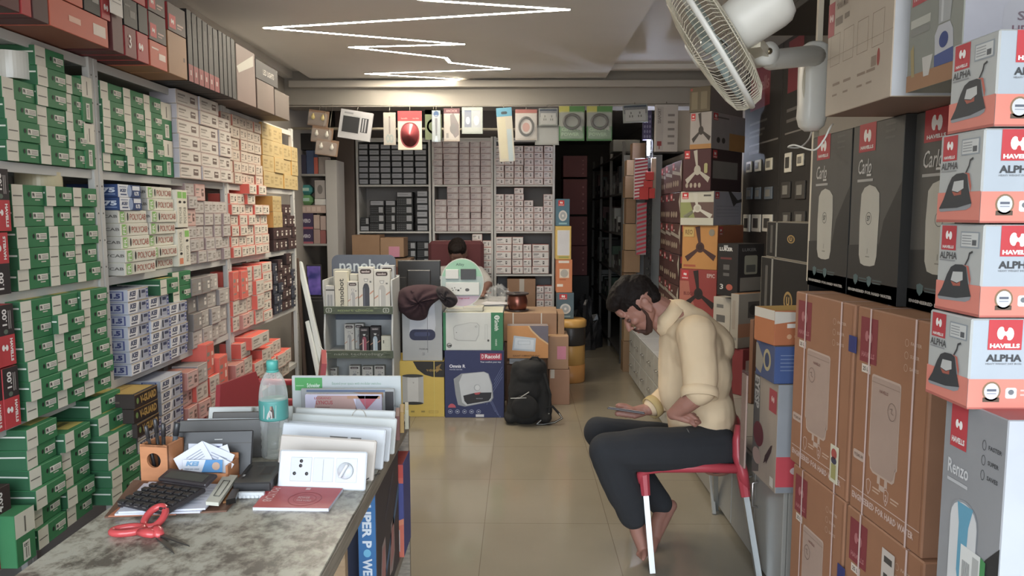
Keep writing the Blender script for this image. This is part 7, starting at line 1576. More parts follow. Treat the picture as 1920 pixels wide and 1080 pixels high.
b = MB(); b.quad([onc(a_, z, R0*1.028) for a_, z in ((.08, .116), (.36, .116), (.34, .136), (.24, .150), (.12, .146), (.06, .13))], '#4a3a36'); b.quad([onc(a_, z, R0*1.030) for a_, z in ((-.2, .114), (.22, .114), (.2, .132), (.05, .138), (-.1, .128))], '#b9b4b0'); b.quad([onc(a_, z, R0*1.031) for a_, z in ((.06, .138), (.18, .138), (.18, .148), (.08, .148))], '#a87c68'); b.build('label_figure', t)
MB().ring([(.0, .240), (.0155, .240), (.0158, .262), (.014, .266), (0, .267)], M('#23a398', 'plastic'), 28).build('cap', t)
MB().ring([(.0165, .234), (.0165, .239), (.013, .240)], M('#23a398', 'plastic'), 28).build('cap_ring', t)
# row of white switch plates
wp_ = M('#c4c8ce', 'semi'); wp2 = M('#c2b8ae', 'semi')
def plate(q0, q1, h, tilt, m, lab, th=.010, fn=None):
    A = on(*q0); B = on(*q1); w = (B-A).length; a_ = math.atan2(B.y-A.y, B.x-A.x)
    t = thing('switch_plate', lab, 'switch plate', ((A.x+B.x)/2, (A.y+B.y)/2, ZT), (-tilt, 0, a_), 'white switch plates leaning in a row')
    MB().box(-w/2, w/2, 0, th, 0, h, m, .004).build('frame', t)
    if fn: fn(t, w, h)
    return t
def face1(t, w, h):
    ms = M('#b9bdc4', 'semi')
    for k, (a, c_) in enumerate(((-.36, -.12), (-.10, .13), (.16, .40))):
        pp = MB().box(a*w, c_*w, -.0015, .001, h*.20, h*.82, ms, .001).build('module', t)
        if k == 0:
            for x, z in ((-.24, .72), (-.245, .60), (-.31, .40), (-.17, .40)): MB().ring([(0, 0), (.0042, 0), (.0042, .001), (0, .001)], M('#2c2a2a', 'plastic'), 12, Matrix.Translation((x*w, -.0012, z*h)) @ Matrix.Rotation(PI/2, 4, 'X')).build('pin_hole', pp)
        if k == 1: MB().box(.012*w, .016*w, -.0022, -.001, h*.24, h*.78, M('#8e9298', 'semi'), 0).build('gap_line', pp)
        if k == 2:
            MB().ring([(0, 0), (.020, 0), (.018, .008), (0, .009)], M('#c6cad0', 'plastic'), 28, Matrix.Translation((.27*w, -.001, h*.5)) @ Matrix.Rotation(PI/2, 4, 'X')).build('knob', pp)
            MB().box(-.003, .003, -.018, 0, -.018, .018, M('#cdd0d6', 'plastic'), .002, T=Matrix.Translation((.27*w, -.006, h*.5)) @ Matrix.Rotation(.5, 4, 'Y')).build('knob_grip', pp)
plate((519, 916), (684, 921), .092, .30, wp_, 'front white plate with socket holes and a round dimmer knob', fn=face1)
plate((517, 889), (698, 903), .100, .30, wp2, 'cream white plate just behind the front plate', th=.012)
plate((521, 866), (716, 881), .104, .30, wp_, 'third white plate in the row with two thin slots', th=.012, fn=lambda t, w, h: [MB().box(a*w, b_*w, -.001, .001, h*.70, h*.74, M('#6a6864', 'semi'), 0).build('slot', t) for a, b_ in ((-.02, .15), (.18, .28))])
plate((532, 852), (728, 866), .092, .30, wp_, 'fourth white plate in the row', th=.010)
plate((540, 840), (738, 852), .098, .30, M('#c0c3c0', 'semi'), 'fifth white plate in the row', th=.010)
t = plate((547, 832), (736, 840), .104, .30, M('#bfc2c0', 'semi'), 'rearmost white plate with a thin wire loop', th=.010)
MB().tube([Vector((.045+.022*math.cos(a*PI/10), -.003, .075+.030*math.sin(a*PI/10))) for a in range(11)], .0007, M('#a8977c', 'plastic'), 5).build('wire_loop', t)
P_ = [on(686, 903)+Vector((0, 0, .004)), on(700, 900)+Vector((0, 0, .012)), on(712, 894)+Vector((0, 0, .008)), on(709, 890)+Vector((0, 0, .002))]
MB().tube(P_, .0012, M('#2a2826', 'plastic'), 6).build('bent_wire', label='short bent dark wire beside the white plates at the counter edge', cat='wire')
# display boards at the far end
def brd(nm, Y, px0, py0, px1, py1, m, lab, fn=None, th=.01, tilt=0, grp=None, cat='board'):
    x0, x1, z0, z1 = ext(px0, py0, px1, py1, Y); b = MB(); b.carton(x1-x0, th, z1-ZT-.001, m, .002)
    if fn: fn(b)
    return b.build(nm, None, ((x0+x1)/2, Y, ZT+.001), (-tilt, 0, 0), lab, cat, grp)
Yb = yfar-.06
def g_sch(b): b.R('front', .03, .66, .28, .96, '#3aa04a'); b.X('front', 'Schneider', .14, .73, .26, .83, '#c9dcc8', 3, bold=.03); b.R('front', .04, .76, .11, .78, '#8cc48c', 2); b.X('front', 'Expand your space with modular switches', .37, .78, .82, .86, '#7aa088', 3, bold=.0); b.X('front', 'for residential, hotels and commercial', .40, .67, .79, .73, '#8cac98', 3, bold=0)
brd('switch_display_board', Yb, 548, 705, 752, 800, '#b9bfc0', 'white board with a green header square at the counter end', g_sch)
def g_leg(b): b.R('front', .06, .0, .88, .90, '#a8a49c'); b.R('front', .06, .90, .9, .97, '#5a6a88'); b.R('front', .90, .0, .99, .92, '#3a3638', 2); b.P('front', [(.55, .9), (.88, .9), (.88, .75)], '#a87c4c', 3); b.X('front', 'LIVING', .1, .80, .3, .86, '#a04a4c', 3)
brd('switch_display_board', Yb-.05, 565, 729, 740, 802, '#9a9c9c', 'grey board with a blue strip before the green headed board', g_leg)
def g_lg2(b):
    b.P('front', [(.08, .0), (.12, .6), (.16, .97), (.62, .97), (.68, .5), (.66, 0)], '#b08a82'); b.R('front', .66, 0, 1, .97, '#a79fb0', 1); b.P('front', [(.68, .97), (.97, .97), (.80, .55)], '#b04a5c', 2); b.X('front', 'LEGRAND', .12, .86, .34, .93, '#b05058', 3); b.X('front', 'LYNCUS', .14, .70, .36, .82, '#b04a50', 3, bold=.03); b.R('front', .15, .60, .32, .63, '#8a6864', 2)
    b.R('front', .0, .0, .08, 1, '#c2bcd4', 3); b.R('front', .78, .0, .785, .97, '#8c8494', 3); b.R('front', .68, .45, 1, .455, '#8c8494', 3); b.P('front', [(.66, .0), (.94, 0), (.94, .25), (.70, .30)], '#8c9098', 3)
    b.R('front', .55, .88, .98, .97, '#b0805c', 2)
brd('switch_pack', Yb-.10, 573, 740, 716, 800, '#c2bcd4', 'glossy pack with a pink picture behind the grey shiny plate', g_lg2, cat='pack', th=.012)
def g_gls(b): b.R('front', .2, .0, .78, .62, '#8f979c', 1); [b.R('front', u0, v0, u1, v1, '#d6dade', 2) for u0, v0, u1, v1 in ((.18, 0, .21, .64), (.77, 0, .80, .64), (.18, .60, .80, .66), (.58, .05, .605, .5))]; b.E('front', .42, .22, .055, .2, '#3a3c40', 2); b.E('front', .42, .24, .03, .1, '#b4b8bc', 3)
brd('glossy_switch_plate', Yb-.15, 578, 772, 660, 803, M('#9aa4a8', 'gloss'), 'shiny grey switch plate with bright frame before the pink pack', g_gls, cat='switch plate', th=.008)
for k, (a, c_, y0, cl_, lb) in enumerate(((744, 752, 750, '#7a4a44', 'dark red'), (740, 748, 744, '#3a5068', 'blue grey'), (752, 760, 745, '#b08a3c', 'yellow orange'), (761, 768, 756, '#a9a48c', 'cream'))):
    A = on(a+2, 826-k*7); MB().box(-.006, .006, 0, .10, 0, .072-.004*k, cl_, .001).build('brochure', None, (A.x, A.y, ZT), .15, '%s brochure standing at the right end of the counter boards' % lb, 'brochure', 'brochures at the counter end')
# red plastic chairs behind the counter
rd = M('#a82430', 'plastic')
def armchair(cx, cy, rz, lab, top):
    t = thing('plastic_chair', lab, 'chair', (cx, cy, 0), rz, 'red plastic chairs behind the counter')
    MB().box(-.22, .22, -.22, .22, .40, .43, rd, .012).build('seat', t)
    pts = [(-.24, 0), (.24, 0), (.225, .30), (.19, .38), (-.19, .38), (-.225, .30)]
    T = Matrix.Translation((0, .20, top-.40)) @ Matrix.Rotation(math.radians(-8), 4, 'X'); MB().prism(pts, .025, rd, T).build('backrest', t)
    for x in (-.2, .2):
        for y in (-.19, .20): MB().tube([(x, y, .41), (x*1.12, y*1.15, 0)], [.024, .016], rd, 8).build('leg', t)
        MB().tube([(x*1.08, .18, .60), (x*1.1, -.12, .62), (x*1.08, -.17, .58), (x*1.05, -.18, .42)], .018, rd, 8).build('armrest', t)
a = atY(432, 760, 2.80); armchair(-.97, 3.0, math.radians(78), 'red plastic chair whose back shows left of the bottle', atY(432, 712, 2.9).z)
C.objects['plastic_chair'].scale = (.68, .8, 1)
a = atY(540, 700, 3.7); armchair(-1.25, 3.66, math.radians(-75), 'red plastic chair showing right of the bottle cap', atY(540, 668, 3.6).z)
b = MB(); b.carton(.26, .02, .05, '#2a2628', .008)
# ---------------------------------------------------------------- people
class Body:
    def __init__(s): s.mb = MB()
    def ell(s, c, r, R3=None):
        T = Matrix.Translation(Vector(c)) @ (R3.to_4x4() if R3 is not None else Matrix.Identity(4)) @ Matrix.Diagonal((*r, 1))
        s.mb.ring([(math.sin(PI*k/12), -math.cos(PI*k/12)) for k in range(13)], '#888888', 20, T); return s
    def cap(s, p0, p1, r0, r1, n=16):
        p0, p1 = Vector(p0), Vector(p1); d = p1-p0; L_ = max(d.length, 1e-5); z = d/L_
        a = Vector((0, 0, 1)) if abs(z.z) < .9 else Vector((1, 0, 0)); x = a.cross(z).normalized(); y = z.cross(x)
        T = Matrix(((x.x, y.x, z.x, p0.x), (x.y, y.y, z.y, p0.y), (x.z, y.z, z.z, p0.z), (0, 0, 0, 1)))
        pr = [(r0*math.sin(PI/2*k/5), -r0*math.cos(PI/2*k/5)) for k in range(6)]+[(r1*math.cos(PI/2*k/5), L_+r1*math.sin(PI/2*k/5)) for k in range(6)]
        s.mb.ring(pr, '#888888', n, T); return s
    def chain(s, pts, rs):
        for a, b, r0, r1 in zip(pts, pts[1:], rs, rs[1:]): s.cap(a, b, r0, r1)
        return s
    def build(s, nm, m, vox, parent, root, smooth=6, noise=0, nscale=12, cut=None):
        me = bpy.data.meshes.new('tmp'); me.from_pydata(s.mb.v, [], s.mb.f); me.update()
        o = bpy.data.objects.new('tmp', me); C.objects.link(o)
        md = o.modifiers.new('r', 'REMESH'); md.mode = 'VOXEL'; md.voxel_size = vox; md.use_smooth_shade = True
        sm = o.modifiers.new('s', 'SMOOTH'); sm.factor = .5; sm.iterations = smooth
        if noise:
            tx = bpy.data.textures.new('wr', 'CLOUDS'); tx.noise_scale = 1/nscale; tx.noise_depth = 2; dm = o.modifiers.new('d', 'DISPLACE'); dm.texture = tx; dm.strength = noise; dm.mid_level = .5; dm.texture_coords = 'GLOBAL'
        dg = bpy.context.evaluated_depsgraph_get(); dg.update(); ev = o.evaluated_get(dg); m2 = bpy.data.meshes.new_from_object(ev)
        bpy.data.objects.remove(o); bpy.data.meshes.remove(me)
        bm = bmesh.new(); bm.from_mesh(m2)
        if cut:
            for co, no in cut: bmesh.ops.bisect_plane(bm, geom=bm.verts[:]+bm.edges[:]+bm.faces[:], plane_co=co, plane_no=no, clear_outer=True)
        for v in bm.verts: v.co -= Vector(root)
        for f in bm.faces: f.smooth = True; f.material_index = 0
        bm.to_mesh(m2); bm.free(); m2.materials.clear(); m2.materials.append(m)
        o = bpy.data.objects.new(nm, m2); C.objects.link(o); o.parent = parent; return o
def hand(B, wrist, palm_end, side, fingers, thumb, r=.0085, pw=.038):
    """palm from wrist to the knuckles; side = direction across the knuckles; fingers = list of 3-joint chains"""
    wrist, palm_end, side = Vector(wrist), Vector(palm_end), Vector(side).normalized()
    for k in range(5):
        o = side*((k-2)/2*pw*.8); B.cap(wrist+o*.55, palm_end+o, .0150, .0125)
    for ch, rr_ in fingers: B.chain(ch, [r*1.12*rr_, r*1.02*rr_, r*.95*rr_, r*.80*rr_])
    B.chain(thumb, [.0150, .0125, .0105, .0090])
skin = M('#9c6450', 'skin'); hairm = M('#1a1412', 'hair')
# ---- seated man -------------------------------------------------------
px = lambda x, y, Y: Vector(atY(x, y, Y))
Ym_ = 3.28; yl, yr_ = 3.10, 3.44
pelvis = px(1343, 842, Ym_); waist = px(1330, 775, Ym_); chest = px(1312, 680, Ym_); neck0 = px(1268, 592, Ym_); 
hc = px(1200, 570, Ym_)
u_ = Vector((-.80, 0, .60)).normalized(); f_ = Vector((-.60, 0, -.80)).normalized(); sd = Vector((0, 1, 0))
HR = Matrix((f_, sd, u_)).transposed()           # local x = face direction, y = side, z = crown
def hp(x, y, z): return hc+HR @ Vector((x, y, z))
root = px(1340, 880, Ym_); root.z = 0
man = thing('person', 'man in a cream shirt and dark trousers seated, looking at a phone', 'person', root)
B = Body()
def head(B, hp, HR, k=1.0):
    B.ell(hp(-.012, 0, .030), (.098, .078, .088), HR); B.ell(hp(.025, 0, .0), (.072, .066, .085), HR)      # skull, face block
    B.ell(hp(.045, 0, -.055), (.048, .048, .055), HR); B.ell(hp(.072, 0, -.092), (.022, .024, .020), HR)       # jaw, chin
    for s in (-1, 1):
        B.cap(hp(.0, s*.052, -.045), hp(.062, s*.022, -.088), .022, .018)          # jaw line
        B.ell(hp(.070, s*.036, -.020), (.022, .022, .018), HR)       # cheek
        B.ell(hp(.083, s*.032, .018), (.012, .024, .009), HR)        # brow
        B.ell(hp(-.012, s*.078, -.012), (.020, .007, .032), HR); B.ell(hp(-.022, s*.083, .006), (.016, .006, .018), HR); B.ell(hp(-.006, s*.079, -.036), (.010, .007, .012), HR)   # ear
    B.cap(hp(.090, 0, .012), hp(.116, 0, -.030), .009, .0125); B.ell(hp(.118, 0, -.032), (.012, .014, .010), HR)  # nose
    for s in (-1, 1): B.ell(hp(.106, s*.013, -.036), (.010, .008, .008), HR)
    B.ell(hp(.098, 0, -.060), (.012, .026, .0065), HR); B.ell(hp(.097, 0, -.072), (.012, .022, .0075), HR)     # lips
    B.ell(hp(.083, 0, .045), (.018, .050, .03), HR)       # forehead
head(B, hp, HR)
B.cap(hp(-.030, 0, -.050), neck0+Vector((.012, 0, -.02)), .056, .062); B.cap(hp(.0, 0, -.062), px(1250, 612, Ym_), .044, .052)
B.chain([neck0, chest, waist, pelvis], [.07, .12, .115, .12])
shL, elL, wrL = px(1312, 640, 3.09), px(1312, 738, 2.99), px(1262, 776, 3.04)
B.chain([shL, elL, (elL+wrL)/2+Vector((0, -.004, 0)), wrL], [.052, .043, .038, .026])
shR, elR, wrR = px(1272, 640, 3.46), px(1272, 732, 3.44), px(1216, 768, 3.36)
B.chain([shR, elR, (elR+wrR)/2, wrR], [.050, .043, .038, .027])
# left hand: palm up on the thigh, fingers curled pointing back
ax_ = Vector((.97, .10, -.22)).normalized(); pe = wrL+ax_*.062; dn = Vector((0, -.25, -1)).normalized()
sdv = Vector((.1, 1, .30)).normalized(); fin = []
for k in range(4):
    o = sdv*((k-1.5)*.0195); L0 = (.036, .041, .038, .030)[k]; a0 = pe+o
    a1 = a0+(ax_*.88+dn*.40).normalized()*L0; a2 = a1+(ax_*.25+dn*-.2+Vector((0, -.5, .25))).normalized()*L0*.62; a3 = a2+(ax_*-.65+Vector((0, -.45, .35))).normalized()*L0*.5
    fin.append(([a0, a1, a2, a3], 1))
th = [wrL+ax_*.015+Vector((0, -.012, .018)), wrL+ax_*.048+Vector((0, -.026, .024)), wrL+ax_*.082+Vector((0, -.032, .010)), wrL+ax_*.108+Vector((0, -.032, -.006))]
hand(B, wrL+ax_*.004, pe, sdv, fin, th)
# right hand: holds the phone
ph0, ph1 = px(1136, 764, 3.33), px(1212, 775, 3.30); phd = (ph1-ph0).normalized(); phc = (ph0+ph1)/2
phn = Vector((-.16, .27, .95)); phn = (phn-phd*phn.dot(phd)).normalized(); phs = phd.cross(phn).normalized()      # across the phone
if phs.y < 0: phs = -phs
ax2 = (phc-phd*.012+phs*.02-wrR); pe2 = phc+phd*.012+phs*.012-phn*.022
w2 = wrR+Vector((-.004, .0, .0)); fin = []
for k in range(4):
    b0 = phc+phd*(.034-.0205*k)+phs*.034-phn*.020; 
    a1 = b0-phs*.036-phn*.004; a2 = b0-phs*.068-phn*.0005; a3 = b0-phs*.079+phn*.016
    fin.append(([b0, a1, a2, a3], 1))
for k in range(5):
    e_ = phc+phd*(.040-.019*k)+phs*.032-phn*.020; B.cap(w2+phn*.004*(k-2), e_, .0165, .0135)
thb = [w2-phd*.012+phs*.01+phn*.010, phc+phd*.030+phs*.044+phn*.006, phc-phd*.004+phs*.046+phn*.020, phc-phd*.034+phs*.030+phn*.020]
B.chain(thb, [.0165, .014, .0115, .0095])
# index side of the hand seen behind the phone
B.chain([phc+phd*.030+phs*.040, phc-phd*.010+phs*.050+phn*.014, phc-phd*.038+phs*.046+phn*.014], [.016, .015, .0125])
# legs
hL, kL, aL = px(1335, 842, 3.14), px(1138, 846, 3.05), px(1190, 968, 3.12)
hR_, kR, aR = px(1335, 842, 3.42), px(1124, 810, 3.40), px(1243, 950, 3.36)
B.chain([hL, kL, kL+(aL-kL)*.4, aL], [.078, .055, .050, .035]); B.chain([hR_, kR, kR+(aR-kR)*.4, aR], [.078, .055, .050, .035])
def foot(B, ank, heel, ball, toe, sy):
    B.cap(ank, heel, .034, .029); B.chain([ank+Vector((0, 0, -.01)), (ank+ball)/2+Vector((-.008, 0, .004)), ball], [.036, .031, .027]); B.chain([heel, (heel+ball)/2, ball], [.028, .026, .024])
    d = (toe-ball); lens = (1.0, .93, .84, .74, .62)
    for k in range(5):
        o = Vector((0, sy*(k-1.8)*.0165, 0)); s_ = ball+o*.8; B.chain([s_, s_+d*.55*lens[k]+o*.3, s_+d*lens[k]+o*.35], [.014, .0115 if k else .013, .0085 if k else .0115])
foot(B, aL, px(1205, 968, 3.15), px(1207, 1030, 3.10), px(1200, 1046, 3.06), -1)
foot(B, aR, px(1258, 948, 3.38), px(1228, 1010, 3.27), px(1219, 1035, 3.22), 1)
body = B.build('body', skin, .0036, man, root, 5)
# eyes, brows, beard
b = MB()
for s in (-1, 1):
    T = Matrix.Translation(hp(.083, s*.031, .001)-root) @ HR.to_4x4() @ Matrix.Diagonal((.014, .017, .0085, 1)); b.ring([(math.sin(PI*k/8), -math.cos(PI*k/8)) for k in range(9)], M('#5c3a30', 'skin'), 14, T)
b.build('eyelids', man)
b = MB()
for s in (-1, 1): b.tube([hp(.090, s*.018, .001-.006)-root, hp(.0965-.003, s*.030, -.008)-root, hp(.086, s*.045, -.004)-root], .0014, M('#0e0a0a', 'plastic'), 6)
b.build('eyelashes', man)
Bb = Body()
for s in (-1, 1): Bb.chain([hp(.094, s*.012, .020), hp(.096, s*.030, .026), hp(.082, s*.050, .020)], [.004, .005, .003])
Bb.build('eyebrows', hairm, .0025, man, root, 2)
Bb = Body()
for s in (-1, 1):
    Bb.chain([hp(.012, s*.0705, -.004), hp(.018, s*.066, -.040), hp(.040, s*.050, -.072), hp(.066, s*.030, -.096)], [.004, .007, .014, .0165])
Bb.ell(hp(.076, 0, -.096), (.0225, .028, .019), HR); Bb.chain([hp(.105, -.024, -.056), hp(.1075, 0, -.0475), hp(.105, .024, -.056)], [.004, .0055, .004])
for s in (-1, 1): Bb.cap(hp(.101, s*.027, -.058), hp(.085, s*.024, -.088), .005, .011)
beard = Bb.build('beard', M('#44302a', 'hair'), .003, man, root, 4)
Bb = Body()
Bb.ell(hp(-.016, 0, .048), (.101, .080, .080), HR); Bb.ell(hp(-.050, 0, .014), (.060, .068, .064), HR); Bb.ell(hp(.030, 0, .098), (.068, .066, .040), HR); Bb.ell(hp(.062, 0, .092), (.045, .060, .034), HR); Bb.ell(hp(.0, 0, .112), (.075, .06, .034), HR)
for s in (-1, 1): Bb.cap(hp(.016, s*.066, .030), hp(.020, s*.068, -.004), .012, .005)
Bb.cap(hp(-.060, -.03, -.02), hp(-.060, .03, -.02), .034, .034)
Bb.build('hair', hairm, .0032, man, root, 3, noise=.008, nscale=50)
# shirt
sh = M('#d8bb90', 'cloth'); Bs = Body()
Bs.chain([px(1268, 612, Ym_), px(1290, 640, Ym_), px(1306, 710, Ym_), px(1308, 780, Ym_), px(1318, 820, Ym_)], [.066, .132, .140, .140, .150])
Bs.ell(px(1300, 652, Ym_), (.125, .205, .125)); Bs.ell(px(1320, 700, Ym_), (.118, .185, .16)); Bs.ell(px(1325, 770, Ym_), (.118, .175, .14)); Bs.ell(px(1330, 820, Ym_), (.098, .175, .09))
Bs.ell(px(1282, 618, Ym_), (.10, .17, .07)); Bs.cap(px(1275, 640, Ym_), px(1278, 742, Ym_), .10, .10)
Bs.chain([shL+Vector((-.01, .02, .02)), shL+(elL-shL)*.5, shL+(elL-shL)*.92], [.088, .077, .070]); Bs.chain([shR, shR+(elR-shR)*.9, elR, elR+(wrR-elR)*.45, elR+(wrR-elR)*.80], [.080, .068, .066, .060, .052])
Bs.chain([px(1272, 588, Ym_), px(1300, 612, Ym_), px(1335, 650, Ym_)], [.066, .088, .10])
shirt = Bs.build('shirt', sh, .0065, man, root, 9, noise=.022, nscale=6)
# collar
b = MB(); cc = px(1250, 592, Ym_); n = 22; axc = (px(1236, 578, Ym_)-px(1268, 606, Ym_)).normalized(); xa = Vector((0, 1, 0)); ya = axc.cross(xa).normalized()
def colr(a, r, h): return cc+xa*r*math.cos(a)*1.0+ya*r*math.sin(a)+axc*h-root
rows = [(.062, .030), (.066, .036), (.082, .006), (.088, -.024), (.085, -.026), (.076, .004)]
vs = []; fs = []
for k in range(n+1):
    a = 2*PI*k/n*.92+PI*.5+.25
    for r_, h_ in rows: vs.append(colr(a, r_, h_-(.0 if 2 < k < n-2 else .012)))
m_ = len(rows)
for k in range(n):
    for i in range(m_-1): fs.append((k*m_+i, k*m_+i+1, (k+1)*m_+i+1, (k+1)*m_+i))
b.add(vs, fs, sh, True); b.build('collar', man)
# rolled cuff of the near sleeve and far cuff
def cuff(nm, p, axd, r, w, m):
    axd = axd.normalized(); a = Vector((0, 0, 1)) if abs(axd.z) < .9 else Vector((1, 0, 0)); x = a.cross(axd).normalized(); y = axd.cross(x); q = p-root
    T = Matrix(((x.x, y.x, axd.x, q.x), (x.y, y.y, axd.y, q.y), (x.z, y.z, axd.z, q.z), (0, 0, 0, 1)))
    MB().ring([(r*.9, -w), (r, -w*.8), (r*1.04, 0), (r*1.0, w), (r*.93, w*1.05), (r*.90, 0)], m, 28, T, closed=True).build(nm, man)
cuff('rolled_cuff', shL+(elL-shL)*.98, elL-shL, .074, .022, sh); cuff('rolled_cuff', elR+(wrR-elR)*.84, wrR-elR, .052, .020, M('#b89c58', 'cloth'))
b = MB()
Bt = Body(); tr = M('#12151d', 'cloth')
Bt.chain([hL+Vector((.02, .02, 0)), (hL+kL)/2+Vector((0, 0, .0)), kL, kL+(aL-kL)*.35, kL+(aL-kL)*.96], [.100, .094, .078, .078, .068])
Bt.chain([hR_+Vector((.02, -.02, 0)), (hR_+kR)/2, kR, kR+(aR-kR)*.35, kR+(aR-kR)*.95], [.098, .086, .070, .070, .060])
Bt.ell(px(1345, 842, Ym_), (.11, .19, .088)); Bt.ell(px(1318, 826, Ym_), (.11, .18, .080)); Bt.cap(px(1340, 850, 3.18), px(1340, 850, 3.38), .085, .085)
Bt.build('trousers', tr, .006, man, root, 7, noise=.024, nscale=5)
# phone
t = thing('smartphone', 'dark smartphone held by the seated man', 'phone', phc)
Rp = Matrix((phd, phs, phn)).transposed(); 
if Rp.determinant() < 0: Rp = Matrix((phd, -phs, phn)).transposed()
t.rotation_euler = Rp.to_euler()
MB().box(-.082, .082, -.038, .038, -.0045, .0045, M('#241a20', 'plastic'), .004).build('body', t)
MB().box(-.077, .077, -.034, .034, .0046, .005, emis('phone_screen', '#5a5060', .4), 0).build('screen', t)
MB().box(-.084, .084, -.040, .040, -.0055, .001, M('#2a1c24', 'plastic'), .003).build('case', t)
MB().ring([(.010, -.0015), (.0125, 0), (.010, .0015), (.0085, 0)], M('#8a8a88', 'metal'), 18, Matrix.Translation(px(1290, 808, 2.99)) @ Matrix.Rotation(1.1, 4, 'Y'), closed=True).build('key_ring', label='small metal key ring at the fingers of the left hand', cat='key ring')
# ---- red chair under him ----------------------------------------------
cr_ = M('#b82438', 'plastic'); al = M('#b0b4b4', 'metal')
nf, nr = atZ(1223, 1074, 0), atZ(1424, 1092, 0); ff, fr_ = atZ(1180, 962, 0), atZ(1342, 956, 0)
c0 = (nf+nr+fr_+Vector((nf.x+.03, fr_.y, 0)))/4
t = thing('stacking_chair', 'red plastic seat chair with square silver legs under the seated man', 'chair', (c0.x, c0.y, 0))
sz = px(1300, 873, 3.06).z; rel = lambda v: Vector(v)-Vector((c0.x, c0.y, 0))
tnf = px(1207, 888, 3.08); tnr = px(1391, 888, 3.06); tff = Vector((tnf.x+.01, 3.52, sz-.02)); tfr = Vector((tnr.x, 3.50, sz-.02))
ffl = Vector((nf.x+.02, fr_.y-.02, 0))
def sqleg(a, b_): 
    a, b_ = rel(a), rel(b_); d = (b_-a).normalized(); x = Vector((1, 0, 0)); x = (x-d*x.dot(d)).normalized(); y = d.cross(x); w = .0115; vs = []
    for p in (a, b_):
        for q in ((-w, -w), (w, -w), (w, w), (-w, w)): vs.append(p+x*q[0]+y*q[1])
    return MB().add(vs, [(3, 2, 1, 0), (4, 5, 6, 7), (0, 1, 5, 4), (1, 2, 6, 5), (2, 3, 7, 6), (3, 0, 4, 7)], al).build('leg', t)
for a, b_ in ((tnf, nf), (tnr, nr), (tfr, fr_), (tff, ffl)): sqleg(a, Vector((b_.x, b_.y, 0)))
# leg sockets
def sock(a, b_, f=.28):
    a2 = rel(a); d = rel(Vector((b_.x, b_.y, 0)))-a2; MB().tube([a2-d*.02, a2+d*.10, a2+d*f], [.024, .022, .020], cr_, 8, smooth=False).build('leg_socket', t)
for a, b_ in ((tnf, nf), (tnr, nr), (tfr, fr_), (tff, ffl)): sock(a, b_, .22)
b = MB(); x0, x1 = rel(tnf).x, rel(tnr).x; y0, y1 = rel(tnf).y, rel(tfr).y
vs = []; N_ = 10
for i in range(N_+1):
    u = i/N_; x = x0-.02+(x1-x0+.03)*u
    for q in range(9):
        v = q/8; dz = -.022*math.sin(PI*v)*(.4+.6*u)-(.02*(1-u*5)**2 if u < .2 else 0); vs.append((x, y0+(y1-y0)*v, sz+dz))
for k in range(len(vs)): vs.append((vs[k][0], vs[k][1], vs[k][2]-.012))
M_ = (N_+1)*9; fs = []
for i in range(N_):
    for q in range(8):
        a = i*9+q; fs.append((a, a+9, a+10, a+1)); fs.append((M_+a, M_+a+1, M_+a+10, M_+a+9))
for i in range(N_): fs += [(i*9, M_+i*9, M_+i*9+9, i*9+9), (i*9+8, i*9+17, M_+i*9+17, M_+i*9+8)]
for q in range(8): fs += [(q, q+1, M_+q+1, M_+q), (N_*9+q, M_+N_*9+q, M_+N_*9+q+1, N_*9+q+1)]
b.add(vs, fs, cr_, True); b.build('seat', t)
MB().tube([rel(px(1201, 905, 3.08)), rel(px(1202, 889, 3.08)), rel(px(1212, 880, 3.07)), rel(px(1240, 877, 3.06)), rel(px(1320, 877, 3.06)), rel(px(1392, 879, 3.06))], [.018, .021, .022, .021, .021, .021], cr_, 10).build('side_rail', t)
MB().tube([rel(Vector((tff.x-.03, tff.y, sz-.03))), rel(Vector((tff.x, tff.y, sz-.012))), rel(Vector((tfr.x, tfr.y, sz-.012)))], .02, cr_, 10).build('side_rail', t)
MB().tube([rel(px(1398, 915, 3.05)), rel(px(1392, 885, 3.05)), rel(px(1383, 855, 3.07)), rel(px(1382, 825, 3.08)), rel(px(1386, 797, 3.09))], [.020, .024, .023, .020, .016], cr_, 10, flat=1.3).build('back_upright', t)
pt_ = rel(px(1386, 797, 3.09))
MB().tube([Vector((pt_.x+.01, rel(tfr).y, sz-.05)), Vector((pt_.x-.005, rel(tfr).y, sz+.05)), Vector((pt_.x, rel(tfr).y-.01, pt_.z))], [.022, .022, .016], cr_, 10).build('back_upright', t)
vs = []; fs = []
for i in range(7):
    for q in range(9):
        v = q/8; z = sz+.07+(pt_.z-sz-.075)*i/6; vs.append((pt_.x+.0+.035*math.sin(PI*v), pt_.y+(rel(tfr).y-.01-pt_.y)*v, z))
n1 = len(vs); vs += [(x+.008, y, z) for x, y, z in vs]
for i in range(6):
    for q in range(8): a = i*9+q; fs += [(a, a+1, a+10, a+9), (n1+a, n1+a+9, n1+a+10, n1+a+1)]
for q in range(8): fs += [(q, n1+q, n1+q+1, q+1), (54+q, 54+q+1, n1+54+q+1, n1+54+q)]
MB().add(vs, fs, cr_, True).build('backrest', t)
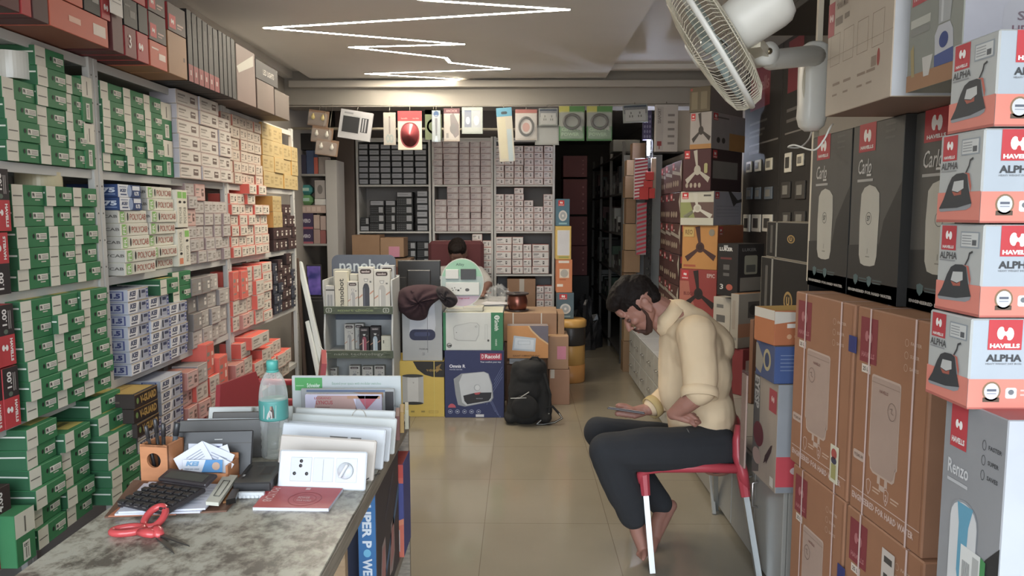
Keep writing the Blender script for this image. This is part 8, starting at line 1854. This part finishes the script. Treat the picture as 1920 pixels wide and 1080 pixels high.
# ---- person at the desk ------------------------------------------------
Yo_ = 6.78; oc = atY(858, 474, Yo_)
uo = Vector((-.05, -.62, .78)).normalized(); fo = Vector((.0, -.78, -.62)).normalized(); so = fo.cross(uo).normalized()
HO = Matrix((fo, -so, uo)).transposed() if Matrix((fo, -so, uo)).determinant() > 0 else Matrix((fo, so, uo)).transposed()
def ho(x, y, z): return Vector(oc)+HO @ Vector((x, y, z))
rt = Vector((oc.x, Yo_+.12, 0)); per = thing('person', 'person with short dark hair seated at the desk, head bowed', 'person', rt)
B = Body(); head(B, ho, HO); nk = Vector((oc.x, Yo_+.10, oc.z-.13))
B.cap(ho(-.03, 0, -.05), nk, .052, .058); shs = [Vector((oc.x+s*.18, Yo_+.09, oc.z-.20)) for s in (-1, 1)]
B.chain([nk, Vector((oc.x, Yo_+.12, oc.z-.35)), Vector((oc.x, Yo_+.14, .60))], [.08, .12, .12])
el = [Vector((oc.x-.26, Yo_-.02, zdk+.10)), Vector((oc.x+.28, Yo_-.05, zdk+.09))]; wr = [Vector((oc.x-.12, Yo_-.26, zdk+.045)), Vector((oc.x+.245, Yo_-.30, zdk+.05))]
for s, e, w in zip(shs, el, wr):
    B.chain([s, e, w], [.048, .040, .027]); d = (w-e); d.z = 0; d.normalize(); sv = Vector((-d.y, d.x, 0)); pe_ = w+d*.055; fin = []
    for k in range(4):
        a0 = pe_+sv*((k-1.5)*.018); a1 = a0+d*.030+Vector((0, 0, -.004)); a2 = a1+d*.016+Vector((0, 0, -.012)); a3 = a2+d*.004+Vector((0, 0, -.012)); fin.append(([a0, a1, a2, a3], 1))
    hand(B, w, pe_, sv, fin, [w+sv*.02, w+d*.03+sv*.034, w+d*.055+sv*.038, w+d*.075+sv*.030])
for s in (-1, 1):
    h_, k_, a_ = Vector((oc.x+s*.10, Yo_+.12, .52)), Vector((oc.x+s*.12, Yo_-.28, .50)), Vector((oc.x+s*.12, Yo_-.26, .08)); B.chain([h_, k_, a_], [.075, .052, .035]); B.cap(a_+Vector((0, .02, -.04)), a_+Vector((0, -.14, -.045)), .03, .024)
B.build('body', M('#7a5040', 'skin'), .0055, per, rt, 4)
Bb = Body(); Bb.ell(ho(-.018, 0, .045), (.106, .084, .086), HO); Bb.ell(ho(.035, 0, .092), (.070, .070, .042), HO); Bb.ell(ho(-.05, 0, .01), (.066, .074, .07), HO)
Bb.build('hair', hairm, .005, per, rt, 3, noise=.01, nscale=40)
Bs = Body(); Bs.chain([nk+Vector((0, .01, -.03)), Vector((oc.x, Yo_+.12, oc.z-.33)), Vector((oc.x, Yo_+.14, .60))], [.075, .15, .16]); Bs.cap(shs[0], shs[1], .075, .075)
for s, e in zip(shs, el): Bs.chain([s, s+(e-s)*.8], [.075, .062])
Bs.build('shirt', M('#a9a6a4', 'cloth'), .009, per, rt, 6, noise=.012, nscale=10)
Bt = Body(); Bt.ell((oc.x, Yo_+.13, .54), (.19, .14, .10))
for s in (-1, 1): Bt.chain([Vector((oc.x+s*.10, Yo_+.12, .53)), Vector((oc.x+s*.12, Yo_-.28, .50)), Vector((oc.x+s*.12, Yo_-.26, .12))], [.09, .07, .055])
Bt.build('trousers', M('#2c2a2e', 'cloth'), .01, per, rt, 4)
# office chair
x0, x1, z0, z1 = ext(803, 452, 907, 530, 7.0); cxo = (x0+x1)/2; mr_ = M('#5a1c22', 'cloth')
t = thing('office_chair', 'wide dark red office chair behind the person at the desk', 'chair', (cxo, 6.95, 0)); w = (x1-x0)/2
MB().box(-w, w, .04, .13, .50, z1, mr_, .03).build('backrest', t); MB().box(-w*.9, w*.9, -.40, .06, .38, .445, mr_, .025).build('seat', t)
MB().tube([(0, -.15, .06), (0, -.15, .38)], .03, M('#1c1a1c', 'metal'), 12).build('column', t)
for k in range(5): a = 2*PI*k/5+.3; MB().tube([(0, -.15, .09), (.20*math.cos(a), -.15+.20*math.sin(a), .055), (.20*math.cos(a), -.15+.20*math.sin(a), .0)], [.022, .016, .016], M('#1c1a1c', 'metal'), 8).build('foot', t)
# ---- backpack -----------------------------------------------------------
Ybp = atZ(990, 800, 0).y+.08
bpk = thing('backpack', 'black backpack standing on the floor before the brown boxes', 'backpack', (atY(990, 790, Ybp).x, Ybp, 0)); rb = Vector(bpk.location)
bm_ = M('#070607', 'cloth'); Bp = Body()
for (x, y, rx, rz_) in ((985, 770, .118, .10), (985, 730, .120, .12), (988, 700, .112, .09), (995, 688, .095, .06)):
    p = px(x, y, Ybp+.02); p.z = max(p.z, .075); Bp.ell(p, (rx*1.05, .10, rz_))
for x, y in ((958, 786), (1022, 784)): p = px(x, y, Ybp+.02); p.z = .045; Bp.ell(p, (.05, .09, .045))
Bp.cap(px(1010, 686, Ybp+.04), px(1018, 770, Ybp+.04), .055, .07); Bp.cap(px(972, 690, Ybp), px(966, 770, Ybp), .05, .06)
Bp.build('body', bm_, .008, bpk, rb, 6, noise=.012, nscale=14)
Bq = Body(); p = px(984, 762, Ybp-.09); p.z = max(p.z, .1); Bq.ell(p, (.095, .035, .085)); Bq.build('front_pocket', bm_, .008, bpk, rb, 4)
MB().tube([px(992, 676, Ybp)-rb, px(998, 670, Ybp)-rb, px(1008, 670, Ybp)-rb, px(1014, 676, Ybp)-rb], .007, bm_, 8).build('handle', bpk)
wz = M('#b4b4b0', 'plastic')
MB().tube([px(957, 747, Ybp-.125)-rb, px(987, 746, Ybp-.13)-rb], .003, wz, 6).build('zip', bpk); MB().tube([px(976, 745, Ybp-.13)-rb, px(992, 735, Ybp-.125)-rb], .003, wz, 6).build('zip', bpk)
for pp in ([(1020, 700), (1032, 740), (1030, 775), (1012, 790), (1006, 796)], [(1024, 765), (1036, 762), (1048, 775), (1054, 784), (1040, 792), (1018, 797), (1006, 799)]):
    q = [px(x, y, Ybp-.02-.02*(i > 2))-rb for i, (x, y) in enumerate(pp)]
    for v in q: v.z = max(v.z, .006)
    MB().tube(q, .010, bm_, 6, flat=.3).build('strap', bpk); MB().tube([v+Vector((0, -.004, .001)) for v in q[2:]], .004, wz, 5, flat=.4).build('strap_trim', bpk)
# ---------------------------------------------------------------- keep every label short
for o in bpy.data.objects:
    if o.parent is None and 'label' in o:
        s = o['label']
        for a, b in ((' from bottom', ' up'), ('green and white cable box', 'green white cable box'), ('lavender and white', 'lavender white'), ('dark maroon carton with a white label', 'white labelled maroon carton'), ('navy carton with a white label', 'white labelled navy carton'), ('dark carton with grey label', 'grey labelled dark carton'), ('white and green', 'white green'), (' of the ', ' of '), (' in the ', ' in '), (' on the ', ' on '), (' the ', ' ')):
            if len(s.split()) <= 16: break
            s = s.replace(a, b)
        o['label'] = s
